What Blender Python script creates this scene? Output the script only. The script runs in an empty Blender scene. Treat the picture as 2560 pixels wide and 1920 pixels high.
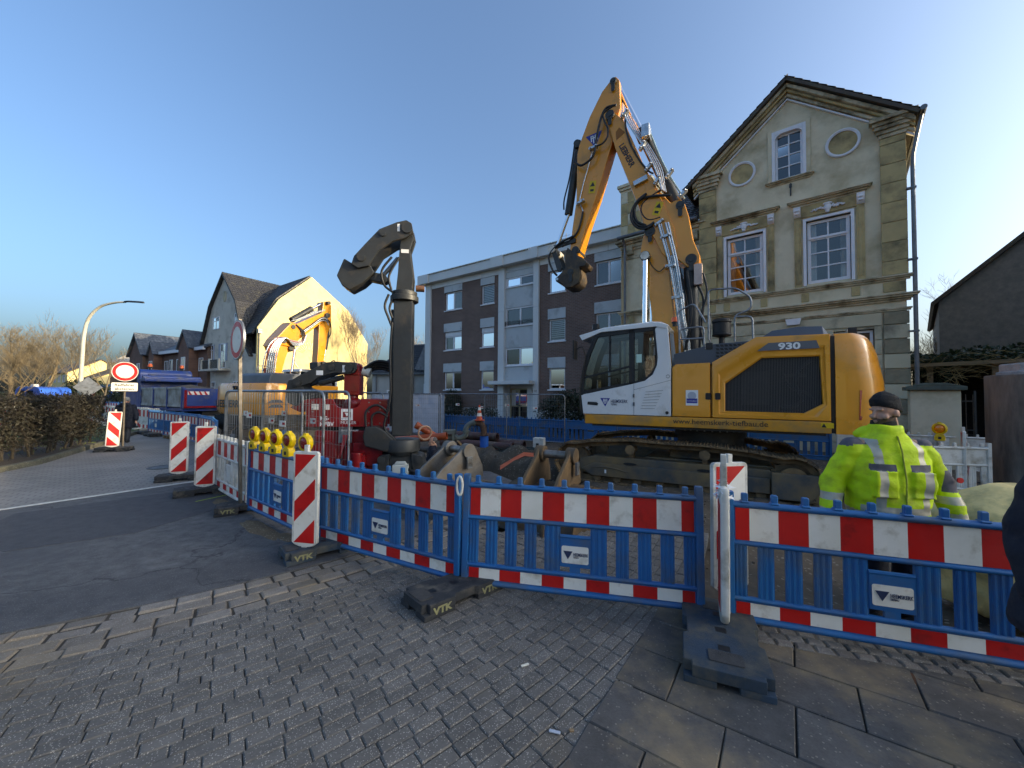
import bpy, bmesh, math, random
from mathutils import Matrix, Vector, noise as mnoise
R = math.radians
random.seed(7)
sc = bpy.context.scene
COL = sc.collection
# ---------------------------------------------------------------- camera
cam_d = bpy.data.cameras.new('camera'); cam = bpy.data.objects.new('camera', cam_d); COL.objects.link(cam)
cam_d.sensor_width = 36.0; cam_d.lens = 980.0 / 2560.0 * 36.0
cam_d.clip_start = 0.05; cam_d.clip_end = 3000
cam.matrix_world = Matrix.Translation((0, 0, 1.78)) @ Matrix.Rotation(R(90) + math.atan(28 / 980.0), 4, 'X') @ Matrix.Rotation(R(0.45), 4, 'Z')
sc.camera = cam
# ---------------------------------------------------------------- sky and sun
SUN_AZ, SUN_EL = -12.0, 16.0          # azimuth counted from +X towards +Y
w = bpy.data.worlds.new('World'); sc.world = w; w.use_nodes = True
wn = w.node_tree.nodes; wl = w.node_tree.links
sky = wn.new('ShaderNodeTexSky'); sky.sky_type = 'NISHITA'; sky.sun_disc = False
sky.sun_elevation = R(SUN_EL); sky.sun_rotation = R(90 - SUN_AZ)
sky.altitude = 300; sky.air_density = 1.0; sky.dust_density = 8.0; sky.ozone_density = 6.0
bgn = wn['Background']; bgn.inputs['Strength'].default_value = 0.15
wl.new(sky.outputs['Color'], bgn.inputs['Color'])
sd = bpy.data.lights.new('sun', 'SUN'); sd.energy = 2.0; sd.angle = R(0.53); sd.color = (1.0, 0.87, 0.68)
so = bpy.data.objects.new('sun', sd); COL.objects.link(so)
sdir = Vector((math.cos(R(SUN_AZ)) * math.cos(R(SUN_EL)), math.sin(R(SUN_AZ)) * math.cos(R(SUN_EL)), math.sin(R(SUN_EL))))
so.rotation_euler = sdir.to_track_quat('Z', 'Y').to_euler(); so.location = (30, 10, 40)
vs = sc.view_settings; vs.view_transform = 'Standard'; vs.look = 'None'; vs.gamma = 1.0; vs.exposure = 1.58
vs.use_white_balance = True; vs.white_balance_temperature = 8100; vs.white_balance_tint = 8
cy = sc.cycles; cy.max_bounces = 7; cy.diffuse_bounces = 4; cy.glossy_bounces = 4; cy.transmission_bounces = 4
cy.transparent_max_bounces = 16; cy.caustics_reflective = False; cy.caustics_refractive = False
cy.use_denoising = True; cy.use_adaptive_sampling = True; cy.adaptive_threshold = 0.015; cy.sample_clamp_indirect = 6.0
# ---------------------------------------------------------------- helpers
def lin(r, g, b):
    def f(c):
        c /= 255.0
        return c / 12.92 if c <= 0.04045 else ((c + 0.055) / 1.055) ** 2.4
    return (f(r), f(g), f(b), 1.0)
MATS = {}
def mat(name, c, c2=None, s=4.0, rough=0.6, metal=0.0, bump=0.0, bs=60.0, spec=0.5, coat=0.0, dirt=None, dirt_amt=0.0, ds=2.0, rvar=0.12, stretch=None, emit=0.0, ior=None):
    if name in MATS: return MATS[name]
    m = bpy.data.materials.new(name); m.use_nodes = True; MATS[name] = m
    nt = m.node_tree; N = nt.nodes; L = nt.links; b = N['Principled BSDF']
    if len(c) == 3: c = lin(*c)
    b.inputs['Roughness'].default_value = rough; b.inputs['Metallic'].default_value = metal
    b.inputs['Specular IOR Level'].default_value = spec; b.inputs['Coat Weight'].default_value = coat
    if coat: b.inputs['Coat Roughness'].default_value = 0.06
    if ior: b.inputs['IOR'].default_value = ior
    tc = N.new('ShaderNodeTexCoord'); oi = N.new('ShaderNodeObjectInfo'); va = N.new('ShaderNodeVectorMath'); va.operation = 'MULTIPLY_ADD'; va.inputs[1].default_value = (1, 1, 1); vm = N.new('ShaderNodeVectorMath'); vm.operation = 'SCALE'; vm.inputs[0].default_value = (31, 17, 23); L.new(oi.outputs['Random'], vm.inputs['Scale']); L.new(tc.outputs['Object'], va.inputs[0]); L.new(vm.outputs[0], va.inputs[2]); src = va.outputs[0]
    if stretch:
        mp = N.new('ShaderNodeMapping'); mp.inputs['Scale'].default_value = stretch; L.new(src, mp.inputs['Vector']); vec = mp.outputs['Vector']
    else: vec = src
    def noise(scale, detail=5, v=None):
        n = N.new('ShaderNodeTexNoise'); n.inputs['Scale'].default_value = scale; n.inputs['Detail'].default_value = detail; n.inputs['Roughness'].default_value = 0.62
        L.new(v or vec, n.inputs['Vector']); return n
    def ramp(f, a, z):
        r = N.new('ShaderNodeMapRange'); r.inputs['From Min'].default_value = a; r.inputs['From Max'].default_value = z; L.new(f, r.inputs['Value']); return r.outputs['Result']
    def mix(f, A, B):
        x = N.new('ShaderNodeMix'); x.data_type = 'RGBA'
        if f is not None: L.new(f, x.inputs[0])
        for i, q in ((6, A), (7, B)):
            if isinstance(q, tuple): x.inputs[i].default_value = q
            else: L.new(q, x.inputs[i])
        return x.outputs[2]
    colr = c
    if c2 is not None:
        if len(c2) == 3: c2 = lin(*c2)
        colr = mix(ramp(noise(s).outputs['Fac'], 0.33, 0.67), c, c2)
    if dirt is not None:
        if len(dirt) == 3: dirt = lin(*dirt)
        colr = mix(ramp(noise(ds, 8).outputs['Fac'], 0.62 - 0.4 * dirt_amt, 0.80 - 0.25 * dirt_amt), colr, dirt)
    if isinstance(colr, tuple): b.inputs['Base Color'].default_value = colr
    else: L.new(colr, b.inputs['Base Color'])
    if rvar:
        rr = N.new('ShaderNodeMapRange'); rr.inputs['To Min'].default_value = max(0.02, rough - rvar); rr.inputs['To Max'].default_value = min(1, rough + rvar)
        rr.inputs['From Min'].default_value = 0.3; rr.inputs['From Max'].default_value = 0.7
        L.new(noise(s * 2.3).outputs['Fac'], rr.inputs['Value']); L.new(rr.outputs['Result'], b.inputs['Roughness'])
    if bump:
        bp = N.new('ShaderNodeBump'); bp.inputs['Strength'].default_value = min(1.0, bump); bp.inputs['Distance'].default_value = 0.01 * max(1.0, bump)
        L.new(noise(bs, 4, src).outputs['Fac'], bp.inputs['Height']); L.new(bp.outputs['Normal'], b.inputs['Normal'])
    if emit:
        b.inputs['Emission Strength'].default_value = emit; b.inputs['Emission Color'].default_value = c
    return m
def glassmat(name, tint=(0.7, 0.75, 0.75), ior=2.1, rough=0.015):
    m = bpy.data.materials.new(name); m.use_nodes = True; MATS[name] = m
    N = m.node_tree.nodes; L = m.node_tree.links
    for n in list(N):
        if n.type != 'OUTPUT_MATERIAL': N.remove(n)
    out = [n for n in N if n.type == 'OUTPUT_MATERIAL'][0]
    t = N.new('ShaderNodeBsdfTransparent'); t.inputs[0].default_value = (*tint, 1)
    g = N.new('ShaderNodeBsdfGlossy'); g.inputs['Roughness'].default_value = rough
    f = N.new('ShaderNodeFresnel'); f.inputs['IOR'].default_value = ior
    x = N.new('ShaderNodeMixShader'); L.new(f.outputs[0], x.inputs[0]); L.new(t.outputs[0], x.inputs[1]); L.new(g.outputs[0], x.inputs[2]); L.new(x.outputs[0], out.inputs['Surface'])
    return m
class MB:
    def __init__(s): s.v = []; s.f = []; s.m = []; s.T = None
    def add(s, vs, fs, m=0):
        o = len(s.v)
        if s.T is not None: vs = [tuple(s.T @ Vector(p)) for p in vs]
        s.v.extend(vs)
        for f in fs: s.f.append([i + o for i in f]); s.m.append(m)
        return s
    def box(s, x0, x1, y0, y1, z0, z1, m=0):
        return s.add([(x0,y0,z0),(x1,y0,z0),(x1,y1,z0),(x0,y1,z0),(x0,y0,z1),(x1,y0,z1),(x1,y1,z1),(x0,y1,z1)],
                     [(0,3,2,1),(4,5,6,7),(0,1,5,4),(1,2,6,5),(2,3,7,6),(3,0,4,7)], m)
    def prism(s, poly, a, b, plane='xz', m=0, inset=0.0, idep=0.0):
        # polygon extruded along the third axis from a to b
        def P(p, t):
            return (p[0], t, p[1]) if plane == 'xz' else ((p[0], p[1], t) if plane == 'xy' else (t, p[0], p[1]))
        n = len(poly); vs = [P(p, a) for p in poly] + [P(p, b) for p in poly]
        fs = [list(range(n)), list(range(2 * n - 1, n - 1, -1))] + [(i, i + n, (i + 1) % n + n, (i + 1) % n) for i in range(n)]
        return s.add(vs, fs, m)
    def loft(s, rings, m=0, caps=True, closed=True):
        n = len(rings[0]); vs = [p for r in rings for p in r]; fs = []
        for k in range(len(rings) - 1):
            for i in range(n if closed else n - 1):
                j = (i + 1) % n
                fs.append((k * n + i, k * n + j, (k + 1) * n + j, (k + 1) * n + i))
        if caps and closed: fs += [list(range(n - 1, -1, -1)), list(range((len(rings) - 1) * n, len(rings) * n))]
        return s.add(vs, fs, m)
    def tube(s, path, r, n=8, m=0, caps=True):
        P = [Vector(p) for p in path]; rs = r if isinstance(r, (list, tuple)) else [r] * len(P); rings = []; prev = None
        for i, p in enumerate(P):
            d = (P[min(i + 1, len(P) - 1)] - P[max(i - 1, 0)]).normalized()
            if prev is None:
                a = Vector((0, 0, 1)) if abs(d.z) < 0.9 else Vector((1, 0, 0)); u = d.cross(a).normalized()
            else: u = (prev - d * prev.dot(d)); u = u.normalized() if u.length > 1e-6 else d.orthogonal().normalized()
            prev = u; v = d.cross(u)
            rings.append([tuple(p + (u * math.cos(2 * math.pi * k / n) + v * math.sin(2 * math.pi * k / n)) * rs[i]) for k in range(n)])
        return s.loft(rings, m, caps)
    def cyl(s, p0, p1, r0, r1=None, n=16, m=0): return s.tube([p0, p1], [r0, r0 if r1 is None else r1], n, m)
    def bend(s, path, r, n=8, m=0, rad=0.1, k=4):
        return s.tube(fillet(path, rad, k), r, n, m)
    def lathe(s, prof, c=(0, 0, 0), n=20, m=0):
        rings = [[(c[0] + r * math.cos(2 * math.pi * k / n), c[1] + r * math.sin(2 * math.pi * k / n), c[2] + z) for k in range(n)] for r, z in prof]
        return s.loft(rings, m)
    def ell(s, c, r, nu=14, nv=9, m=0):
        rings = []
        for j in range(1, nv):
            t = math.pi * j / nv
            rings.append([(c[0] + r[0] * math.sin(t) * math.cos(2 * math.pi * k / nu), c[1] + r[1] * math.sin(t) * math.sin(2 * math.pi * k / nu), c[2] - r[2] * math.cos(t)) for k in range(nu)])
        return s.loft(rings, m)
    def build(s, name, mats, parent=None, bevel=0.0, smooth=35, seg=2, loc=None, rot=None):
        me = bpy.data.meshes.new(name)
        me.from_pydata(s.v, [], s.f)
        if not isinstance(mats, (list, tuple)): mats = [mats]
        for q in mats: me.materials.append(q)
        if len(mats) > 1: me.polygons.foreach_set('material_index', s.m)
        bm = bmesh.new(); bm.from_mesh(me)
        bmesh.ops.recalc_face_normals(bm, faces=bm.faces[:])
        if bevel:
            es = [e for e in bm.edges if len(e.link_faces) == 2 and e.calc_face_angle(0) > R(30)]
            bmesh.ops.bevel(bm, geom=es, offset=bevel, offset_type='OFFSET', segments=seg, profile=0.5, affect='EDGES', clamp_overlap=True)
        bm.to_mesh(me); bm.free()
        if smooth:
            me.polygons.foreach_set('use_smooth', [True] * len(me.polygons)); me.set_sharp_from_angle(angle=R(smooth))
        o = bpy.data.objects.new(name, me); COL.objects.link(o)
        if bevel: wn_ = o.modifiers.new('weighted_normal', 'WEIGHTED_NORMAL'); wn_.keep_sharp = True
        if parent is not None: o.parent = parent
        if loc: o.location = loc
        if rot: o.rotation_euler = rot
        return o
def fillet(path, rad, k=4):
    P = [Vector(p) for p in path]; out = [P[0]]
    for i in range(1, len(P) - 1):
        a, b, c = P[i - 1], P[i], P[i + 1]; d1 = (a - b); d2 = (c - b); r = min(rad, d1.length * .49, d2.length * .49)
        p1 = b + d1.normalized() * r; p2 = b + d2.normalized() * r
        for j in range(k + 1):
            t = j / k; out.append(p1 * (1 - t) ** 2 + b * 2 * t * (1 - t) + p2 * t * t)
    out.append(P[-1]); return out
def spline(path, k=6):
    P = [Vector(p) for p in path]; Q = [P[0]] + P + [P[-1]]; out = []
    for i in range(1, len(Q) - 2):
        p0, p1, p2, p3 = Q[i - 1], Q[i], Q[i + 1], Q[i + 2]
        for j in range(k):
            t = j / k
            out.append(0.5 * ((2 * p1) + (p2 - p0) * t + (2 * p0 - 5 * p1 + 4 * p2 - p3) * t * t + (3 * p1 - p0 - 3 * p2 + p3) * t ** 3))
    out.append(P[-1]); return out
def circ(cx, cz, r, n=16, a0=0, a1=360):
    return [(cx + r * math.cos(R(a0 + (a1 - a0) * i / n)), cz + r * math.sin(R(a0 + (a1 - a0) * i / n))) for i in range(n if a1 - a0 == 360 else n + 1)]
def rrect(x0, x1, z0, z1, r, k=4):
    out = []
    for cx, cz, a in ((x1 - r, z1 - r, 0), (x0 + r, z1 - r, 90), (x0 + r, z0 + r, 180), (x1 - r, z0 + r, 270)):
        out += [(cx + r * math.cos(R(a + 90 * i / k)), cz + r * math.sin(R(a + 90 * i / k))) for i in range(k + 1)]
    return out
def tag(o, label=None, cat=None, group=None, kind=None):
    if label: o['label'] = label
    if cat: o['category'] = cat
    if group: o['group'] = group
    if kind: o['kind'] = kind
    return o
def empty(name, loc=(0, 0, 0), rz=0.0, label=None, cat=None, group=None, rot=None):
    o = bpy.data.objects.new(name, None); COL.objects.link(o); o.location = loc; o.rotation_euler = rot or (0, 0, rz); o.empty_display_size = 0.2
    return tag(o, label, cat, group)
def copy_tree(o, parent=None, loc=None, rot=None, label=None, group=None):
    c = o.copy(); COL.objects.link(c); c.parent = parent
    if loc is not None: c.location = loc
    if rot is not None: c.rotation_euler = rot
    if label: c['label'] = label
    if group: c['group'] = group
    for ch in [q for q in bpy.data.objects if q.parent == o]: copy_tree(ch, c)
    return c
def share(o, loc, parent=None, rot=None, scale=None):
    c = o.copy(); COL.objects.link(c)
    if parent is not None: c.parent = parent
    c.location = loc
    if rot: c.rotation_euler = rot
    if scale: c.scale = scale
    return c
TXT = {}
def text(name, body, size, M, m, parent, depth=0.002, align='LEFT', sx=1.0, bold=0.0):
    # lettering: curve text turned into a thin mesh; M places it (text lies in its local XY plane, reads along +X)
    cu = bpy.data.curves.new('lettering', 'FONT'); cu.body = body; cu.size = size; cu.extrude = depth / 2; cu.align_x = align; cu.offset = bold; cu.resolution_u = 3
    t = bpy.data.objects.new('lettering_tmp', cu); COL.objects.link(t)
    dg = bpy.context.evaluated_depsgraph_get(); me = bpy.data.meshes.new_from_object(t.evaluated_get(dg))
    bpy.data.objects.remove(t); bpy.data.curves.remove(cu)
    me.transform(M @ Matrix.Diagonal((sx, 1, 1, 1))); me.materials.clear(); me.materials.append(m)
    o = bpy.data.objects.new(name, me); COL.objects.link(o); o.parent = parent
    return o
def Mxz(x, y, z, flip=False, roll=0.0):
    # text standing upright in the local XZ plane; seen from +Y it reads towards -X when flip is set
    M = Matrix.Translation((x, y, z))
    if flip: M = M @ Matrix.Rotation(R(180), 4, 'Z')
    return M @ Matrix.Rotation(R(90), 4, 'X') @ Matrix.Rotation(R(roll), 4, 'Z')
# ---------------------------------------------------------------- shared materials
M_blue = mat('blue_plastic', (8, 104, 162), (6, 88, 146), s=1.2, rough=0.42, dirt=(74, 92, 108), dirt_amt=0.38, ds=2.5, bump=0.05, bs=30)
M_whitepl = mat('white_plastic', (222, 220, 212), (205, 202, 192), s=2, rough=0.5, dirt=(150, 142, 125), dirt_amt=0.35, ds=5)
M_redfilm = mat('red_film', (205, 22, 20), (186, 14, 18), s=3, rough=0.45, dirt=(120, 20, 20), dirt_amt=0.15, ds=6)
M_whitefilm = mat('white_film', (238, 234, 224), (224, 219, 205), s=3, rough=0.45, dirt=(186, 176, 156), dirt_amt=0.24, ds=7)
M_rubber = mat('recycled_rubber', (52, 54, 56), (40, 42, 45), s=4, rough=0.85, bump=0.5, bs=120, dirt=(98, 92, 82), dirt_amt=0.35, ds=6)
M_rubberblue = mat('recycled_rubber_blue', (44, 66, 84), (42, 50, 54), s=3, rough=0.8, bump=0.4, bs=120, dirt=(88, 86, 78), dirt_amt=0.4, ds=6)
M_galv = mat('galvanised_steel', (150, 154, 158), (118, 122, 126), s=8, rough=0.42, metal=0.75, dirt=(100, 92, 80), dirt_amt=0.2, ds=4)
M_dark = mat('dark_steel', (58, 60, 60), (46, 48, 48), s=4, rough=0.5, metal=0.2, dirt=(84, 76, 66), dirt_amt=0.2, ds=4)
M_black = mat('black_rubber', (22, 22, 23), (30, 30, 31), s=6, rough=0.55)
M_chrome = mat('chrome_rod', (225, 228, 232), None, rough=0.14, metal=1.0, rvar=0.04)
M_pipe = mat('zinc_pipe', (200, 204, 206), (170, 174, 176), s=10, rough=0.3, metal=0.85)
M_exy = mat('excavator_yellow', (232, 152, 40), (224, 145, 36), s=0.8, rough=0.3, coat=0.5, dirt=(176, 124, 50), dirt_amt=0.12, ds=1.5, rvar=0.06)
M_exskirt = mat('excavator_skirt', (216, 146, 36), (206, 138, 34), s=1, rough=0.4, coat=0.2, dirt=(150, 118, 74), dirt_amt=0.42, ds=2.2)
M_exw = mat('excavator_white', (226, 227, 226), (216, 218, 218), s=0.8, rough=0.3, coat=0.4, dirt=(180, 176, 165), dirt_amt=0.1, ds=2, rvar=0.06)
M_exgrey = mat('excavator_grey', (74, 82, 92), (66, 74, 84), s=1, rough=0.5)
M_red = mat('machine_red', (150, 16, 22), (132, 12, 18), s=1.2, rough=0.38, coat=0.2, dirt=(92, 24, 22), dirt_amt=0.2, ds=2)
M_bucket = mat('worn_steel', (126, 120, 112), (96, 92, 86), s=3, rough=0.5, metal=0.35, bump=0.35, bs=25, dirt=(124, 102, 76), dirt_amt=0.42, ds=3)
M_mud = mat('track_mud', (136, 108, 74), (104, 86, 62), s=3, rough=0.8, bump=0.5, bs=30, dirt=(58, 50, 42), dirt_amt=0.45, ds=2.5)
M_trackframe = mat('track_frame_paint', (80, 82, 80), (62, 66, 68), s=1.5, rough=0.6, metal=0.1, dirt=(134, 110, 74), dirt_amt=0.62, ds=1.3, bump=0.15, bs=20)
M_glass = glassmat('window_glass')
M_cabglass = glassmat('cab_glass', tint=(0.55, 0.6, 0.6), ior=1.9)
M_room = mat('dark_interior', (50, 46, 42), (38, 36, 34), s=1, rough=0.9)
M_curtain = mat('curtain_cloth', (212, 210, 205), (190, 188, 184), s=6, rough=0.9)
M_blacktxt = mat('black_print', (28, 28, 30), None, rough=0.5, rvar=0)
M_bluetxt = mat('blue_print', (24, 44, 140), None, rough=0.4, rvar=0)
M_navytxt = mat('navy_print', (30, 48, 84), None, rough=0.5, rvar=0)
M_whitetxt = mat('white_print', (232, 232, 230), None, rough=0.5, rvar=0)
M_amber = mat('amber_lens', (236, 130, 12), None, rough=0.2, coat=0.5, rvar=0)
M_redlens = mat('red_lens', (150, 14, 14), (110, 8, 10), s=30, rough=0.25, coat=0.5)
M_lampyellow = mat('lamp_yellow', (236, 196, 18), (222, 180, 14), s=4, rough=0.45, dirt=(150, 122, 40), dirt_amt=0.3, ds=8)
M_wood = mat('timber', (150, 124, 92), (118, 98, 74), s=3, rough=0.8, stretch=(1, 8, 8))
# ================================================================ GROUND
def surf_mat(name, c, c2, speck=None, speck_s=120, speck_amt=0.1, big=0.5, rough=0.85, bump=0.5, bs=90, stain=None, stain_amt=0.3, stain_s=0.7, isl=0.0, cracks=False, mid=0.55):
    m = bpy.data.materials.new(name); m.use_nodes = True; MATS[name] = m
    N = m.node_tree.nodes; L = m.node_tree.links; b = N['Principled BSDF']; b.inputs['Roughness'].default_value = rough; b.inputs['Specular IOR Level'].default_value = 0.35
    geo = N.new('ShaderNodeNewGeometry'); pos = geo.outputs['Position']
    def noise(s, d=6):
        n = N.new('ShaderNodeTexNoise'); n.inputs['Scale'].default_value = s; n.inputs['Detail'].default_value = d; n.inputs['Roughness'].default_value = 0.65; L.new(pos, n.inputs['Vector']); return n.outputs['Fac']
    def rng(f, a, z, o0=0.0, o1=1.0):
        r = N.new('ShaderNodeMapRange'); r.inputs[1].default_value = a; r.inputs[2].default_value = z; r.inputs[3].default_value = o0; r.inputs[4].default_value = o1; L.new(f, r.inputs[0]); return r.outputs[0]
    def mix(f, A, B, mode='MIX'):
        x = N.new('ShaderNodeMix'); x.data_type = 'RGBA'; x.blend_type = mode
        if isinstance(f, float): x.inputs[0].default_value = f
        else: L.new(f, x.inputs[0])
        for i, q in ((6, A), (7, B)):
            if isinstance(q, tuple): x.inputs[i].default_value = q
            else: L.new(q, x.inputs[i])
        return x.outputs[2]
    col = mix(rng(noise(big), 0.35, 0.65), lin(*c), lin(*c2))
    col = mix(rng(noise(bs * 0.6, 3), 0.3, 0.75), col, mix(0.5, col, lin(max(0, c[0] - 30), max(0, c[1] - 30), max(0, c[2] - 30))))
    mm = mix(rng(noise(7.0, 9), 0.32, 0.68), lin(150, 150, 150), lin(236, 236, 236)); col = mix(mid, col, mm, 'MULTIPLY')
    if cracks:
        vv = N.new('ShaderNodeTexVoronoi'); vv.feature = 'DISTANCE_TO_EDGE'; vv.inputs['Scale'].default_value = 0.42
        nz = N.new('ShaderNodeTexNoise'); nz.inputs['Scale'].default_value = 2.2; nz.inputs['Detail'].default_value = 6; L.new(pos, nz.inputs['Vector']); ad = N.new('ShaderNodeVectorMath'); ad.operation = 'MULTIPLY_ADD'; ad.inputs[1].default_value = (.9, .9, .9); L.new(nz.outputs['Color'], ad.inputs[0]); L.new(pos, ad.inputs[2]); L.new(ad.outputs[0], vv.inputs['Vector'])
        col = mix(rng(vv.outputs['Distance'], 0.0, 0.012, 0.75, 0.0), col, lin(44, 42, 42))
        w2 = N.new('ShaderNodeTexWave'); w2.wave_type = 'RINGS'; w2.rings_direction = 'Z'; w2.inputs['Scale'].default_value = 0.11; w2.inputs['Distortion'].default_value = 2.5; w2.inputs['Detail'].default_value = 3; mp = N.new('ShaderNodeMapping'); mp.inputs['Location'].default_value = (11, -14, 0); L.new(pos, mp.inputs['Vector']); L.new(mp.outputs[0], w2.inputs['Vector'])
        col = mix(rng(w2.outputs['Fac'], 0.75, 1.0, 0.0, 0.45), col, lin(60, 60, 63))
    if speck:
        v = N.new('ShaderNodeTexVoronoi'); v.inputs['Scale'].default_value = speck_s; L.new(pos, v.inputs['Vector'])
        wn_ = N.new('ShaderNodeTexWhiteNoise'); L.new(v.outputs['Color'], wn_.inputs['Vector'])
        g = N.new('ShaderNodeMath'); g.operation = 'GREATER_THAN'; g.inputs[1].default_value = 1 - speck_amt; L.new(wn_.outputs['Value'], g.inputs[0])
        d_ = N.new('ShaderNodeMath'); d_.operation = 'LESS_THAN'; d_.inputs[1].default_value = 0.42; L.new(v.outputs['Distance'], d_.inputs[0])
        k = N.new('ShaderNodeMath'); k.operation = 'MULTIPLY'; L.new(g.outputs[0], k.inputs[0]); L.new(d_.outputs[0], k.inputs[1])
        k2 = N.new('ShaderNodeMath'); k2.operation = 'MULTIPLY'; k2.inputs[1].default_value = 0.75; L.new(k.outputs[0], k2.inputs[0])
        col = mix(k2.outputs[0], col, lin(*speck))
    if stain: col = mix(rng(noise(stain_s, 8), 0.66 - 0.3 * stain_amt, 0.8 - 0.15 * stain_amt), col, lin(*stain))
    if isl:
        oi = N.new('ShaderNodeObjectInfo'); a = N.new('ShaderNodeMath'); a.operation = 'ADD'; L.new(oi.outputs['Random'], a.inputs[0]); L.new(geo.outputs['Random Per Island'], a.inputs[1])
        fr = N.new('ShaderNodeMath'); fr.operation = 'FRACT'; L.new(a.outputs[0], fr.inputs[0])
        v_ = rng(fr.outputs[0], 0, 1, 1 - isl, 1 + isl)
        hsv = N.new('ShaderNodeHueSaturation'); L.new(col, hsv.inputs['Color']); L.new(v_, hsv.inputs['Value']); col = hsv.outputs[0]
    L.new(col, b.inputs['Base Color'])
    bp = N.new('ShaderNodeBump'); bp.inputs['Strength'].default_value = bump; bp.inputs['Distance'].default_value = 0.006; L.new(noise(bs, 4), bp.inputs['Height']); L.new(bp.outputs[0], b.inputs['Normal'])
    return m
G_paver = surf_mat('concrete_paver', (126, 121, 115), (108, 104, 99), speck=(186, 178, 166), speck_s=150, speck_amt=0.2, big=0.8, stain=(116, 104, 88), stain_amt=0.35, isl=0.13, bump=0.6, bs=140)
G_sett = surf_mat('sett_stone', (150, 141, 131), (126, 118, 110), speck=(170, 162, 150), speck_s=150, speck_amt=0.16, big=1.2, stain=(128, 112, 88), stain_amt=0.5, isl=0.2, bump=0.8, bs=60)
G_slab = surf_mat('pavement_slab', (108, 104, 100), (90, 87, 84), speck=(132, 124, 114), speck_s=75, speck_amt=0.08, big=0.7, stain=(136, 118, 92), stain_amt=0.62, stain_s=1.6, isl=0.12, bump=0.5, bs=110)
G_joint = surf_mat('joint_sand', (76, 69, 61), (60, 55, 50), big=2.0, bump=0.8, bs=80, stain=(92, 78, 58), stain_amt=0.6, stain_s=1.5)
G_asph = surf_mat('asphalt', (122, 120, 119), (106, 105, 105), speck=(122, 122, 120), speck_s=130, speck_amt=0.14, big=0.5, stain=(76, 76, 78), stain_amt=0.55, stain_s=0.8, bump=0.9, bs=90, cracks=True, mid=0.8)
G_asph2 = surf_mat('asphalt_patch', (92, 92, 94), (84, 84, 87), speck=(96, 96, 96), speck_s=130, speck_amt=0.1, big=0.4, bump=0.7, bs=160)
G_dirt = surf_mat('site_soil', (116, 102, 86), (92, 82, 70), speck=(140, 130, 116), speck_s=26, speck_amt=0.12, big=0.5, stain=(70, 63, 56), stain_amt=0.5, stain_s=0.6, bump=1.0, bs=24, rough=0.95)
G_earth = surf_mat('earth', (92, 88, 80), (80, 78, 72), big=0.2, bump=0.4, bs=8)
G_sand = surf_mat('spilled_sand', (134, 114, 88), (112, 98, 78), speck=(170, 156, 132), speck_s=60, speck_amt=0.15, big=2, bump=0.8, bs=60)
G_path = surf_mat('block_paving', (120, 116, 110), (106, 103, 99), speck=(140, 136, 130), speck_s=60, speck_amt=0.1, big=0.4, bump=0.4, bs=60)
G_kerb = surf_mat('kerb_stone', (112, 110, 98), (90, 92, 78), speck=(140, 136, 126), speck_s=60, speck_amt=0.1, big=1.5, isl=0.12, bump=0.6, bs=60)
G_grass = surf_mat('grass_ground', (72, 84, 40), (92, 98, 52), big=1.5, bump=1.0, bs=50)
M_whiteline = mat('road_marking', (206, 204, 196), (170, 168, 160), s=14, rough=0.8)
M_limeline = mat('spray_paint', (168, 190, 40), (120, 140, 50), s=30, rough=0.8)
def brick_nodes(m, bw, bh, mortar, coords='xy', c1=None, c2=None, cm=None, rot=0.0, offset=0.5):
    N = m.node_tree.nodes; L = m.node_tree.links; b = N['Principled BSDF']
    tc = N.new('ShaderNodeTexCoord'); sp = N.new('ShaderNodeSeparateXYZ'); L.new(tc.outputs['Object'], sp.inputs[0])
    cb = N.new('ShaderNodeCombineXYZ'); L.new(sp.outputs[0], cb.inputs[0]); L.new(sp.outputs[2 if coords == 'xz' else 1], cb.inputs[1])
    src = cb.outputs[0]
    if rot: mp_ = N.new('ShaderNodeMapping'); mp_.inputs['Rotation'].default_value = (0, 0, R(rot)); L.new(src, mp_.inputs['Vector']); src = mp_.outputs[0]
    if coords == 'yz': L.new(sp.outputs[1], cb.inputs[0]); L.new(sp.outputs[2], cb.inputs[1])
    br = N.new('ShaderNodeTexBrick'); br.inputs['Scale'].default_value = 1.0; br.inputs['Brick Width'].default_value = bw; br.inputs['Row Height'].default_value = bh
    br.inputs['Mortar Size'].default_value = mortar; br.inputs['Mortar Smooth'].default_value = 0.3; br.offset = offset
    br.inputs['Color1'].default_value = lin(*c1); br.inputs['Color2'].default_value = lin(*c2); br.inputs['Mortar'].default_value = lin(*cm)
    L.new(src, br.inputs['Vector'])
    n = N.new('ShaderNodeTexNoise'); n.inputs['Scale'].default_value = 0.7; n.inputs['Detail'].default_value = 6; L.new(tc.outputs['Object'], n.inputs['Vector'])
    x = N.new('ShaderNodeMix'); x.data_type = 'RGBA'; x.blend_type = 'MULTIPLY'; x.inputs[0].default_value = 0.5; L.new(br.outputs['Color'], x.inputs[6])
    cr = N.new('ShaderNodeMapRange'); cr.inputs[1].default_value = 0.3; cr.inputs[2].default_value = 0.7; cr.inputs[3].default_value = 0.6; cr.inputs[4].default_value = 1.25; L.new(n.outputs['Fac'], cr.inputs[0])
    L.new(cr.outputs[0], x.inputs[7]); L.new(x.outputs[2], b.inputs['Base Color'])
    bp = N.new('ShaderNodeBump'); bp.invert = True; bp.inputs['Strength'].default_value = 0.6; bp.inputs['Distance'].default_value = 0.008; L.new(br.outputs['Fac'], bp.inputs['Height']); L.new(bp.outputs[0], b.inputs['Normal'])
    b.inputs['Roughness'].default_value = 0.85
    return m
def brickmat(name, *a, **k):
    m = bpy.data.materials.new(name); m.use_nodes = True; MATS[name] = m; return brick_nodes(m, *a, **k)
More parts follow.
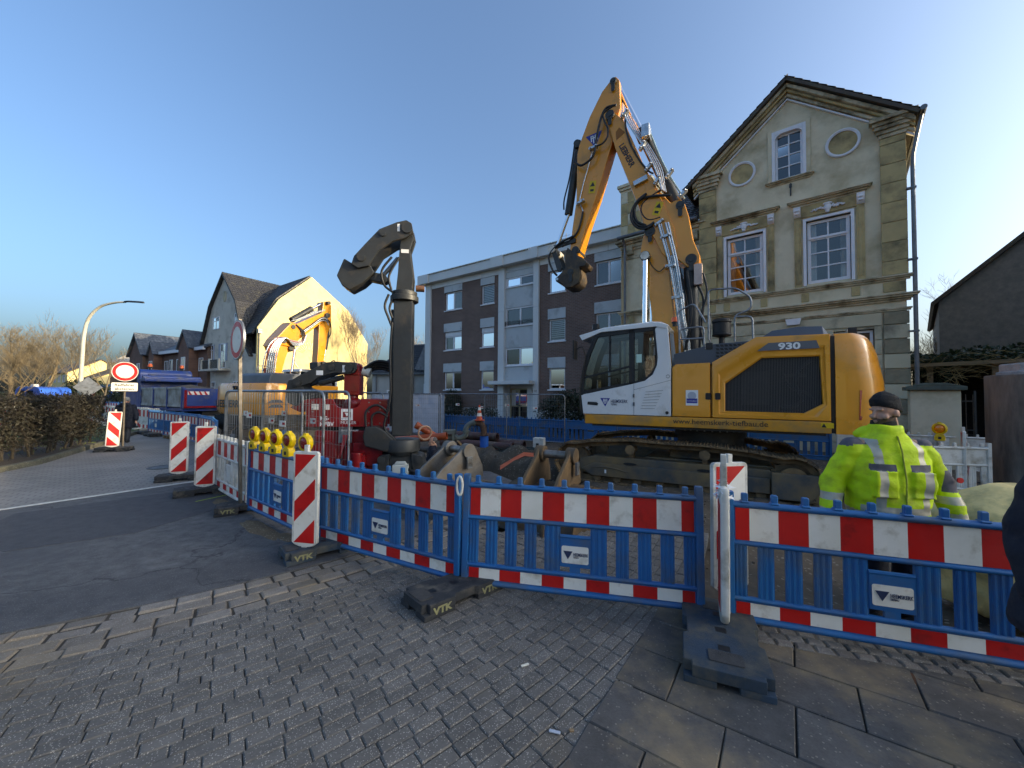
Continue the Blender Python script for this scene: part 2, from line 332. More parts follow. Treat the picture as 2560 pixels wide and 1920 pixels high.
M_paths = brickmat('block_paving_rows', 0.21, 0.105, 0.012, 'xy', (140, 135, 128), (128, 124, 118), (108, 103, 97), rot=-30)

SITE = [(-5.7, 7.5), (-4.05, 5.8), (-2.35, 4.6), (-.5, 3.58), (1.6, 3.1), (3.7, 2.38), (6.0, 1.6), (9.5, 3.5), (12.5, 7.0), (12, 9.6), (9.3, 11.6), (2.8, 16.3), (-3.3, 19.0), (-14, 27), (-26, 36), (-30, 33), (-19, 22.5), (-13.2, 16.5), (-8.6, 12.0)]
def inside(x, y, poly):
    c = False; n = len(poly)
    for i in range(n):
        x0, y0 = poly[i]; x1, y1 = poly[(i + 1) % n]
        if (y0 > y) != (y1 > y) and x < (x1 - x0) * (y - y0) / (y1 - y0) + x0: c = not c
    return c
def edist(x, y, poly):
    d = 1e9; n = len(poly)
    for i in range(n):
        ax, ay = poly[i]; bx, by = poly[(i + 1) % n]; vx, vy = bx - ax, by - ay
        t = max(0, min(1, ((x - ax) * vx + (y - ay) * vy) / (vx * vx + vy * vy))); d = min(d, math.hypot(x - ax - t * vx, y - ay - t * vy))
    return d
def sm(t): t = max(0.0, min(1.0, t)); return t * t * (3 - 2 * t)
TU = (math.cos(R(150)), math.sin(R(150)))
def site_z(x, y):
    d = edist(x, y, SITE)
    z = -0.03 - 0.20 * sm(d / 2.2)
    n1 = mnoise.noise(Vector((x * 0.55, y * 0.55, 3))); n2 = mnoise.noise(Vector((x * 2.3, y * 2.3, 9))); n3 = mnoise.noise(Vector((x * 7, y * 7, 1)))
    n4 = mnoise.noise(Vector((x * 4.1, y * 4.1, 5))); z += (0.08 * n1 + 0.07 * n2 + 0.03 * n3 + 0.06 * max(0, n4) ** 1.5) * sm(d / 0.6)
    # trench between the buckets and the pump line
    a = (x + 0.6) * TU[0] + (y - 10.4) * TU[1]; c = -(x + 0.6) * TU[1] + (y - 10.4) * TU[0]
    tr = sm((2.6 - abs(a)) / 0.35) * sm((0.85 - abs(c)) / 0.25); z -= 0.95 * tr
    # spoil heaped along the trench
    z += 0.42 * math.exp(-(((c + 1.35) / 0.55) ** 2)) * sm((2.2 - abs(a - 0.3)) / 1.2) * (0.8 + 0.5 * n2)
    return z
xs = [-1600, -500, -200, -110, -70, -50] + [i * 1.0 for i in range(-40, 41)] + [50, 70, 110, 200, 500, 1600]
mb = MB(); nx = len(xs)
for yv in xs:
    for xv in xs:
        ins = inside(xv, yv, SITE) and edist(xv, yv, SITE) > 0.75
        mb.v.append((xv, yv, -1.7 if ins else -0.05))
for j in range(nx - 1):
    for i in range(nx - 1): mb.f.append([j * nx + i, j * nx + i + 1, (j + 1) * nx + i + 1, (j + 1) * nx + i]); mb.m.append(0)
tag(mb.build('ground', G_earth, smooth=0), kind='structure')
def grid_in(poly, x0, x1, y0, y1, st, zf, cut=None):
    mb = MB(); idx = {}
    def vid(i, j):
        if (i, j) not in idx:
            x, y = x0 + i * st, y0 + j * st; idx[(i, j)] = len(mb.v); mb.v.append((x, y, zf(x, y)))
        return idx[(i, j)]
    for j in range(int((y1 - y0) / st)):
        for i in range(int((x1 - x0) / st)):
            cx, cy = x0 + (i + .5) * st, y0 + (j + .5) * st
            if inside(cx, cy, poly) and not (cut and cut(cx, cy)): mb.f.append([vid(i, j), vid(i + 1, j), vid(i + 1, j + 1), vid(i, j + 1)]); mb.m.append(0)
    return mb
NB = lambda x, y: x > -7.5 and x < 9.5 and y < 15.0
tag(grid_in(SITE, -7.5, 9.5, 1.5, 15.0, 0.125, site_z).build('site_ground', G_dirt, smooth=180), kind='structure')
tag(grid_in(SITE, -30.5, 13.0, 1.5, 37.5, 0.5, lambda x, y: site_z(x, y) - (0.02 if NB(x, y) else 0), NB).build('site_ground', G_dirt, smooth=180), kind='structure')
# loose stones lying on the soil
mb = MB(); rnd = random.Random(3)
for _ in range(700):
    x = rnd.uniform(-5, 6); y = rnd.uniform(3, 13)
    if not inside(x, y, SITE) or edist(x, y, SITE) < 0.1: continue
    r = rnd.uniform(0.006, 0.022) * (1.9 if rnd.random() < 0.08 else 1); z = site_z(x, y)
    mb.ell((x, y, z + r * .3), (r * rnd.uniform(.8, 1.4), r * rnd.uniform(.7, 1.2), r * .7), 6, 4)
tag(mb.build('rubble', G_dirt, smooth=0), 'loose stones and clods scattered over the brown site soil', 'rubble', kind='stuff')
# ---- road: asphalt inside the kerb curve
CC = (-8.0, 10.7)
def pol(r, a): return (CC[0] + r * math.cos(R(a)), CC[1] + r * math.sin(R(a)))
road = [pol(8.86, a) for a in range(-118, -19, 2)] + [(-0.5, 9.2), (-4.6, 9.9), (-5.6, 9.1), (-6.55, 7.62), (-7.66, 5.93), (-9.2, 3.6), (-11.9, -0.5)]
mb = MB(); mb.prism(road, -0.04, 0.0, 'xy'); road_o = tag(mb.build('road', G_asph, smooth=0), kind='structure')
patch = [(-7.2, 5.75), (-6.1, 7.0), (-5.0, 7.2), (-4.5, 6.1), (-4.75, 5.0), (-5.6, 4.4), (-6.6, 4.6)]
mb = MB(); mb.prism(patch, 0.0, 0.004, 'xy'); mb.build('repair_patch', G_asph2, road_o, smooth=0)
def strip(p, q, wd, z0, z1, mb):
    p, q = Vector((*p, 0)), Vector((*q, 0)); d = (q - p).normalized(); n = Vector((-d.y, d.x, 0)) * wd / 2
    mb.prism([tuple((p - n)[:2]), tuple((q - n)[:2]), tuple((q + n)[:2]), tuple((p + n)[:2])], z0, z1, 'xy')
mb = MB(); strip((-9.0, 3.95), (-6.05, 8.38), 0.09, 0.0, 0.0045, mb); mb.build('edge_line', M_whiteline, road_o, smooth=0)
mb = MB(); strip((-5.15, 6.45), (-4.75, 7.35), 0.03, 0.0, 0.006, mb); strip((-4.75, 7.35), (-4.55, 7.5), 0.02, 0.0, 0.006, mb); mb.build('survey_mark', M_limeline, road_o, smooth=0)
# ---- block-paved footway on the far side of the road, up to the hedge
foot = [(-9.2, 3.6), (-7.66, 5.93), (-6.55, 7.62), (-5.6, 9.1), (-6.5, 11.2), (-9.5, 14), (-13.8, 18), (-19.5, 24), (-28, 33.5), (-60, 70), (-68, 62), (-30, 30), (-20, 21.5), (-16.3, 17.2), (-14.2, 14.0), (-13.35, 12.6), (-11.55, 9.65), (-11.2, 8.6), (-12.6, 5.6), (-15, 0)]
mb = MB(); mb.prism(foot, -0.04, -0.004, 'xy'); foot_o = tag(mb.build('footpath', M_paths, smooth=0), kind='structure')
mb = MB(); mb.lathe([(0.3, 0), (0.3, 0.012), (0.26, 0.012), (0.26, 0.008), (0, 0.008)], (-8.3, 9.4, -0.004), 24); mb.build('manhole_cover', M_dark, foot_o)
# ---- the paved band in the foreground
mb = MB(); band = [pol(8.84, a) for a in range(-112, -9, 3)] + [(6.2, 1.55), (5.2, -1.5), (-3, -2.5), (-9, -1.5)]
band = [pol(8.84, a) for a in range(-112, -33, 3)] + [(-0.3, 4.15), (1.6, 3.35), (3.7, 2.6), (7.0, 1.5), (8, -2), (-3, -3), (-10, -2)]
mb.prism(band, -0.045, -0.014, 'xy'); pave = tag(mb.build('pavement', G_joint, smooth=0), kind='structure')
camM = cam.matrix_world.inverted()
def proj(p):
    q = camM @ Vector(p)
    if q.z > -0.05: return None
    return 1280 + 980 * q.x / -q.z, 960 - 980 * q.y / -q.z
def block(l, wd, h=0.05, ch=0.007, tilt=(0, 0), jit=0.0, rnd=None):
    a, b = l / 2, wd / 2; base = [(-a, -b), (a, -b), (a, b), (-a, b)]
    if jit: base = [(x + rnd.uniform(-jit, jit), y + rnd.uniform(-jit, jit)) for x, y in base]
    k = lambda p, s: (p[0] - math.copysign(s, p[0]), p[1] - math.copysign(s, p[1]))
    vs = [(*p, -h) for p in base] + [(*p, -ch * .8) for p in base] + [(*k(p, ch), 0.0 + tilt[0] * p[0] + tilt[1] * p[1]) for p in base]
    fs = []
    for r0 in (0, 4):
        for i in range(4): j = (i + 1) % 4; fs.append((r0 + i, r0 + j, r0 + 4 + j, r0 + 4 + i))
    fs.append((8, 9, 10, 11)); return vs, fs
E1 = (0.5736, 0.8192); E2 = (0.8192, -0.5736); SL0 = (0.66, 2.52)     # slab field axes and its edge
def slabcoord(x, y): dx, dy = x - SL0[0], y - SL0[1]; return dx * E1[0] + dy * E1[1], dx * E2[0] + dy * E2[1]
rnd = random.Random(11); cand = []
r = 9.505
while r < 13.2:
    a = -112 + rnd.uniform(0, 1.0)
    while a < -18:
        x, y = pol(r, a); t, e = slabcoord(x, y)
        if e < 0.11 and (y < 5.2):
            p = proj((x, y, 0))
            if p and -700 < p[0] < 3200 and p[1] < 2600:
                cand.append((x, y, a + 90 + rnd.uniform(-.5, .5), rnd.uniform(-.0025, .0015)))
        a += math.degrees(0.1745 / r)
    r += 0.0885
def area(c):
    p = proj((c[0], c[1], 0))
    if not (-20 < p[0] < 2580 and p[1] < 1935): return 0
    q = camM @ Vector((c[0], c[1], 0)); return 1 / (-q.z) ** 3
cand.sort(key=area, reverse=True)
protos = []
for k in range(4):
    mbk = MB(); vs, fs = block(0.170, 0.0845, tilt=(rnd.uniform(-.02, .02), rnd.uniform(-.03, .03)), jit=0.0015, rnd=rnd); mbk.add(vs, fs)
    protos.append(mbk)
pobj = [None] * 4
for i, (x, y, a, dz) in enumerate(cand[:300]):
    k = i % 4
    if pobj[k] is None:
        pobj[k] = protos[k].build('paver', G_paver, pave, smooth=0); o = pobj[k]; o.location = (x, y, dz); o.rotation_euler = (0, 0, R(a))
    else: o = share(pobj[k], (x, y, dz), pave, (0, 0, R(a)))
mb = MB()
for i, (x, y, a, dz) in enumerate(cand[300:]):
    mb.T = Matrix.Translation((x, y, dz)) @ Matrix.Rotation(R(a), 4, 'Z'); vs, fs = protos[i % 4].v, protos[i % 4].f; mb.add(vs, fs)
tag(mb.build('paver_field', G_paver, pave, smooth=0), kind='stuff')
# rows of bigger setts along the road edge, worn and uneven
rows = []; r = 8.94
for k in range(4):
    a = -112.0
    while a < -24:
        l = rnd.choice((0.17, 0.2, 0.23, 0.25)); da = math.degrees((l + 0.012) / r); x, y = pol(r, a + da / 2); p = proj((x, y, 0))
        if p and -500 < p[0] < 3000 and y > 0.6 and slabcoord(x, y)[1] < 0.2: rows.append((x, y, a + da / 2 + 90, l, rnd.uniform(-.012, .004)))
        a += da
    r += 0.148
rows.sort(key=area, reverse=True)
for i, (x, y, a, l, dz) in enumerate(rows[:150]):
    mb = MB(); vs, fs = block(l, 0.138, 0.06, 0.012, (rnd.uniform(-.025, .025), rnd.uniform(-.04, .04)), 0.006, rnd); mb.add(vs, fs)
    mb.build('sett', G_sett, pave, smooth=0, loc=(x, y, dz), rot=(0, 0, R(a)))
mb = MB()
for (x, y, a, l, dz) in rows[150:]:
    mb.T = Matrix.Translation((x, y, dz)) @ Matrix.Rotation(R(a), 4, 'Z'); mb.add(*block(l, 0.138, 0.06, 0.012, (rnd.uniform(-.025, .025), rnd.uniform(-.04, .04)), 0.006, rnd))
tag(mb.build('sett_field', G_sett, pave, smooth=0), kind='stuff')
# slabs on the right
t = -5.2; k = 0
while t < 2.7:
    wd = 0.40; e = 0.012 - (0.31 if k % 2 else 0.0)
    if e < 0: e0 = 0.012
    pos_ = 0.0; first = True
    while pos_ < 6.2:
        l = (0.31 if k % 2 else 0.62) if first else 0.62
        first = False; ct, ce = t + wd / 2, pos_ + l / 2
        x = SL0[0] + ct * E1[0] + ce * E2[0]; y = SL0[1] + ct * E1[1] + ce * E2[1]; p = proj((x, y, 0))
        lim = 3.5 - 0.31 * x                                              # the fence line
        if p and -300 < p[0] < 3300 and p[1] < 3200 and y < lim + 0.5 and y > -0.8:
            mb = MB(); mb.add(*block(l - 0.008, wd - 0.008, 0.05, 0.006, (rnd.uniform(-.008, .008), rnd.uniform(-.012, .012)), 0.003, rnd))
            mb.build('slab', G_slab, pave, smooth=0, loc=(x, y, rnd.uniform(.003, .006)), rot=(0, 0, math.atan2(E2[1], E2[0])))
        pos_ += l
    t += wd; k += 1
# small setts left showing under the right-hand barrier
for i in range(14):
    for j in range(3):
        x = 1.75 + i * 0.115; y = 3.12 - i * 0.036 - j * 0.085
        mb = MB(); mb.add(*block(0.105, 0.078, 0.05, 0.01, (rnd.uniform(-.05, .05), rnd.uniform(-.05, .05)), 0.006, rnd)); mb.build('sett', G_sett, pave, smooth=0, loc=(x, y, 0.012 + rnd.uniform(-.004, .006)), rot=(0, 0, R(-18)))
# sand trodden over the slabs and under the barriers
def heap(name, cx, cy, rx, ry, rot, h, m, parent, seed, st=10):
    rn = random.Random(seed); mb = MB(); n = 26; rings = []
    for j in range(st + 1):
        f = j / st
        rings.append([])
        for i in range(n):
            a = 2 * math.pi * i / n; k = 1 + 0.35 * mnoise.noise(Vector((math.cos(a) * 1.7 + seed, math.sin(a) * 1.7, 0)))
            x, y = rx * f * k * math.cos(a), ry * f * k * math.sin(a); c, s_ = math.cos(R(rot)), math.sin(R(rot)); X, Y = cx + x * c - y * s_, cy + x * s_ + y * c
            z = h * (1 - f ** 1.5) * (0.6 + 0.8 * abs(mnoise.noise(Vector((X * 9, Y * 9, seed))))) + 0.0015 - 0.006 * (f > 0.98)
            rings[-1].append((X, Y, z))
    mb.loft(rings, caps=False); return mb.build(name, m, parent, smooth=60)
for i, (x, y, a, b_, ro, h) in enumerate([(-3.3, 5.2, .6, .13, -37, .02), (-4.55, 6.3, .5, .12, -40, .02), (-2.75, 4.9, .3, .1, -35, .015)]):
    heap('spilled_sand', x, y, a, b_, ro, h, G_sand, pave if x > -1 else road_o, i + 1)
heap('rust_stain', 2.55, 2.55, .16, .07, -25, .004, mat('rust_soil', (92, 58, 34), (70, 46, 30), s=30, rough=0.9), pave, 21)
# litter
for i, (x, y, l, ro, m) in enumerate([(0.10, 2.63, .055, 25, M_whitefilm), (0.24, 2.12, .06, -15, MATS['window_glass']), (0.33, 2.13, .025, 5, M_wood), (1.68, 2.85, .04, 40, M_whitefilm), (1.42, 1.75, .03, 10, M_whitefilm)]):
    mb = MB(); mb.box(-l / 2, l / 2, -.009, .009, 0, .008)
    cat_ = ('paper scrap', 'clear plastic strip', 'cigarette end', 'pale pebble chip', 'chewed gum spot')[i]
    tag(mb.build(cat_.replace(' ', '_'), m if i != 1 else mat('clear_plastic', (170, 178, 190), None, rough=.3), bevel=.003, loc=(x, y, .003), rot=(0, 0, R(ro))), ('white paper scrap on the dark pavers', 'clear plastic strip lying flat on the pavers', 'tan cigarette end beside the plastic strip', 'white chip beside the barrier foot on the slabs', 'pale flattened spot on a dark slab')[i], 'litter')
# ---- hedge bed, kerb and lawn on the left
bed = [(-11.3, 8.6), (-11.65, 9.65), (-13.45, 12.6), (-14.3, 14.0), (-16.4, 17.2), (-20, 21.5), (-34, 21), (-40, 2), (-15.1, 0), (-12.7, 5.6)]
mb = MB(); mb.prism(bed, -0.04, 0.06, 'xy'); bed_o = tag(mb.build('lawn', G_grass, smooth=0), kind='structure')
bedsoil = [(-11.35, 8.6), (-11.7, 9.65), (-13.5, 12.6), (-14.35, 14.0), (-15.9, 13.3), (-14.9, 11.6), (-13.2, 8.9), (-14.2, 5.4), (-12.75, 5.6)]
mb = MB(); mb.prism(bedsoil, 0.05, 0.085, 'xy'); tag(mb.build('hedge_bed', mat('leaf_litter', (62, 50, 38), (44, 38, 30), s=20, rough=.95, bump=.8, bs=60), smooth=0), kind='structure')
kp = [(-15.05, 0), (-12.65, 5.6), (-11.25, 8.6), (-11.6, 9.65), (-13.4, 12.6), (-14.25, 14.0), (-16.35, 17.2)]
kerb = empty('kerb', (0, 0, 0)); kerb['kind'] = 'structure'
for i in range(len(kp) - 1):
    p, q = Vector((*kp[i], 0)), Vector((*kp[i + 1], 0)); d = q - p; n = max(1, int(d.length / 0.75)); ang = math.atan2(d.y, d.x)
    for j in range(n):
        c = p + d * (j + .5) / n; mb = MB(); mb.box(-d.length / n / 2 + .006, d.length / n / 2 - .006, -.07, .07, -.06, .12); mb.build('kerb_stone', G_kerb, kerb, bevel=.02, loc=(c.x, c.y, rnd.uniform(-.008, .008)), rot=(0, 0, ang))
# ================================================================ BUILDINGS
M_stucco = mat('aged_stucco', (218, 208, 180), (204, 193, 163), s=1.3, rough=0.9, bump=0.25, bs=18, dirt=(168, 156, 124), dirt_amt=0.38, ds=0.9)
M_stucco2 = mat('ochre_stucco', (190, 170, 122), (174, 156, 112), s=1.6, rough=0.9, bump=0.25, bs=18, dirt=(104, 96, 72), dirt_amt=0.4, ds=1.4)
M_stuccog = mat('grey_stucco', (200, 190, 160), (186, 176, 148), s=1.1, rough=0.9, bump=0.2, bs=22, dirt=(116, 110, 94), dirt_amt=0.25, ds=1.2)
M_trim = mat('trim_stucco', (202, 190, 162), (180, 166, 134), s=2.2, rough=0.9, bump=0.2, bs=25, dirt=(92, 82, 62), dirt_amt=0.42, ds=2.2)
M_winwhite = mat('window_white', (226, 228, 232), (214, 216, 220), s=3, rough=0.45)
M_tile = mat('dark_roof_tile', (52, 52, 54), (40, 40, 43), s=2, rough=0.55, dirt=(84, 82, 70), dirt_amt=0.25, ds=2)
M_tileb = mat('brown_roof_tile', (78, 66, 56), (60, 54, 48), s=2, rough=0.7, dirt=(96, 92, 70), dirt_amt=0.3, ds=2)
M_zinc = mat('zinc_gutter', (110, 114, 118), (90, 94, 98), s=3, rough=0.45, metal=0.5)
M_brick = brickmat('dark_brick', 0.25, 0.083, 0.012, 'xz', (122, 94, 84), (104, 80, 72), (126, 116, 108))
M_panel = mat('grey_panel', (186, 192, 194), (176, 182, 184), s=0.7, rough=0.55, dirt=(138, 142, 142), dirt_amt=0.2, ds=1)
M_fascia = mat('pale_fascia', (210, 213, 212), (200, 203, 202), s=0.7, rough=0.5)
M_plinth = mat('plinth_render', (176, 178, 176), (160, 162, 160), s=1, rough=0.8)
M_cream = mat('cream_render', (226, 206, 148), (216, 194, 134), s=0.8, rough=0.95, bump=0.3, bs=10, dirt=(196, 176, 124), dirt_amt=0.3, ds=1.2)
M_whiterender = mat('white_render', (206, 200, 186), (192, 186, 172), s=0.8, rough=0.95, bump=0.3, bs=10, dirt=(160, 152, 138), dirt_amt=0.3, ds=1)
M_blind = mat('roller_blind', (206, 208, 210), None, rough=0.6, rvar=0)
M_concrete = mat('weathered_concrete', (132, 128, 120), (104, 102, 96), s=3, rough=0.9, bump=0.5, bs=30, dirt=(74, 74, 70), dirt_amt=0.55, ds=3.5, stretch=(1, 1, 0.22))
def clip(poly, hp):
    for (a, b, c) in hp:                       # keep a*x + b*z <= c
        out = []
        for i in range(len(poly)):
            p, q = poly[i], poly[(i + 1) % len(poly)]; dp, dq = a * p[0] + b * p[1] - c, a * q[0] + b * q[1] - c
            if dp <= 0: out.append(p)
            if (dp < 0 < dq) or (dq < 0 < dp): t = dp / (dp - dq); out.append((p[0] + t * (q[0] - p[0]), p[1] + t * (q[1] - p[1])))
        poly = out
        if len(poly) < 3: return []
    return poly
def wall(name, m, parent, x0, x1, z0, z1, holes=(), y=0.0, dep=0.2, clips=(), plane='y'):
    mb = MB(); X = sorted({x0, x1, *[h[0] for h in holes], *[h[1] for h in holes]}); Z = sorted({z0, z1, *[h[2] for h in holes], *[h[3] for h in holes]})
    P = (lambda p, d: (p[0], y - d, p[1])) if plane == 'y' else (lambda p, d: (y + d, p[0], p[1]))
    for i in range(len(X) - 1):
        for j in range(len(Z) - 1):
            cx, cz = (X[i] + X[i + 1]) / 2, (Z[j] + Z[j + 1]) / 2
            if any(h[0] < cx < h[1] and h[2] < cz < h[3] for h in holes): continue
            pl = clip([(X[i], Z[j]), (X[i + 1], Z[j]), (X[i + 1], Z[j + 1]), (X[i], Z[j + 1])], clips)
            if len(pl) > 2: mb.add([P(p, 0) for p in pl], [list(range(len(pl)))])
    for h in holes:
        c = [(h[0], h[2]), (h[1], h[2]), (h[1], h[3]), (h[0], h[3])]
        for k in range(4): p, q = c[k], c[(k + 1) % 4]; mb.add([P(p, 0), P(q, 0), P(q, dep), P(p, dep)], [(0, 1, 2, 3)])
    me = bpy.data.meshes.new(name); me.from_pydata(mb.v, [], mb.f); me.materials.append(m)
    o = bpy.data.objects.new(name, me); COL.objects.link(o); o.parent = parent; return o
def window(parent, x0, x1, z0, z1, y, cols, rows, ft=0.07, mt=0.035, m=None, curtain=None, glass=None, depth=0.06, room=True, blind=0.0, name='window'):
    m = m or M_winwhite; glass = glass or M_glass
    mb = MB()
    for a in ((x0, x1, z0, z0 + ft), (x0, x1, z1 - ft, z1), (x0, x0 + ft, z0 + ft, z1 - ft), (x1 - ft, x1, z0 + ft, z1 - ft)): mb.box(a[0], a[1], y - depth, y, a[2], a[3])
    xs_ = [x0 + ft + (x1 - x0 - 2 * ft) * c for c in cols]; zs_ = [z0 + ft + (z1 - z0 - 2 * ft) * r for r in rows]
    for xv in xs_[1:-1]: mb.box(xv - mt / 2, xv + mt / 2, y - depth * .9, y - .004, z0 + ft, z1 - ft)
    for zv in zs_[1:-1]: mb.box(x0 + ft, x1 - ft, y - depth * .85, y - .008, zv - mt / 2, zv + mt / 2)
    w_ = mb.build(name, m, parent, bevel=0.006, seg=1)
    for i in range(len(xs_) - 1):
        for j in range(len(zs_) - 1):
            g = MB(); a, b, c, d = xs_[i] + (mt / 2 if i else 0), xs_[i + 1] - (mt / 2 if i < len(xs_) - 2 else 0), zs_[j] + (mt / 2 if j else 0), zs_[j + 1] - (mt / 2 if j < len(zs_) - 2 else 0)
            ty = random.uniform(-.004, .004); yy = y - depth * .6
            g.add([(a, yy, c), (b, yy + ty, c), (b, yy + ty, d), (a, yy, d)], [(0, 1, 2, 3)]); g.build('pane', glass, w_, smooth=0)
    if room:
        g = MB(); yb = y - depth - 0.55; e = 0.02
        g.add([(x0 + e, y - depth, z0 + e), (x1 - e, y - depth, z0 + e), (x1 - e, y - depth, z1 - e), (x0 + e, y - depth, z1 - e), (x0 + e, yb, z0 + e), (x1 - e, yb, z0 + e), (x1 - e, yb, z1 - e), (x0 + e, yb, z1 - e)], [(4, 5, 6, 7), (0, 1, 5, 4), (1, 2, 6, 5), (2, 3, 7, 6), (3, 0, 4, 7)])
        g.build('room', M_room, w_, smooth=0)
    if curtain:
        for (ca, cb) in curtain:
            g = MB(); n = max(6, int((cb - ca) * (x1 - x0) / 0.035)); rows_ = []
            for zz in (z0 + ft * .6, z1 - ft * .6):
                rows_.append([(x0 + (x1 - x0) * (ca + (cb - ca) * i / n), y - depth - 0.08 + 0.02 * math.sin(i * 1.9) + .008 * math.sin(i * .7), zz) for i in range(n + 1)])
            g.loft(rows_, caps=False, closed=False); g.build('curtain', M_curtain, w_, smooth=80)
    if blind:
        g = MB(); zz = z1 - ft
        while zz > z1 - ft - (z1 - z0 - 2 * ft) * blind:
            g.box(x0 + ft, x1 - ft, y - depth - .05, y - depth - .035, zz - 0.075, zz - 0.004); zz -= 0.11
        g.build('blind', M_blind, w_, smooth=0)
    return w_
def roof_slab(name, m, parent, a, b, c, d, th=0.1, tiles=None):
    # sloping roof face a,b (eaves) c,d (ridge, c above b); tile rows as raised courses
    a, b, c, d = map(Vector, (a, b, c, d)); n = (b - a).cross(d - a).normalized()
    if n.z < 0: n = -n
    mb = MB(); mb.add([tuple(p) for p in (a, b, c, d)] + [tuple(p - n * th) for p in (a, b, c, d)], [(0, 1, 2, 3), (7, 6, 5, 4), (0, 4, 5, 1), (1, 5, 6, 2), (2, 6, 7, 3), (3, 7, 4, 0)])
    o = mb.build(name, m, parent, smooth=0)
    if tiles:
        tw, tl = tiles; L1 = max((b - a).length, (c - d).length); L2 = (d - a).length; mt = MB()
        nr = int(L2 / tl); nc = int(L1 / tw)
        for r_ in range(nr + 1):
            f0, f1 = r_ / (nr + 1), (r_ + 1) / (nr + 1) + 0.02
            for k in range(nc):
                g0, g1 = k / nc, (k + 1) / nc; pts = []
                for (f, g, h) in ((f0, g0, .05), (f0, (g0 + g1) / 2, .075), (f0, g1, .045), (f1, g1, .012), (f1, (g0 + g1) / 2, .04), (f1, g0, .015)):
                    p = (a + (b - a) * g) * (1 - f) + (d + (c - d) * g) * f; pts.append(tuple(p + n * h))
                pts += [tuple(Vector(pts[0]) - n * .04), tuple(Vector(pts[1]) - n * .05), tuple(Vector(pts[2]) - n * .04)]
                mt.add(pts, [(0, 1, 4, 5), (1, 2, 3, 4), (0, 6, 7, 1), (1, 7, 8, 2)])
        t_ = mt.build('roof_tiles', m, o, smooth=0); t_['kind'] = 'stuff'
    return o
def mould(mb, x0, x1, z0, z1, steps, y=0.0, m=0):
    # stepped cornice: list of (fraction from bottom, projection)
    for k, (f, pr) in enumerate(steps):
        f2 = steps[k + 1][0] if k + 1 < len(steps) else 1.0
        mb.box(x0 - pr, x1 + pr, y - 0.02, y + pr, z0 + (z1 - z0) * f, z0 + (z1 - z0) * f2, m)
# ---------------------------------------------------------------- the ornate villa
oh = empty('villa', (12.145, 12.0, 0), R(140), 'weathered cream stucco villa with steep gable, oval medallions and ornate window hoods', 'house')
rk = [(-(13.1 - 10.75), -3.1, 0)]
sl = (12.92 - 10.45) / 2.95
GC = [(sl, 1, 12.92 + sl * 2.945), (-sl, 1, 12.92 - sl * 2.945)]     # roof clip lines for the gable
HW = [(1.27, 2.45, 5.72, 7.93), (3.73, 4.95, 5.72, 7.93), (2.43, 3.42, 9.66, 11.46), (2.2, 3.5, 1.5, 4.3), (.75, 1.75, 1.5, 4.0)]
wall('wall', M_stucco, oh, 0.0, 5.9, 4.5, 13.2, [h for h in HW if h[2] > 4.6], 0, 0.22, GC)
wall('ground_floor_wall', M_stuccog, oh, 0.0, 9.3, -0.3, 4.5, [h for h in HW if h[2] < 4.6] + [(6.6, 7.9, 1.5, 4.0)], 0, 0.25)
wall('wall', M_stucco, oh, 5.9, 9.3, 4.5, 9.05, [(6.5, 7.6, 5.72, 7.93)], -0.12, 0.2)
mb = MB(); mb.prism([(0, -.3), (-10, -.3), (-10, 10.4), (0, 10.4)], -.0, 0.02, 'yz'); mb.prism([(0, -.3), (-10, -.3), (-10, 9), (0, 9)], 9.3, 9.32, 'yz'); mb.box(0, 9.3, -10, -9.98, -.3, 9.0); mb.prism([(0, 9.0), (5.9, 9.0), (5.9, 10.45), (2.945, 12.92), (0, 10.45)], -9.98, -9.96, 'xz'); mb.prism([(-.12, 9), (-10, 9), (-10, 10.4), (-.12, 10.4)], 5.88, 5.9, 'yz')
mb.build('side_wall', M_stucco, oh, smooth=0)
# rusticated ground floor courses
zj = [4.49, 4.08, 3.63, 3.16, 2.70, 2.22, 1.75, 1.28, .8, .3, -.25]
for k in range(len(zj) - 1):
    mb = MB(); mb.box(-.05, .53, -.03, .065, zj[k + 1] + .012, zj[k] - .012); mb.build('stone_course', M_stuccog if k % 2 else mat('rough_course', (148, 140, 116), (128, 120, 98), s=6, rough=.95, bump=1.0, bs=40), oh, bevel=.012)
    segs = [(.56, .75), (1.75, 2.2), (3.5, 6.6), (7.9, 9.3)] if 1.4 < (zj[k] + zj[k + 1]) / 2 < 4.0 else [(.56, 9.3)]
    for (a, b_) in segs:
        mb = MB(); mb.box(a + .008, b_ - .008, -.02, .045, zj[k + 1] + .011, zj[k] - .011); mb.build('stone_course', M_stuccog, oh, bevel=.012)
mb = MB(); mb.prism([(2.67, 4.33), (3.03, 4.33), (3.08, 4.55), (2.62, 4.55)], .03, .12); mb.build('keystone', M_winwhite, oh, bevel=.01)
for (a, b_, zt) in ((2.2, 3.5, 4.3), (.75, 1.75, 4.0), (6.6, 7.9, 4.0)): window(oh, a + .02, b_ - .02, 1.52, zt - .02, -.12, (0, .5, 1), (0, .65, 1), .08)
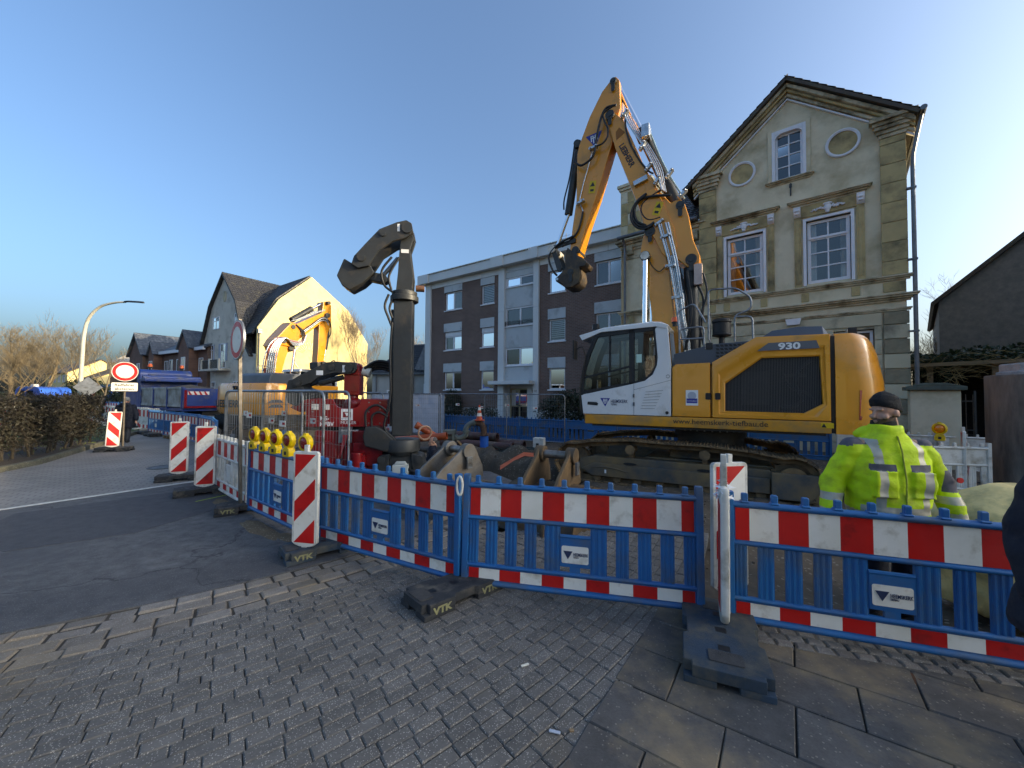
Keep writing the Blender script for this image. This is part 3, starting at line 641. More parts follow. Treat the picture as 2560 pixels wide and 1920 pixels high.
# bands between the floors
mb = MB(); mould(mb, -.04, 9.3, 4.5, 4.6, [(0, .05), (.5, .08)]); mb.build('string_course', M_trim, oh, bevel=.006, seg=1)
mb = MB(); mould(mb, -.04, 9.3, 4.80, 5.02, [(0, .06), (.3, .12), (.55, .2), (.8, .24)]); mb.build('cornice', M_trim, oh, bevel=.012)
mb = MB(); mould(mb, -.04, 9.3, 5.46, 5.62, [(0, .05), (.4, .1), (.7, .14)]); mb.build('sill_band', M_trim, oh, bevel=.01)
for a in (.02, 1.07, 2.4, 3.62, 4.85, 5.35, 6.4, 7.6, 8.7):
    mb = MB(); wd = .5 if a == .02 else .21; mb.box(a, a + wd, -.02, .035, 5.12, 5.42); mb.build('frieze_block', M_stucco2, oh, bevel=.01)
# corner pilasters, each built of blocks
zq = [5.63, 6.07, 6.68, 7.3, 7.93, 8.55, 9.16, 9.80, 10.02]
for (a, b_) in ((-.05, .54), (5.30, 5.92)):
    for k in range(len(zq) - 1):
        mb = MB(); mb.box(a, b_, -.02, .09, zq[k] + .006, zq[k + 1] - .006); mb.build('pilaster_block', M_stucco2, oh, bevel=.01)
    mb = MB(); mould(mb, a, b_, 10.02, 10.62, [(0, .03), (.2, .08), (.4, .14), (.6, .18), (.8, .26)], .09); mb.build('capital', M_trim, oh, bevel=.012)
# gable mouldings and roof
RA = (2.945, 13.02); RL = (6.12, 10.38); RR = (-.25, 10.36)
for (e, sg) in ((RL, 1), (RR, -1)):
    for (off, hgt, pr, m_) in ((-.52, .07, .07, M_winwhite), (-.42, .12, .12, M_trim), (-.28, .1, .2, M_stucco2), (-.16, .14, .30, M_trim)):
        mb = MB(); a0, a1 = RA, e; mb.prism([(a0[0], a0[1] + off), (a1[0] - sg * .0, a1[1] + off), (a1[0], a1[1] + off + hgt), (a0[0], a0[1] + off + hgt)], -.03, pr); mb.build('raking_cornice', m_, oh, bevel=.008, seg=1)
o1 = roof_slab('roof', M_tileb, oh, (6.45, .42, 10.22), (6.45, -10.2, 10.22), (2.945, -10.2, 13.16), (2.945, .42, 13.16), .1, (.24, .30))
o1 = roof_slab('roof', M_tileb, oh, (-.36, .42, 10.42), (-.36, -10.2, 10.42), (2.945, -10.2, 13.16), (2.945, .42, 13.16), .1, (.24, .30))
mb = MB(); mb.tube([(-.40, .5, 10.42), (-.40, -10.2, 10.38)], .08, 10); mb.build('gutter', M_zinc, oh)
mb = MB(); mb.tube(fillet([(-.38, .2, 10.35), (-.28, .12, 9.8), (-.18, .1, 9.2), (-.18, .1, -.2)], .2), .055, 10)
for z in (8.2, 6.0, 3.8, 1.6): mb.box(-.25, -.02, .03, .16, z, z + .05)
mb.build('downpipe', M_zinc, oh)
# left wing roof with tiles, gutter, attic parapet
roof_slab('roof', M_tile, oh, (5.93, .3, 8.95), (8.0, .3, 8.95), (8.0, -3.9, 12.3), (5.93, -3.9, 12.3), .1, (.26, .33))
mb = MB(); mb.tube([(5.95, .32, 8.98), (9.35, .32, 8.98)], .085, 10); mb.tube(fillet([(9.12, .25, 8.95), (9.1, .06, 8.6), (9.1, .06, -.2)], .15), .055, 10); mb.build('gutter', M_zinc, oh)
mb = MB(); mb.box(8.0, 9.36, -3.8, -.05, 9.0, 11.3); mb.box(7.92, 9.42, -3.85, .02, 11.3, 11.42); mb.box(7.86, 9.48, -3.9, .08, 11.42, 11.56); mb.build('attic_parapet', M_stucco, oh, bevel=.015)
for k in range(4):
    for j in range(4): mb = MB(); mb.box(8.06 + k * .32, 8.36 + k * .32, -.06, -.03, 9.12 + j * .52, 9.62 + j * .52); mb.build('parapet_panel', M_stucco2 if (k + j) % 3 else M_stucco, oh, bevel=.008, seg=1)
mb = MB(); mould(mb, 5.95, 9.3, 8.45, 8.9, [(0, .05), (.25, .1), (.6, .18), (.85, .26)], -.12); mb.build('eaves_cornice', M_trim, oh, bevel=.01)
for a in (6.0, 6.9, 7.8, 8.75): mb = MB(); mb.prism([(-.12, 8.2), (.02, 8.25), (.1, 8.45), (.1, 8.6), (-.12, 8.6)], a, a + .28, 'yz'); mb.build('bracket', M_trim, oh, bevel=.02)
mb = MB(); mb.box(5.95, 9.3, -.13, -.08, 8.05, 8.2); mb.build('string_course', M_trim, oh, bevel=.01); window(oh, 6.52, 7.58, 5.74, 7.91, -.2, (0, .5, 1), (0, .22, .48, .74, 1), .09)
# first-floor windows with hoods
def ornament(cx, cz, sc_, parent):
    mb = MB(); rn = random.Random(int(cx * 100))
    mb.ell((cx, .09, cz), (.1 * sc_, .06, .15 * sc_), 12, 8); mb.ell((cx, .1, cz + .12 * sc_), (.13 * sc_, .05, .05 * sc_), 10, 6); mb.ell((cx, .09, cz - .14 * sc_), (.06 * sc_, .04, .06 * sc_), 10, 6)
    for sg in (-1, 1):
        for k in range(16): t_ = k / 15; mb.ell((cx + sg * (.1 + .34 * t_) * sc_, .07, cz + (.03 - .05 * t_ + rn.uniform(-.05, .05) * (1 - .6 * t_)) * sc_), (rn.uniform(.03, .055) * (1 - .4 * t_) * sc_, .035, rn.uniform(.025, .05) * (1 - .4 * t_) * sc_), 8, 6)
    mb.build('relief_ornament', M_winwhite, parent, smooth=60)
for (x0, x1) in ((1.27, 2.45), (3.73, 4.95)):
    cx = (x0 + x1) / 2
    mb = MB()
    for (a, b_, c, d) in ((x0 - .09, x0, 5.66, 8.02), (x1, x1 + .09, 5.66, 8.02), (x0, x1, 7.93, 8.02)): mb.box(a, b_, -.1, .06, c, d)
    sur = mb.build('window_surround', M_winwhite, oh, bevel=.01)
    mb = MB()
    for (a, b_) in ((x0 - .36, x0 - .12), (x1 + .12, x1 + .36)): mb.box(a + .02, b_ - .02, -.01, .04, 5.63, 8.1); mb.box(a + .07, b_ - .07, .04, .055, 5.75, 8.0)
    mb.box(x0 - .34, x1 + .34, -.01, .045, 8.08, 8.5); mb.build('window_pilasters', M_stucco2, oh, bevel=.008, seg=1)
    mb = MB(); mould(mb, x0 - .3, x1 + .3, 8.48, 8.68, [(0, .06), (.35, .12), (.65, .2), (.85, .24)]); mb.build('window_hood', M_trim, oh, bevel=.012)
    for a in (x0 - .25, x1 + .25):
        mb = MB(); mb.prism([(.04, 8.12), (.1, 8.16), (.16, 8.34), (.17, 8.46), (.04, 8.46)], a - .1, a + .1, 'yz'); mb.ell((a, .14, 8.34), (.1, .05, .05), 10, 6); mb.ell((a, .12, 8.24), (.07, .05, .05), 10, 6); mb.build('console', M_winwhite, oh, smooth=50)
    ornament(cx, 8.26, 1.0, oh)
    window(oh, x0 + .02, x1 - .02, 5.74, 7.91, -.08, (0, .5, 1), (0, .24, .48, .72, 1), .1, .045, curtain=[(.0, .22), (.78, 1.0)])
    mb = MB(); mb.box(x0 + .05, x1 - .05, -.12, -.05, 7.28, 7.36); mb.build('transom', M_winwhite, oh, bevel=.01)
# attic window
mb = MB(); P = [(2.33, 9.62), (2.33, 11.5), (2.5, 11.62), (3.35, 11.62), (3.52, 11.5), (3.52, 9.62)]
for (a, b_, c, d) in ((2.30, 2.43, 9.62, 11.58), (3.42, 3.55, 9.62, 11.58), (2.43, 3.42, 11.46, 11.58)): mb.box(a, b_, -.02, .05, c, d)
mb.build('window_surround', M_stucco, oh, bevel=.01)
mb = MB()
for (a, b_, c, d) in ((2.42, 2.52, 9.66, 11.5), (3.33, 3.43, 9.66, 11.5), (2.52, 3.33, 11.36, 11.5)): mb.box(a, b_, -.12, .065, c, d)
for sg, cxx in ((1, 2.52), (-1, 3.33)): mb.prism([(cxx, 11.36), (cxx + sg * .2, 11.36), (cxx + sg * .08, 11.31), (cxx + sg * .02, 11.24), (cxx, 11.12)], -.12, .06)
mb.build('window_surround', M_winwhite, oh, bevel=.01)
window(oh, 2.52, 3.33, 9.67, 11.36, -.06, (0, .5, 1), (0, .27, .53, .78, 1), .07, .04)
mb = MB(); mould(mb, 2.34, 3.5, 9.50, 9.64, [(0, .04), (.4, .1), (.7, .14)]); mb.build('window_sill', M_trim, oh, bevel=.01)
mb = MB(); mb.box(2.86, 2.9, .0, .03, 9.0, 9.45); mb.box(2.84, 2.92, .0, .04, 9.3, 9.42); mb.build('wall_anchor', M_dark, oh)
for (cx, cz) in ((1.44, 10.33), (4.4, 10.33)):
    rx, rz = .46, .47; mb = MB(); n = 40
    for (r0, r1, y1_) in ((.82, 1.0, .045), (.9, .96, .065)):
        rings = [[(cx + rx * f * math.cos(2 * math.pi * i / n), yy, cz + rz * f * math.sin(2 * math.pi * i / n)) for i in range(n)] for (f, yy) in ((r0, -.01), (r0, y1_), (r1, y1_), (r1, -.01))]; mb.loft(rings, caps=False)
    med = mb.build('medallion', M_winwhite, oh, smooth=40)
    mb = MB(); mb.prism([(cx + rx * .84 * math.cos(2 * math.pi * i / n), cz + rz * .84 * math.sin(2 * math.pi * i / n)) for i in range(n)], -.01, .012); mb.build('medallion_field', M_stucco2, med, smooth=0)
# ---------------------------------------------------------------- the apartment block
ab = empty('apartment_block', (2.493, 22.1, 0), R(144), 'three-storey dark brick apartment block with grey panels and a flat roof', 'building')
colsx = [(7.33, 8.95), (4.53, 5.6), (-.56, .5), (-3.82, -2.37)]; rowsz = [(2.12, 3.34), (4.86, 6.13), (7.64, 8.9)]
for (a, b_, cs) in ((4.1, 10.3, colsx[:2]), (-5.2, 1.13, colsx[2:])):
    wall('brick_wall', M_brick, ab, a, b_, .95, 9.4, [(c[0], c[1], r_[0], r_[1]) for c in cs for r_ in rowsz], 0, .16)
    mb = MB(); mb.box(a, b_, -.1, .03, -.2, .95); mb.build('plinth', M_plinth, ab, bevel=.01)
    k = 0; n = 4 if b_ > 5 else 3
    for k in range(n): mb = MB(); mb.box(a + (b_ - a) * k / n + .006, a + (b_ - a) * (k + 1) / n - .006, -.1, .05, 9.38, 9.76); mb.build('panel', M_fascia, ab, bevel=.005, seg=1)
for c in colsx:
    for j, r_ in enumerate(rowsz):
        wide = c[1] - c[0] > 1.2
        mb = MB(); mb.box(c[0] - .03, c[1] + .06, -.08, .035, r_[1], r_[1] + (.6 if j < 2 else .46)); mb.build('panel', M_panel, ab, bevel=.006, seg=1)
        mb = MB(); mb.box(c[0] - .06, c[1] + .06, -.1, .06, r_[0] - .07, r_[0]); mb.build('window_sill', M_winwhite, ab, bevel=.008, seg=1)
        sh = j == 1 and c[0] > 4
        window(ab, c[0], c[1], r_[0], r_[1] - (.3 if sh else 0), -.09, (0, .5, 1) if wide else (0, 1), (0, 1), .085, .12, curtain=[(.1, .9)] if (wide and j != 0 and c[0] > 7) else None, blind=0.85 if (not wide and (j == 2 and c[0] > 4 or j < 2 and c[0] < 1)) else 0)
        if sh: mb = MB(); [mb.box(c[0], c[1], -.12, -.06 - .012 * (k % 2), r_[1] - .3 + k * .05, r_[1] - .3 + (k + 1) * .05) for k in range(6)]; mb.build('shutter_box', M_winwhite, ab, smooth=0)
for (a, b_, zt) in ((10.3, 10.83, 9.75), (3.64, 4.1, 9.85), (1.13, 1.5, 9.85)):
    zz = [-.2, 3.9, 6.95, zt]
    for k in range(3): mb = MB(); mb.box(a, b_, -.3, .14, zz[k] + .004, zz[k + 1] - .004); mb.build('pier_panel', M_fascia, ab, bevel=.008, seg=1)
for (z0, z1) in ((9.03, 9.4), (7.14, 8.43), (4.67, 6.0), (2.66, 3.58)):
    mb = MB(); mb.box(1.5, 3.64, -.2, -.02, z0 + .004, z1 - .004); mb.build('panel', M_panel, ab, bevel=.006, seg=1)
mb = MB(); mb.box(1.5, 3.64, -.2, .0, 9.4, 9.85); mb.build('panel', M_panel, ab, bevel=.006, seg=1)
for (z0, z1) in ((8.43, 9.03), (6.0, 7.14), (3.58, 4.67)): window(ab, 1.52, 3.62, z0, z1, -.06, (0, .48, 1), (0, 1), .09, .12, curtain=[(0, .12)] if z0 < 5 else None); mb = MB(); mb.box(1.5, 3.64, -.15, .05, z0 - .05, z0); mb.build('window_sill', M_winwhite, ab)
mb = MB()
for z in (6.12, 6.2, 6.28): mb.box(1.45, 3.68, .03, .05, z, z + .025)
for x in (1.5, 2.5, 3.6): mb.box(x, x + .03, .0, .05, 6.05, 6.32)
mb.build('balcony_rail', M_dark, ab)
mb = MB(); mb.box(1.35, 4.4, -.3, .75, 2.42, 2.64); mb.build('canopy', M_fascia, ab, bevel=.02)
# entrance: alloy door
M_alloy = mat('bronze_alloy', (176, 160, 126), (160, 146, 116), s=3, rough=0.4, metal=.4)
dr = window(ab, 2.17, 3.58, .1, 2.2, -.5, (0, .5, 1), (0, .48, .86, 1), .08, .07, M_alloy, name='entrance_door'); mb = MB(); mb.box(2.8, 2.95, -.5, -.42, 1.1, 1.18); mb.build('door_handle', M_dark, dr)
mb = MB(); mb.box(1.5, 2.17, -.55, -.3, -.2, 2.42); mb.box(3.58, 3.64, -.55, -.3, -.2, 2.42); mb.box(1.5, 3.64, -.55, -.5, 2.2, 2.42); mb.box(1.5, 3.64, -.6, .2, -.2, .1); mb.build('entrance_wall', M_fascia, ab, smooth=0)
mb = MB(); mb.box(1.62, 1.8, -.3, -.24, 1.9, 2.2); mb.build('letter_box', M_galv, ab)
text('house_number', '110', .22, Mxz(1.2, .145, 1.95, True), M_blacktxt, ab, align='RIGHT')
mb = MB(); mb.box(-5.3, 11.25, -10.2, .42, 9.76, 10.32); mb.box(10.2, 11.3, .3, .52, 9.72, 10.36); mb.box(3.5, 4.5, .3, .52, 9.72, 10.38); mb.box(1.0, 1.62, .3, .52, 9.72, 10.38); mb.build('roof_fascia', M_fascia, ab, bevel=.015)
mb = MB(); mb.box(-5.35, 11.32, -10.25, .5, 10.325, 10.38); mb.build('roof_edging', M_whitepl, ab, bevel=.01)
mb = MB(); mb.box(10.31, 10.82, -10, -.3, -.2, 9.76); mb.box(-5.2, -5.1, -10, 0, -.2, 9.76); mb.box(-5.2, 10.8, -10.0, -9.9, -.2, 9.76); mb.build('side_wall', M_brick, ab, smooth=0)
mb = MB(); mb.tube([(0.2, -1.5, 10.3), (0.2, -1.5, 11.6)], .02, 6); mb.tube([(-.2, -1.5, 11.3), (.6, -1.5, 11.3)], .012, 5); mb.tube([(-.1, -1.5, 11.45), (.5, -1.5, 11.45)], .012, 5); mb.build('roof_aerial', M_galv, ab)
# ---------------------------------------------------------------- the cream gambrel house
ch = empty('gambrel_house', (-24.914, 38.0, 0), R(54), 'cream rendered house with a broad sunlit gambrel gable and dark tiled roof', 'house')
gpts = [(0, -.3), (12.03, -.3), (12.03, 7.9), (9.45, 11.45), (5.11, 14.35), (1.88, 11.3), (0, 8.2)]
mb = MB(); mb.prism(gpts, -.25, 0.0, 'xz'); mb.build('gable_wall', M_cream, ch, smooth=0)
# the local x runs back along the gable wall; +y of this frame points away to the left
fr = empty('frontage', (0, 0, 0)); fr.parent = ch; fr.rotation_euler = (0, 0, R(94))
ff = [(0, -.3), (12.9, -.3), (12.75, 5.95), (11.9, 7.2), (11.25, 8.48), (10.6, 9.9), (10.01, 11.14), (6.96, 14.4), (3.91, 11.12), (3.3, 9.8), (2.75, 8.47), (1.66, 6.55), (.81, 5.71), (0, 5.5)]
hol = [(7.95, 9.55, 8.7, 10.05), (3.7, 4.5, 8.7, 10.05), (9.2, 10.2, 5.2, 7.05), (6.3, 7.5, 4.4, 7.05), (2.9, 3.9, 5.2, 7.05), (8.6, 9.6, 1.2, 3.0), (3.2, 4.4, 1.2, 3.0)]
def fr_clip():
    out = []
    for (p, q) in (((0, 5.5), (.81, 5.71)), ): pass
    return out
mb = MB(); mb.prism(ff, -.25, 0, 'xz'); fw = mb.build('front_wall', M_whiterender, ch, smooth=0); fw.rotation_euler = (0, 0, R(94))
for k, h in enumerate(hol):
    ww = window(fr, h[0], h[1], h[2], h[3], .06, (0, .5, 1), (0, .7, 1), .09, .06, room=False); 
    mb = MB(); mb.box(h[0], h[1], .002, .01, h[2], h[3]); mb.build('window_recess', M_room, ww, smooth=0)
bpy.data.objects.remove(fr.children[0]) if False else None
mb = MB(); mb.box(5.2, 9.5, 0, 1.1, 4.1, 4.3); mb.box(5.2, 5.4, .95, 1.1, 4.3, 5.3); mb.box(7.3, 7.6, .95, 1.1, 4.3, 5.35); mb.box(9.3, 9.5, .95, 1.1, 4.3, 5.3); mb.build('balcony', M_whiterender, fr, smooth=0)
mb = MB()
for k in range(30): mb.box(5.4 + k * .13, 5.43 + k * .13, 1.0, 1.03, 4.3, 5.2)
mb.box(5.4, 9.3, .99, 1.04, 5.15, 5.22); mb.build('balcony_rail', M_dark, fr, smooth=0)
for (a, b_) in ((8.95, 9.2), (10.2, 10.7), (7.5, 7.95), (5.9, 6.3), (3.9, 4.4), (2.5, 2.9)): mb = MB(); mb.box(a, b_, .0, .06, 5.2, 7.05); mb.build('shutter', mat('shutter_grey', (150, 158, 170), None, rough=.6), fr, smooth=0)
mb = MB(); mb.ell((6.96, .02, 12.1), (.42, .06, .62), 20, 8); mb.build('medallion', M_stuccog, fr)
# roofs: front gambrel seen on the right flank, main roof behind the sunlit gable
def loftroof(name, prof, d0, d1, frame, m, tiles=(.3, .36)):
    for i in range(len(prof) - 1):
        (x0, z0), (x1, z1) = prof[i], prof[i + 1]
        o = roof_slab(name, m, frame, (x0, d0, z0), (x0, d1, z0), (x1, d1, z1), (x1, d0, z1), .14, tiles)
loftroof('roof', [(.55, 5.45), (1.6, 6.6), (2.7, 8.55), (3.85, 11.25), (6.96, 14.62)], .35, -6.2, fr, M_tile)
loftroof('roof', [(13.0, 5.7), (12.0, 7.3), (11.35, 8.6), (10.1, 11.3), (6.96, 14.62)], .35, -6.2, fr, M_tile, None)
loftroof('roof', [(-.35, 7.6), (1.8, 11.45), (5.11, 14.55)], .2, 12.5, ch, M_tile)
loftroof('roof', [(12.3, 7.6), (9.55, 11.6), (5.11, 14.55)], .2, 12.5, ch, M_tile, None)
mb = MB(); mb.box(0, 12, 12.3, 12.5, -.3, 9); mb.box(11.9, 12.03, 0, 12.4, -.3, 8); mb.build('rear_wall', M_whiterender, ch, smooth=0)
# stucco sunburst on the gable
mb = MB()
for k in range(12):
    a = R(28 + k * 12); mb.prism([(5.0 + .55 * math.cos(a) - .03, 5.9 + .55 * math.sin(a)), (5.0 + .55 * math.cos(a) + .03, 5.9 + .55 * math.sin(a)), (5.0 + 1.35 * math.cos(a) + .035, 5.9 + 1.35 * math.sin(a)), (5.0 + 1.35 * math.cos(a) - .035, 5.9 + 1.35 * math.sin(a))], -.33, -.24)
mb.tube([(4.5 + 1.1 * math.cos(R(a)), -.28, 5.6 + 1.3 * math.sin(R(a))) for a in range(120, 250, 10)], .06, 6); mb.build('sunburst_relief', mat('pale_relief', (240, 230, 190), None, rough=.9), ch, smooth=0)
mb = MB(); mb.tube([(0.12, -.35, 8.0), (.12, -.35, -.2)], .06, 8); mb.box(-.05, .3, -.55, -.25, 7.6, 8.0); mb.build('downpipe', M_zinc, ch)
# ---------------------------------------------------------------- low house between
sh_ = empty('low_house', (-7.61, 30.0, 0), R(170), 'low grey rendered house with a dark pantile roof next to the apartment block', 'house')
mb = MB(); mb.box(-2.2, 3.35, -6, 0, -.2, 3.5); mb.build('wall', mat('grey_render', (176, 176, 172), (160, 160, 156), s=1, rough=.9), sh_, smooth=0)
mb = MB(); mb.prism([(-2.2, 3.5), (-2.2, 5.75), (-1.0, 5.75), (-.05, 3.5)], -.05, .0, 'xz'); mb.build('gable_slates', mat('grey_slate', (136, 140, 144), (110, 114, 118), s=6, rough=.7), sh_, smooth=0)
roof_slab('roof', M_tile, sh_, (3.6, .25, 3.45), (-.2, .25, 3.45), (-1.3, -3, 6.0), (1.45, -3, 5.95), .1, (.3, .34))
roof_slab('roof', M_tile, sh_, (3.6, -6.2, 3.45), (-2.5, -6.2, 3.45), (-2.5, -3, 6.0), (1.45, -3, 5.95), .1)
roof_slab('roof', M_tile, sh_, (3.6, .25, 3.45), (3.6, -6.2, 3.45), (1.45, -3, 5.95), (1.45, -2.9, 5.95), .1)
roof_slab('roof', M_tile, sh_, (-.2, .2, 3.45), (-2.5, .2, 3.45), (-2.5, -3, 6.0), (-1.3, -3, 6.0), .1, (.3, .34))
window(sh_, 1.5, 2.1, 1.2, 2.1, .04, (0, 1), (0, 1), .08, room=False); window(sh_, -1.6, -.9, .8, 2.6, .04, (0, 1), (0, 1), .06, room=False)
mb = MB(); mb.tube([(-.1, .1, 3.4), (-.1, .1, 0)], .05, 8); mb.tube([(2.95, .1, 3.4), (2.95, .1, 0)], .05, 8); mb.box(-2.4, 3.6, .05, .3, 3.3, 3.45); mb.build('gutter', M_zinc, sh_)
mb = MB(); mb.box(-1.9, -1.7, .0, .3, 4.1, 4.6); mb.build('wall_lamp', M_whitepl, sh_)
# shadowing gable house beyond the low house, out of sight behind the block, roof only reads as shade
# ---------------------------------------------------------------- brick terrace on the left
M_brick2 = brickmat('brown_brick', 0.25, 0.083, 0.012, 'xz', (128, 88, 72), (108, 76, 64), (112, 98, 88))
bt = empty('brick_terrace', (-33.5, 43.0, 0), R(149), 'long dark brick terrace with gabled bays and grey tiled roof beyond the truck', 'house')
mb = MB(); mb.box(0, 20.5, -9, 0, -.3, 6.9); mb.prism([(15.0, 6.9), (19.6, 6.9), (17.3, 9.3)], 0, .02); mb.box(15.0, 19.6, 0, 1.2, -.3, 6.6); mb.prism([(15.0, 6.6), (19.6, 6.6), (17.3, 9.1)], 1.1, 1.2); mb.box(2.2, 5.0, 0, .9, -.3, 6.9); mb.prism([(2.2, 6.9), (5.0, 6.9), (3.6, 8.6)], .8, .9); mb.box(12.3, 14.0, 0, .9, -.3, 6.6); mb.prism([(12.3, 6.6), (14, 6.6), (13.1, 7.9)], .8, .9); mb.build('wall', M_brick2, bt, smooth=0)
M_slate = mat('slate_roof', (86, 92, 100), (70, 76, 84), s=3, rough=.5, dirt=(120, 124, 128), dirt_amt=.3, ds=2)
roof_slab('roof', M_slate, bt, (-.3, .45, 6.8), (20.6, .45, 6.8), (20.6, -4.5, 9.6), (-.3, -4.5, 9.6), .15, (.5, .5)); roof_slab('roof', M_slate, bt, (-.3, -9.3, 6.8), (20.6, -9.3, 6.8), (20.6, -4.5, 9.6), (-.3, -4.5, 9.6), .15)
for (a, b_, zt, ze, f) in ((14.6, 20.0, 9.45, 6.5, 1.5), (1.9, 5.3, 8.85, 6.75, 1.1), (12.0, 14.3, 8.1, 6.5, 1.1)):
    for e in (a, b_): roof_slab('roof', M_slate, bt, (e, f, ze), (e, -4.0, ze), ((a + b_) / 2, -4.0, zt), ((a + b_) / 2, f, zt), .12, (.4, .45))
mb = MB(); mb.box(5.3, 12.0, .3, .55, 6.5, 6.85); mb.box(-.2, 2.0, .3, .55, 6.5, 6.85); mb.build('eaves_board', M_winwhite, bt, smooth=0)
for (xa, zz, yy) in ((15.8, 4.0, 1.2), (17.9, 4.0, 1.2), (12.7, 4.2, .9), (9.2, 4.3, 0), (7.0, 4.3, 0), (5.6, 4.3, 0), (3.1, 4.3, .9), (1.0, 4.2, 0), (10.6, 4.2, 0), (3.1, 1.2, .9), (7.0, 1.2, 0), (9.2, 1.2, 0), (15.8, 1.2, 1.2), (17.9, 1.2, 1.2)):
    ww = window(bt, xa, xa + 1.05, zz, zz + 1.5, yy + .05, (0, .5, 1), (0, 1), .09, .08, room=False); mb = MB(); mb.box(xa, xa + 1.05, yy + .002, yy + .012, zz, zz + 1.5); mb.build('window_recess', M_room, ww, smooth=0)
mb = MB(); mb.box(9.4, 10.3, -4.9, -4.1, 9.0, 10.5); mb.box(9.3, 10.4, -5.0, -4.0, 10.5, 10.62); mb.build('chimney', M_brick2, bt, smooth=0)
# ---------------------------------------------------------------- the 1970s brick block farther left, cream house behind the trees
fb = empty('mansard_block', (-57.5, 56.0, 0), R(120), 'two-storey brick block with pale mansard roof in the evening sun beyond the trees', 'building')
mb = MB(); mb.box(0, 16, -9, 0, -.3, 5.0); mb.build('wall', brickmat('tan_brick', .25, .083, .012, 'xz', (140, 96, 66), (120, 84, 60), (120, 104, 88)), fb, smooth=0)
mb = MB(); mb.box(-.3, 16.3, -9.3, .3, 5.0, 6.0); mb.build('roof_band', mat('tan_cladding', (196, 176, 140), (180, 160, 126), s=2, rough=.8), fb, smooth=0)
for (x0, x1) in ((-.2, 7.5), (8.2, 16.2)):
    mb = MB(); mb.add([(x0, .2, 6.0), (x1, .2, 6.0), (x1, -9.2, 6.0), (x0, -9.2, 6.0), (x0 + 1.6, -3, 8.4), (x1 - 1.6, -3, 8.4), (x1 - 1.6, -6, 8.4), (x0 + 1.6, -6, 8.4)], [(0, 1, 5, 4), (1, 2, 6, 5), (2, 3, 7, 6), (3, 0, 4, 7), (4, 5, 6, 7)]); mb.build('roof', mat('pale_roof', (176, 172, 164), (150, 146, 140), s=2, rough=.7), fb, smooth=0)
for k in range(6): window(fb, .8 + k * 2.5, 2.4 + k * 2.5, 3.2, 4.7, .06, (0, .5, 1), (0, 1), .1, room=False); window(fb, .8 + k * 2.5, 2.4 + k * 2.5, .8, 2.3, .06, (0, .5, 1), (0, 1), .1, room=False)
def simple_house(name, loc, rz, w_, d, he, hr, wm, rm, label, wins=(), ridge='x', cat='house', ov=.3, door=False):
    h = empty(name, (*loc, 0), R(rz), label, cat)
    mb = MB(); mb.box(0, w_, -d, 0, -.3, he)
    if ridge == 'x': mb.prism([(0, he), (-d, he), (-d / 2, hr)], 0.0, .05, 'yz'); mb.prism([(0, he), (-d, he), (-d / 2, hr)], w_ - .05, w_, 'yz')
    else: mb.prism([(0, he), (w_, he), (w_ / 2, hr)], -.05, 0); mb.prism([(0, he), (w_, he), (w_ / 2, hr)], -d, -d + .05)
    mb.build('wall', wm, h, smooth=0)
    if ridge == 'x':
        for yy, s_ in ((ov, 1), (-d - ov, -1)): roof_slab('roof', rm, h, (-ov, yy, he - .2), (w_ + ov, yy, he - .2), (w_ + ov, -d / 2, hr + .1), (-ov, -d / 2, hr + .1), .15)
    else:
        for xx in (-ov, w_ + ov): roof_slab('roof', rm, h, (xx, ov, he - .2), (xx, -d - ov, he - .2), (w_ / 2, -d - ov, hr + .1), (w_ / 2, ov, hr + .1), .15)
    for (x0, x1, z0, z1) in wins: window(h, x0, x1, z0, z1, .05, (0, .5, 1), (0, .65, 1), .1, .06, room=False)
    return h
simple_house('cream_house', (-84, 74), 150, 15, 9, 5.6, 8.2, M_cream, M_tileb, 'cream two-storey house in sunlight behind the bare street trees', [(1.5 + k * 3, 2.9 + k * 3, z, z + 1.4) for k in range(4) for z in (1.0, 3.6)])
simple_house('cream_annex', (-75, 70), 150, 8, 8, 4.2, 6.2, M_cream, M_tileb, 'lower cream annex with a dark roof beside the cream house', [(1.5, 2.8, 1.2, 2.6), (4.5, 5.8, 1.2, 2.6)])
# ---------------------------------------------------------------- right-hand neighbour and garden structures
simple_house('stone_gable_house', (26.4, 24.5), -46, 13, 10, 6.3, 12.4, mat('grey_roughcast', (140, 134, 126), (120, 116, 110), s=5, rough=.95, bump=.6, bs=20), M_tileb, 'grey roughcast house with a steep gable at the right edge of the street', ridge='y', ov=.25)
gp_ = empty('gate_pillar', (11.33, 10.55, 0), R(140), 'cream rendered garden gate pillar with a mossy stone cap beside the downpipe', 'pillar')
mb = MB(); mb.box(-.46, .46, -.28, .28, -.2, 2.0); mb.build('shaft', M_stucco, gp_, bevel=.015); mb = MB(); mb.box(-.56, .56, -.38, .38, 2.0, 2.1); mb.prism([(-.54, 2.1), (.54, 2.1), (.2, 2.19), (-.2, 2.19)], -.36, .36); mb.build('cap', mat('mossy_stone', (96, 104, 92), (76, 82, 74), s=5, rough=.95, bump=.5, bs=30), gp_, bevel=.015)
gt = empty('iron_gate', (12.3, 11.1, 0), R(140), 'rusty wrought iron garden gate beside the gate pillar', 'gate')
mb = MB()
for x in (-.55, .5): mb.box(x, x + .04, -.02, .02, 0, 2.0)
for z in (.1, .9, 1.7): mb.box(-.55, .54, -.015, .015, z, z + .03)
mb.build('frame', M_dark, gt); mb = MB()
for k in range(8): mb.box(-.5 + k * .13, -.485 + k * .13, -.01, .01, .1, 1.9)
for k in range(5):
    for j in range(4): mb.tube([(-.44 + k * .2 + .07 * math.cos(a * .7), 0, .25 + j * .2 + .07 * math.sin(a * .7)) for a in range(10)], .008, 4)
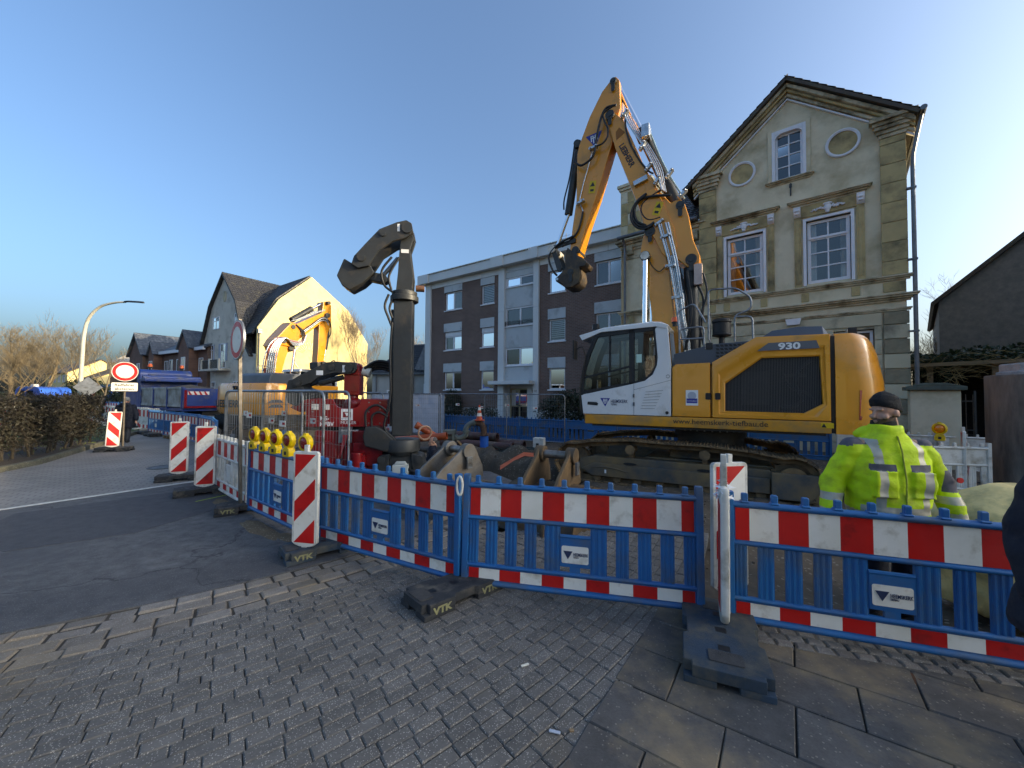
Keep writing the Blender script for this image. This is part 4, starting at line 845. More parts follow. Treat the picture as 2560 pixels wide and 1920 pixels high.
mb.build('scrollwork', mat('rusty_iron', (92, 76, 62), (66, 56, 48), s=20, rough=.9), gt)
sd_ = empty('timber_carport', (15.0, 13.2, 0), R(135), 'derelict timber carport with a sagging sunlit board roof and dark interior', 'shed')
mb = MB(); mb.add([(-5, .5, 3.1), (1.2, .4, 2.98), (1.2, -4, 3.05), (-5, -4, 3.2)] + [(-5, .5, 2.98), (1.2, .4, 2.86), (1.2, -4, 2.95), (-5, -4, 3.1)], [(0, 1, 2, 3), (7, 6, 5, 4), (0, 4, 5, 1), (1, 5, 6, 2), (2, 6, 7, 3), (3, 7, 4, 0)]); mb.build('roof', M_wood, sd_, smooth=0)
for (x, y) in ((.55, .1), (-.9, .1), (-3.2, .1), (-4.8, .1), (.5, -3.8), (-4.8, -3.8)): mb = MB(); mb.box(x, x + .16, y - .08, y + .08, -.2, 3.0); mb.build('post', M_wood, sd_, bevel=.01)
mb = MB(); mb.box(-5, 1.0, -4.0, -3.9, -.2, 3.0); mb.box(-5, -4.9, -4, 0, -.2, 3.0); mb.build('rear_wall', mat('tarred_boards', (40, 37, 34), (30, 28, 26), s=4, rough=.9), sd_, smooth=0)
mb = MB(); mb.tube([(-2.6, .3, -.1), (-2.6, .3, 2.95)], .05, 8); mb.box(-1.9, -1.4, -1.2, -.8, -.2, .9); mb.box(-3.6, -2.7, -1.6, -1.0, -.2, .6); mb.build('stored_clutter', M_dark, sd_)
lc = empty('concrete_column', (9.5, 6.85, 0), 0, 'stout weathered concrete advertising column with a stepped cap', 'column')
mb = MB(); mb.lathe([(.82, -.1), (.82, .12), (.8, .14), (.8, 2.2), (.79, 2.21), (0, 2.21)], n=48); mb.build('drum', M_concrete, lc, smooth=40)
mb = MB(); mb.lathe([(.66, 2.205), (.66, 2.27), (.62, 2.28), (.62, 2.4), (.6, 2.42), (0, 2.42)], n=8); mb.build('cap', mat('cap_concrete', (170, 170, 168), (140, 140, 138), s=9, rough=.9, bump=.6, bs=40), lc, bevel=.01)
mb = MB(); mb.tube([(.83 * math.cos(R(a)), .83 * math.sin(R(a)), .32 - .0016 * (a - 170)) for a in range(170, 330, 8)], .014, 6); mb.tube([(-.83, .14, .32), (-1.4, .5, .18), (-2.2, .9, .1)], .014, 6); tag(mb.build('black_cable', M_black, loc=(9.5, 6.85, 0)), 'black cable wound round the foot of the concrete column', 'cable')
# ---------------------------------------------------------------- the opposite side of the street (seen only in the window reflections), then added shading houses
simple_house('opposite_house', (-22, -22), -38, 11, 9, 7.0, 11.0, M_whiterender, M_tileb, 'pale rendered house across the street mirrored in the windows', [(1.2 + k * 3.2, 2.6 + k * 3.2, z, z + 1.6) for k in range(3) for z in (1.0, 4.2)])
simple_house('opposite_house', (-11, -31), -38, 12, 9, 7.0, 11.5, M_cream, M_tile, 'cream rendered house across the street mirrored in the windows', [(1.2 + k * 3.2, 2.6 + k * 3.2, z, z + 1.6) for k in range(3) for z in (1.0, 4.2)])
simple_house('opposite_house', (0, -40), -38, 12, 9, 7.0, 11.0, M_brick2, M_tileb, 'brick house farther along the opposite side of the street', [(1.2 + k * 3.2, 2.6 + k * 3.2, z, z + 1.6) for k in range(3) for z in (1.0, 4.2)])
simple_house('shade_house', (29, -2.2), 140, 15, 11, 8.0, 12.2, M_brick2, M_tileb, 'unseen tall brick house added on the right to shade the pavement', [(1.2 + k * 3.2, 2.6 + k * 3.2, z, z + 1.6) for k in range(4) for z in (1.0, 4.2)])  # added out of view to block the sun from the foreground
simple_house('shade_terrace', (42.0, -13.1), 140, 16, 11, 10.0, 14.0, M_whiterender, M_tile, 'unseen tall rendered house added next to the brick one to extend its shade', [(1.2 + k * 3.2, 2.6 + k * 3.2, z, z + 1.6) for k in range(4) for z in (1.0, 4.2, 7.4)])  # second out-of-view sun blocker, added to lengthen the shade
# ================================================================ MACHINES
def pad_poly(c, r): return circ(c[0], c[1], r, 18)
def track(root, yo, path_pts, pitch, width, m_pad, nm_group=None, first=[None], ph=0.0):
    # path_pts: closed loop in xz; individual shoes follow it
    P = [Vector((p[0], 0, p[1])) for p in path_pts]; L_ = [0]
    for i in range(len(P)): L_.append(L_[-1] + (P[(i + 1) % len(P)] - P[i]).length)
    tot = L_[-1]; n = int(tot / pitch); proto = None
    for k in range(n):
        d = (k + ph) * tot / n % tot; i = max(j for j in range(len(P)) if L_[j] <= d); a, b = P[i], P[(i + 1) % len(P)]; t = (d - L_[i]) / (L_[i + 1] - L_[i]); c = a + (b - a) * t; ang = -math.atan2((b - a).z, (b - a).x)
        if proto is None:
            mb = MB(); h = pitch / 2 - .004
            mb.prism([(-h, 0), (h, 0), (h, .03), (h - .02, .055), (h - .035, .03), (.02, .03), (0, .05), (-.02, .03), (-h + .035, .03), (-h + .02, .055), (-h, .03)], -width / 2, width / 2, 'xz')
            proto = mb.build('track_shoe', m_pad, root, smooth=0); o = proto
        else: o = share(proto, (0, 0, 0), root)
        o.location = (c.x, yo, c.z); o.rotation_euler = (0, ang + math.pi, 0)
def arc(cx, cz, r, a0, a1, n): return [(cx + r * math.cos(R(a0 + (a1 - a0) * i / n)), cz + r * math.sin(R(a0 + (a1 - a0) * i / n))) for i in range(n + 1)]
def pin(mb, x, z, r, y0, y1, m=0): mb.cyl((x, y0, z), (x, y1, z), r, n=18, m=m)
def hose(parent, pts, y, r=.022, m=None, k=5, name='hose'):
    mb = MB(); mb.tube(spline([(p[0], (p[2] if len(p) > 2 else y), p[1]) for p in pts], k), r, 7); return mb.build(name, m or M_black, parent, smooth=60)
# ---------------------------------------------------------------- big tracked excavator
ex = empty('tracked_excavator', (5.934, 7.238, 0), R(151.07), 'large yellow tracked excavator with white cab and raised two-piece boom in front of the villa', 'excavator')
W = -2.95
# undercarriage
loop = [(.75, -.22), (5.0, -.22)] + arc(5.02, .2, .42, -80, 100, 9) + [(4.55, .69), (3.66, .76), (2.9, .735), (2.15, .74), (1.3, .68)] + arc(.62, .2, .42, 70, 262, 9)
for yo in (-.15, -2.8):
    track(ex, yo, loop, .19, .6, M_mud)
    mb = MB(); lp = [(x, z - .0) for x, z in loop]; cen = (2.8, .25)
    inner = [(p[0] + (cen[0] - p[0]) * .0, p[1]) for p in lp]
    for side in (-.1, .1):
        ring = []
        for p in lp: ring.append((p[0], yo + side, p[1]))
        n_ = len(lp); vs_ = []; fs_ = []
        for i, p in enumerate(lp):
            q = lp[(i + 1) % n_]; o_ = lp[i - 1]; tx, tz = q[0] - o_[0], q[1] - o_[1]; l_ = math.hypot(tx, tz); nx_, nz_ = -tz / l_, tx / l_
            vs_ += [(p[0], yo + side - .02, p[1]), (p[0] + nx_ * .11, yo + side - .02, p[1] + nz_ * .11), (p[0] + nx_ * .11, yo + side + .02, p[1] + nz_ * .11), (p[0], yo + side + .02, p[1])]
        for i in range(n_):
            j = (i + 1) % n_
            for k in range(4): fs_.append((i * 4 + k, j * 4 + k, j * 4 + (k + 1) % 4, i * 4 + (k + 1) % 4))
        mb.add(vs_, fs_)
    mb.build('track_chain', M_mud, ex, smooth=0)
    mb = MB(); mb.prism([(.95, -.12), (4.6, -.12), (4.95, .05), (4.85, .28), (4.5, .36), (1.0, .36), (.95, .3)], yo - .17, yo + .17); mb.prism([(1.0, -.1), (4.55, -.1), (4.8, .06), (4.5, .2), (1.0, .2)], yo + .17, yo + .25)
    mb.build('track_frame', M_trackframe, ex, bevel=.02)
    if yo > -1:
        mb = MB(); mb.box(.24, .98, yo - .1, yo + .29, -.17, .33); mb.build('drive_cover', M_trackframe, ex, bevel=.02)
        for xx in (3.66, 2.14):
            mb = MB(); mb.prism(circ(xx, .22, .1, 16), yo + .25, yo + .256); mb.v = [(v[0] + (v[0] - xx) * .5, v[1], .24 + (v[2] - .22) * .32) for v in mb.v]; mb.build('frame_slot', M_black, ex, smooth=0)
        mb = MB(); mb.tube([(4.55, yo + .255, .1), (4.3, yo + .26, .13), (4.0, yo + .26, .11), (3.7, yo + .255, .05)], .012, 5); mb.build('weld_bracket', M_trackframe, ex)
        mb = MB(); mb.box(4.2, 4.24, yo + .25, yo + .256, -.02, .06); mb.build('number_plate', M_whitetxt, ex)
    for xx in (3.66, 2.14):
        mb = MB(); mb.cyl((xx, yo - .12, .56), (xx, yo + .27, .56), .095, n=16); mb.cyl((xx, yo + .2, .56), (xx, yo + .275, .56), .105, n=16); mb.box(xx - .05, xx + .05, yo - .1, yo + .1, .34, .56); mb.build('carrier_roller', M_mud, ex)
    for k in range(8): mb = MB(); mb.cyl((1.15 + k * .47, yo - .2, -.14), (1.15 + k * .47, yo + .2, -.14), .085, n=14); mb.build('track_roller', M_mud, ex)
    mb = MB(); mb.cyl((5.02, yo - .1, .2), (5.02, yo + .1, .2), .36, n=28); mb.cyl((5.02, yo - .16, .2), (5.02, yo + .16, .2), .12, n=16); mb.build('idler_wheel', M_mud, ex)
    mb = MB(); tooth = []
    for k in range(44): a = 2 * math.pi * k / 44; rr = .39 if k % 2 else .33; tooth.append((.62 + rr * math.cos(a), .2 + rr * math.sin(a)))
    mb.prism(tooth, yo - .06, yo + .06); mb.cyl((.62, yo - .2, .2), (.62, yo + .22, .2), .24, n=24); mb.build('sprocket', M_mud, ex)
mb = MB(); mb.box(1.3, 2.9, -2.5, -.45, .05, .62); mb.box(.9, 3.4, -2.7, -.25, .1, .4); mb.build('chassis', M_trackframe, ex, bevel=.05)
mb = MB(); mb.cyl((2.1, -1.48, .55), (2.1, -1.48, 1.14), .72, n=40); mb.cyl((2.1, -1.48, .84), (2.1, -1.48, .98), .78, n=40); mb.build('slewing_ring', M_dark, ex)
mb = MB()
for k in range(30): a = 2 * math.pi * k / 30; mb.cyl((2.1 + .75 * math.cos(a), -1.48 + .75 * math.sin(a), .97), (2.1 + .75 * math.cos(a), -1.48 + .75 * math.sin(a), 1.04), .018, n=6)
tag(mb.build('ring_bolts', M_galv, ex), kind='stuff')
# upper structure
mb = MB(); mb.prism([(.03, W), (4.55, W), (4.72, W + .1), (4.80, W + .3), (4.80, -.14), (4.74, 0), (.03, 0)], 1.11, 1.335, 'xy'); mb.build('skirt', M_exskirt, ex, bevel=.018)
mb = MB(); mb.box(.1, 4.6, W + .1, -.1, 1.06, 1.115); mb.build('underbody', M_dark, ex, smooth=0)
prof = [(0, 0), (-.32, 0), (-.50, -.05), (-.66, -.18), (-.82, -.5), (-.92, -1.0), (-.95, -1.48), (-.92, -1.95), (-.82, -2.45), (-.66, -2.77), (-.5, -2.9), (-.32, W), (0, W)]
mb = MB(); rings = []
for z, s_, dx in ((1.11, .93, 0), (1.16, .98, 0), (1.3, 1.0, 0), (1.65, 1.0, 0), (2.1, .97, 0), (2.6, .86, 0), (2.82, .78, 0), (2.93, .70, 0), (2.975, .58, 0)):
    yi = .012 if z in (1.11, 2.975) else 0; k_ = max(0, (z - 2.75) / .23)
    rings.append([(-.035 + p[0] * s_, (p[1] + 1.475) * (1 - .06 * k_) - 1.475, z) for p in prof])
mb.loft(rings); mb.build('counterweight', M_exy, ex, smooth=42)
mb = MB(); mb.box(-.037, .03, W + .05, -.04, 1.12, 2.93); mb.build('seam', M_black, ex, smooth=0)
mb = MB(); mb.prism([(-.36, 1.38), (-.54, 1.36), (-.565, 1.62), (-.50, 1.9), (-.38, 1.92)], -.2, .0); mb.v = [(v[0], (-.012 if v[0] > -.45 else -.10) + (.018 if v[1] > -.1 else -.06), v[2]) for v in mb.v]; mb.build('tail_light', M_redlens, ex, smooth=0)
out = [(1.995, 1.345), (1.995, 2.50), (1.20, 2.985), (.035, 2.97), (.035, 1.62), (.035, 1.345)]; inn = [(1.757, 1.49), (1.753, 2.05), (1.107, 2.56), (.19, 2.56), (.15, 1.66), (.44, 1.48)]
def mixp(a, b, t): return [(p[0] + (q[0] - p[0]) * t, p[1] + (q[1] - p[1]) * t) for p, q in zip(a, b)]
mb = MB(); rings = [[(p[0], y, p[1]) for p in pl] for pl, y in ((out, -.36), (out, -.012), (mixp(out, inn, .06), 0), (mixp(out, inn, .5), 0), (mixp(out, inn, .62), -.02), (mixp(out, inn, .93), -.02), (inn, -.035), (inn, -.1))]
mb.loft(rings, caps=False); side = mb.build('engine_door', M_exy, ex, bevel=.0, smooth=25)
mb = MB()
for k in range(62):
    x = .17 + k * .0258; zt = 2.56 if x < 1.107 else 2.56 - (x - 1.107) * .51 / .646; zb = 1.48 if x > .44 else 1.48 + (.44 - x) * .62
    mb.box(x, x + .011, -.085, -.07, zb, zt)
tag(mb.build('grille_bars', mat('grille_black', (84, 82, 80), None, rough=.6, rvar=0), side, smooth=0), kind='stuff')
mb = MB(); mb.box(.06, 1.9, -.33, -.28, 1.38, 2.66); mb.build('radiator', mat('radiator_dark', (30, 30, 32), (42, 42, 42), s=40, rough=.7), ex, smooth=0)
mb = MB(); mb.box(.98, 1.45, -.2, -.16, 1.62, 2.3); mb.tube(spline([(.3, -.15, 2.5), (.5, -.14, 2.3), (.55, -.14, 2.0), (.45, -.14, 1.75), (.6, -.14, 1.6)], 5), .03, 8); mb.tube(spline([(.75, -.15, 2.2), (.6, -.13, 1.95), (.35, -.13, 1.85), (.25, -.13, 1.6)], 5), .025, 8); mb.cyl((.5, -.16, 1.58), (.8, -.16, 1.58), .05, n=12); mb.box(.38, .72, -.17, -.13, 2.18, 2.24); mb.build('engine_parts', M_dark, ex)
mb = MB(); mb.prism([(2.03, 1.345), (2.775, 1.345), (2.775, 2.42), (2.70, 2.485), (2.03, 2.50)], -.36, 0); mb.build('side_door', M_exy, ex, bevel=.02)
for xx in (2.07, 1.89): mb = MB(); mb.prism(rrect(xx - .05, xx + .05, 1.72, 1.86, .02), 0, .012); mb.cyl((xx, .0, 1.80), (xx, .02, 1.80), .02, n=10); mb.build('door_latch', M_black, ex)
mb = MB(); mb.prism([(.03, 1.335), (2.78, 1.335), (2.78, 2.46), (1.99, 2.48), (1.19, 2.96), (.03, 2.95)], W, -.34); mb.build('engine_housing', M_exy, ex, bevel=.03)
mb = MB(); rings = [[(x, y, z) for (x, z) in ((1.2, 2.94), (.9, zt - .05), (.45, zt), (.08, zt - .02), (-.06, 2.94))] for y, zt in ((-.30, 3.0), (-.42, 3.2), (-2.3, 3.22), (-2.5, 3.0))]
mb.loft(rings); mb.build('hood', M_exgrey, ex, bevel=.02)
mb = MB(); mb.prism([(1.97, 2.47), (2.75, 2.47), (2.75, 2.72), (1.97, 2.9), (1.28, 2.93), (1.2, 2.95)], -1.05, -.12); mb.build('louvre_housing', M_exgrey, ex, bevel=.015)
for k in range(9):
    for j in range(3): mb = MB(); x0 = 1.36 + k * .075 - j * .02; zz = 2.90 - j * .1 - (0 if k < 7 else .0); mb.prism([(x0, zz - .07), (x0 + .045, zz - .02), (x0 + .065, zz - .02), (x0 + .02, zz - .07)], -.125, -.113); 
    # louvre slots
sl_ = MB()
for j in range(5):
    zz = 2.88 - j * .075
    for k in range(9):
        x0 = 1.93 - k * .08
        if zz - .05 > 2.50 and x0 - .07 > 1.3 + max(0, (2.90 - zz)) * 1.6: sl_.prism([(x0, zz), (x0 - .055, zz), (x0 - .08, zz - .045), (x0 - .025, zz - .045)], -.12, -.112)
tag(sl_.build('louvre_slots', M_black, ex, smooth=0), kind='stuff')
# model plate and lettering
mb = MB(); mb.prism([(1.19, 2.70), (1.0, 2.85), (.24, 2.86), (.19, 2.71)], -.001, .006); mb.build('badge_plate', mat('badge_grey', (96, 100, 106), None, rough=.45, rvar=0), ex, smooth=0)
text('lettering', '930', .175, Mxz(.84, .009, 2.715, True), M_whitetxt, ex, .004, sx=1.35, bold=.006)
text('lettering', 'www.heemskerk-tiefbau.de', .155, Mxz(2.76, .003, 1.195, True), M_blacktxt, ex, .003, sx=1.02)
mb = MB(); mb.box(2.26, 2.5, .0, .004, 1.59, 1.92); mb.build('approval_sticker', M_whitetxt, ex, smooth=0)
mb = MB(); mb.prism(circ(2.38, 1.80, .085, 24), .004, .006); mb.build('approval_seal', mat('seal_grey', (170, 176, 186), None, rough=.5, rvar=0), ex, smooth=0)
mb = MB(); mb.box(2.275, 2.485, .004, .0062, 1.64, 1.74); mb.build('approval_band', M_bluetxt, ex, smooth=0); text('lettering', 'KANALBAU', .036, Mxz(2.475, .007, 1.675, True), M_whitetxt, ex, .001)
mb = MB(); mb.box(0, .19, .0, .004, 1.215, 1.31); mb.build('warning_sticker', mat('warn_yellow', (220, 180, 20), None, rough=.5, rvar=0), ex, smooth=0)
mb = MB(); mb.prism([(.185, 1.225), (.105, 1.225), (.145, 1.3)], .004, .006); mb.build('warning_symbol', M_blacktxt, ex, smooth=0)
# cab
white = [(2.80, 1.345), (4.80, 1.345), (4.855, 1.80), (3.62, 2.06), (3.35, 2.13), (3.18, 2.27), (3.09, 2.48), (3.075, 2.65), (3.13, 3.30), (3.02, 3.38), (2.86, 3.33), (2.795, 2.46)]
for (y0, y1, nm) in ((-.07, 0, 'cab_side'), (-1.09, -1.03, 'cab_side')): mb = MB(); mb.prism(white, y0, y1); mb.build(nm, M_exw, ex, bevel=.015)
mb = MB(); mb.box(2.80, 2.9, -1.05, -.05, 1.345, 2.4); mb.box(2.82, 4.75, -1.05, -.05, 1.34, 1.42); mb.build('cab_rear', M_exw, ex, smooth=0)
mb = MB(); rings = [[(4.90, y, 3.26), (4.82, y, 3.13), (4.35, y, 3.30), (3.1, y, 3.34), (2.9, y, 3.28), (2.84, y, 3.36), (3.0, y, 3.45 - e), (3.2, y, 3.475 - e), (4.3, y, 3.42 - e)] for y, e in ((.02, .03), (-.05, 0), (-1.02, 0), (-1.1, .03))]
mb.loft(rings); mb.build('cab_roof', M_exw, ex, bevel=.012)
front = [(4.86, 1.36), (4.885, 1.6), (4.89, 1.85), (4.86, 2.2), (4.80, 2.5), (4.70, 2.82), (4.57, 3.12), (4.5, 3.26)]
def ribbon(path, w_, y0, y1, m, name):
    mb = MB(); n_ = len(path); v_ = []; f_ = []
    for i, p in enumerate(path):
        q = path[min(i + 1, n_ - 1)]; o_ = path[max(i - 1, 0)]; tx, tz = q[0] - o_[0], q[1] - o_[1]; l_ = math.hypot(tx, tz); nx_, nz_ = tz / l_, -tx / l_
        v_ += [(p[0], y0, p[1]), (p[0] - nx_ * w_, y0, p[1] - nz_ * w_), (p[0] - nx_ * w_, y1, p[1] - nz_ * w_), (p[0], y1, p[1])]
    for i in range(n_ - 1):
        for k in range(4): f_.append((i * 4 + k, (i + 1) * 4 + k, (i + 1) * 4 + (k + 1) % 4, i * 4 + (k + 1) % 4))
    f_ += [(0, 1, 2, 3), (n_ * 4 - 4, n_ * 4 - 3, n_ * 4 - 2, n_ * 4 - 1)]
    mb.add(v_, f_); return mb.build(name, m, ex, smooth=40)
for y in (0, -1.03): ribbon(front, .09, y - .06, y - .002, M_black, 'front_pillar')
mb = MB(); mb.loft([[(p[0] - .03, -.06, p[1]) for p in front], [(p[0] - .01, -.5, p[1]) for p in front], [(p[0] - .03, -1.04, p[1]) for p in front]], caps=False, closed=False); mb.build('windscreen', M_cabglass, ex, smooth=60)
mb = MB()
for y in (-.058, -1.08):
    mb.prism([(3.70, 2.05), (3.58, 2.08), (3.58, 3.34), (3.70, 3.33)], y, y + .05); mb.prism([(3.12, 3.27), (4.55, 3.18), (4.5, 3.28), (3.12, 3.35)], y, y + .05); mb.prism([(4.80, 1.82), (3.62, 2.065), (3.62, 2.11), (4.80, 1.90)], y, y + .05); mb.prism([(4.78, 2.20), (3.66, 2.45), (3.66, 2.49), (4.77, 2.24)], y, y + .045); mb.prism([(4.13, 2.36), (4.17, 2.35), (4.17, 3.27), (4.13, 3.27)], y, y + .045); mb.prism([(3.07, 2.6), (3.1, 2.45), (3.19, 2.27), (3.36, 2.13), (3.6, 2.07), (3.6, 2.11), (3.38, 2.17), (3.22, 2.3), (3.135, 2.47), (3.11, 2.62), (3.17, 3.3), (3.13, 3.32)], y, y + .05)
mb.build('door_frame', M_black, ex, smooth=0)
for y in (-.04, -1.06):
    for pl in ([(4.80, 1.9), (3.68, 2.10), (3.68, 3.3), (4.52, 3.2), (4.70, 2.8), (4.82, 2.3)], [(3.60, 2.10), (3.38, 2.16), (3.22, 2.3), (3.13, 2.5), (3.17, 3.3), (3.60, 3.3)]):
        mb = MB(); mb.add([(p[0], y, p[1]) for p in pl], [list(range(len(pl)))]); mb.build('window_pane', M_cabglass, ex, smooth=0)
mb = MB(); mb.add([(2.84, -.1, 2.45), (2.84, -1.0, 2.45), (2.9, -1.0, 3.28), (2.9, -.1, 3.28)], [(0, 1, 2, 3)]); mb.build('window_pane', M_cabglass, ex, smooth=0)
mb = MB(); mb.box(3.15, 3.62, -.78, -.28, 1.62, 1.85); mb.prism([(3.1, 1.85), (3.3, 1.85), (3.2, 2.75), (3.05, 2.75)], -.76, -.3); mb.box(3.1, 3.2, -.65, -.42, 2.75, 2.98); mb.box(3.35, 4.0, -.26, -.12, 1.5, 2.02); mb.box(3.35, 4.0, -.95, -.8, 1.5, 2.02); mb.build('driver_seat', mat('seat_cloth', (36, 36, 38), (48, 46, 44), s=9, rough=.9), ex, bevel=.03)
mb = MB(); mb.tube([(3.95, -.2, 2.0), (4.02, -.2, 2.2)], .03, 8); mb.box(4.45, 4.55, -.9, -.7, 2.0, 2.35); mb.tube([(4.5, -.8, 1.4), (4.5, -.8, 2.1)], .03, 6); mb.box(3.1, 4.75, -1.0, -.1, 1.42, 1.5); mb.build('controls', M_black, ex)
mb = MB(); mb.box(3.42, 3.54, -.030, -.026, 2.55, 2.74); mb.build('window_notice', mat('pale_green_paper', (190, 222, 206), None, rough=.7, rvar=0), ex, smooth=0)
mb = MB(); mb.prism([(4.69, 1.57), (4.44, 1.55), (4.42, 1.60), (4.46, 1.63), (4.68, 1.64)], -.002, .006); mb.build('door_handle', M_black, ex, bevel=.003); mb = MB(); mb.box(4.42, 4.68, 0, .01, 1.66, 1.675); mb.build('handle_trim', M_exw, ex)
mb = MB()
for z in (1.56, 1.75): mb.box(3.575, 3.61, 0, .02, z, z + .08)
mb.box(3.588, 3.594, 0, .004, 1.345, 2.06); mb.prism([(3.59, 1.93), (2.80, 2.14), (2.80, 2.133), (3.59, 1.923)], 0, .003); mb.build('door_hinge', mat('seam_grey', (90, 92, 94), None, rough=.6, rvar=0), ex, smooth=0)
for k in range(7):
    mb = MB(); z = 1.50 + k * .062; x0, x1 = 3.44 - k * .018, 3.14 - k * .03; mb.prism([(x0, z), (x1, z + .006 * k), (x1, z + .006 * k + .012), (x0, z + .012)], 0, .007); mb.build('vent_rib', mat('vent_grey', (160, 162, 162), None, rough=.5, rvar=0), ex, smooth=0)  # slim grey ribs on the white cab side
mb = MB(); mb.cyl((2.88, 0, 1.42), (2.88, .012, 1.42), .035, n=14); mb.build('plug', M_black, ex)
def logo(parent, x, z, s_, y, mtri, mletter, mtxt, line1='HEEMSKERK', line2='TIEFBAU', flip=True, wd=1.0, text_on=True):
    # blue triangle emblem pointing down with two stylised white letters; x is the left end as seen by the reader
    sg = -1 if flip else 1
    mb = MB(); mb.prism([(x, z + .19 * s_), (x + sg * .22 * s_, z + .19 * s_), (x + sg * .11 * s_, z)], min(y, y + .002), max(y, y + .002)); mb.build('emblem', mtri, parent, smooth=0)
    mb = MB(); e = .003 if y >= 0 or flip else .003; y1 = y + .002; y2 = y + .0035
    for (a, b_, c, d) in ((.062, .076, .09, .17), (.09, .104, .06, .17), (.118, .132, .06, .17), (.146, .16, .09, .17), (.062, .16, .128, .14), (.062, .104, .158, .17), (.118, .16, .158, .17)): mb.box(min(x + sg * a * s_, x + sg * b_ * s_), max(x + sg * a * s_, x + sg * b_ * s_), y1, y2, z + c * s_, z + d * s_)
    mb.build('emblem_letters', mletter, parent, smooth=0)
    if text_on:
        text('lettering', line1, .105 * s_, Mxz(x + sg * .235 * s_, y + .002, z + .085 * s_, flip), mtxt, parent, .002, sx=wd, bold=.0012 * s_); text('lettering', line2, .058 * s_, Mxz(x + sg * .235 * s_, y + .002, z + .032 * s_, flip), mtxt, parent, .002, sx=wd)
logo(ex, 4.37, 1.53, 1.05, .001, M_bluetxt, M_whitetxt, M_navytxt, wd=.66)
mb = MB(); mb.tube(circ3 := [(2.86 + .035 * math.cos(a * .4), .003, 2.22 + .035 * math.sin(a * .4)) for a in range(16)], .004, 4); mb.build('quality_mark', M_blacktxt, ex)
# roof gear, mirrors, rails
mb = MB(); mb.lathe([(.05, 0), (.05, .07), (.07, .07), (.075, .13), (.065, .19), (0, .2)], (2.78, -.6, 3.42), 16); be = mb.build('warning_beacon', M_black, ex); mb = MB(); mb.lathe([(.077, .1), (.078, .14), (.066, .205), (0, .215)], (2.78, -.6, 3.42), 16); mb.build('beacon_lens', mat('orange_lens', (240, 100, 40), None, rough=.2, rvar=0), be)
mb = MB(); mb.prism(rrect(4.9, 5.0, 2.66, 3.12, .03), .05, .3, 'xz'); mb.v = [(v[0] * .3 + 3.46, v[1], v[2]) for v in mb.v]; mi = mb.build('mirror', M_black, ex, bevel=.02); mb = MB(); mb.tube(fillet([(4.95, .1, 2.9), (4.8, .06, 3.0), (4.72, .02, 2.75), (4.88, .0, 1.9), (4.87, .0, 1.45)], .12), .014, 7); mb.build('mirror_arm', M_black, ex)
for (x, y, z) in ((4.6, -.35, 3.5), (-.37, -.55, 3.06), (2.07, -.18, 2.86)):
    mb = MB(); mb.box(x - .09, x + .05, y - .08, y + .08, z - .07, z + .07); wl_ = mb.build('work_light', M_black, ex, bevel=.015); mb = MB(); mb.box(x + .05, x + .056, y - .065, y + .065, z - .055, z + .055); mb.build('lamp_glass', M_pipe, wl_); mb = MB(); mb.tube([(x, y, z), (x - .02, y, z - .14), (x + .12, y - .02, z - .2)], .012, 6); mb.build('lamp_bracket', M_black, wl_)
mb = MB(); mb.lathe([(.06, 2.9), (.06, 3.12), (.19, 3.15), (.2, 3.18), (.185, 3.2), (.185, 3.44), (.2, 3.46), (.2, 3.5), (.17, 3.53), (0, 3.54)], (1.82, -.8, 0), 24); mb.build('air_precleaner', M_black, ex)
for pts in ([(2.64, -.2, 2.5), (2.64, -.2, 3.28), (2.15, -.2, 3.30), (2.15, -.2, 2.5)], [(2.06, -.25, 3.0), (2.06, -.25, 4.1), (1.55, -.25, 4.08), (1.27, -.25, 3.85), (1.27, -.25, 3.6), (1.57, -.25, 3.5), (1.57, -.25, 2.95)], [(1.57, -.25, 3.47), (1.25, -.25, 3.45), (1.24, -.25, 2.98)], [(2.15, -.2, 3.05), (2.64, -.2, 3.05)], [(2.06, -1.0, 3.0), (2.06, -1.0, 3.7), (2.06, -.25, 3.7)], [(2.64, -.2, 3.15), (2.70, -.35, 3.7), (2.35, -.3, 3.85), (2.12, -.25, 3.4)]):
    mb = MB(); mb.tube(fillet(pts, .1), .021, 8); mb.build('hand_rail', M_galv, ex, smooth=60)
# boom: lower section, knee section, stick
YB0, YB1 = -1.10, -1.80
mb = MB(); mb.prism([(3.62, 5.76), (3.66, 5.5), (3.56, 5.09), (3.44, 4.34), (3.36, 3.64), (3.25, 2.6), (2.95, 2.0), (2.55, 1.7), (2.35, 1.9), (2.5, 2.5), (2.85, 3.6), (2.92, 4.45), (3.0, 5.09), (3.1, 5.7), (3.2, 6.08), (3.42, 6.13), (3.55, 6.0)], YB1 + .04, YB0 - .04); mb.build('lower_boom', M_exy, ex, bevel=.02)
kp_ = [(4.32, 9.39), (4.08, 9.1), (3.56, 7.72), (3.23, 7.02), (2.92, 6.6), (2.80, 6.64), (2.68, 6.63), (2.60, 6.5), (2.51, 6.17), (2.42, 5.58), (2.27, 5.16), (2.28, 4.98), (2.37, 4.89), (2.55, 4.92), (2.86, 5.24), (3.27, 5.72), (3.54, 6.02), (3.60, 6.25), (3.69, 6.65), (3.9, 7.24), (4.3, 8.39), (4.5, 9.14), (4.52, 9.3), (4.45, 9.42)]
mb = MB(); mb.prism(kp_, YB1, YB0); mb.build('upper_boom', M_exy, ex, bevel=.03)
mb = MB(); mb.prism([(3.50, 7.0), (3.3, 7.05), (3.12, 6.7), (2.85, 5.95), (2.78, 5.45), (2.86, 5.28), (3.0, 5.22), (3.14, 5.38), (3.3, 5.75), (3.55, 6.15), (3.66, 6.6)], YB0 - .01, YB0 + .035); mb.build('knee_plate', M_exy, ex, bevel=.02)
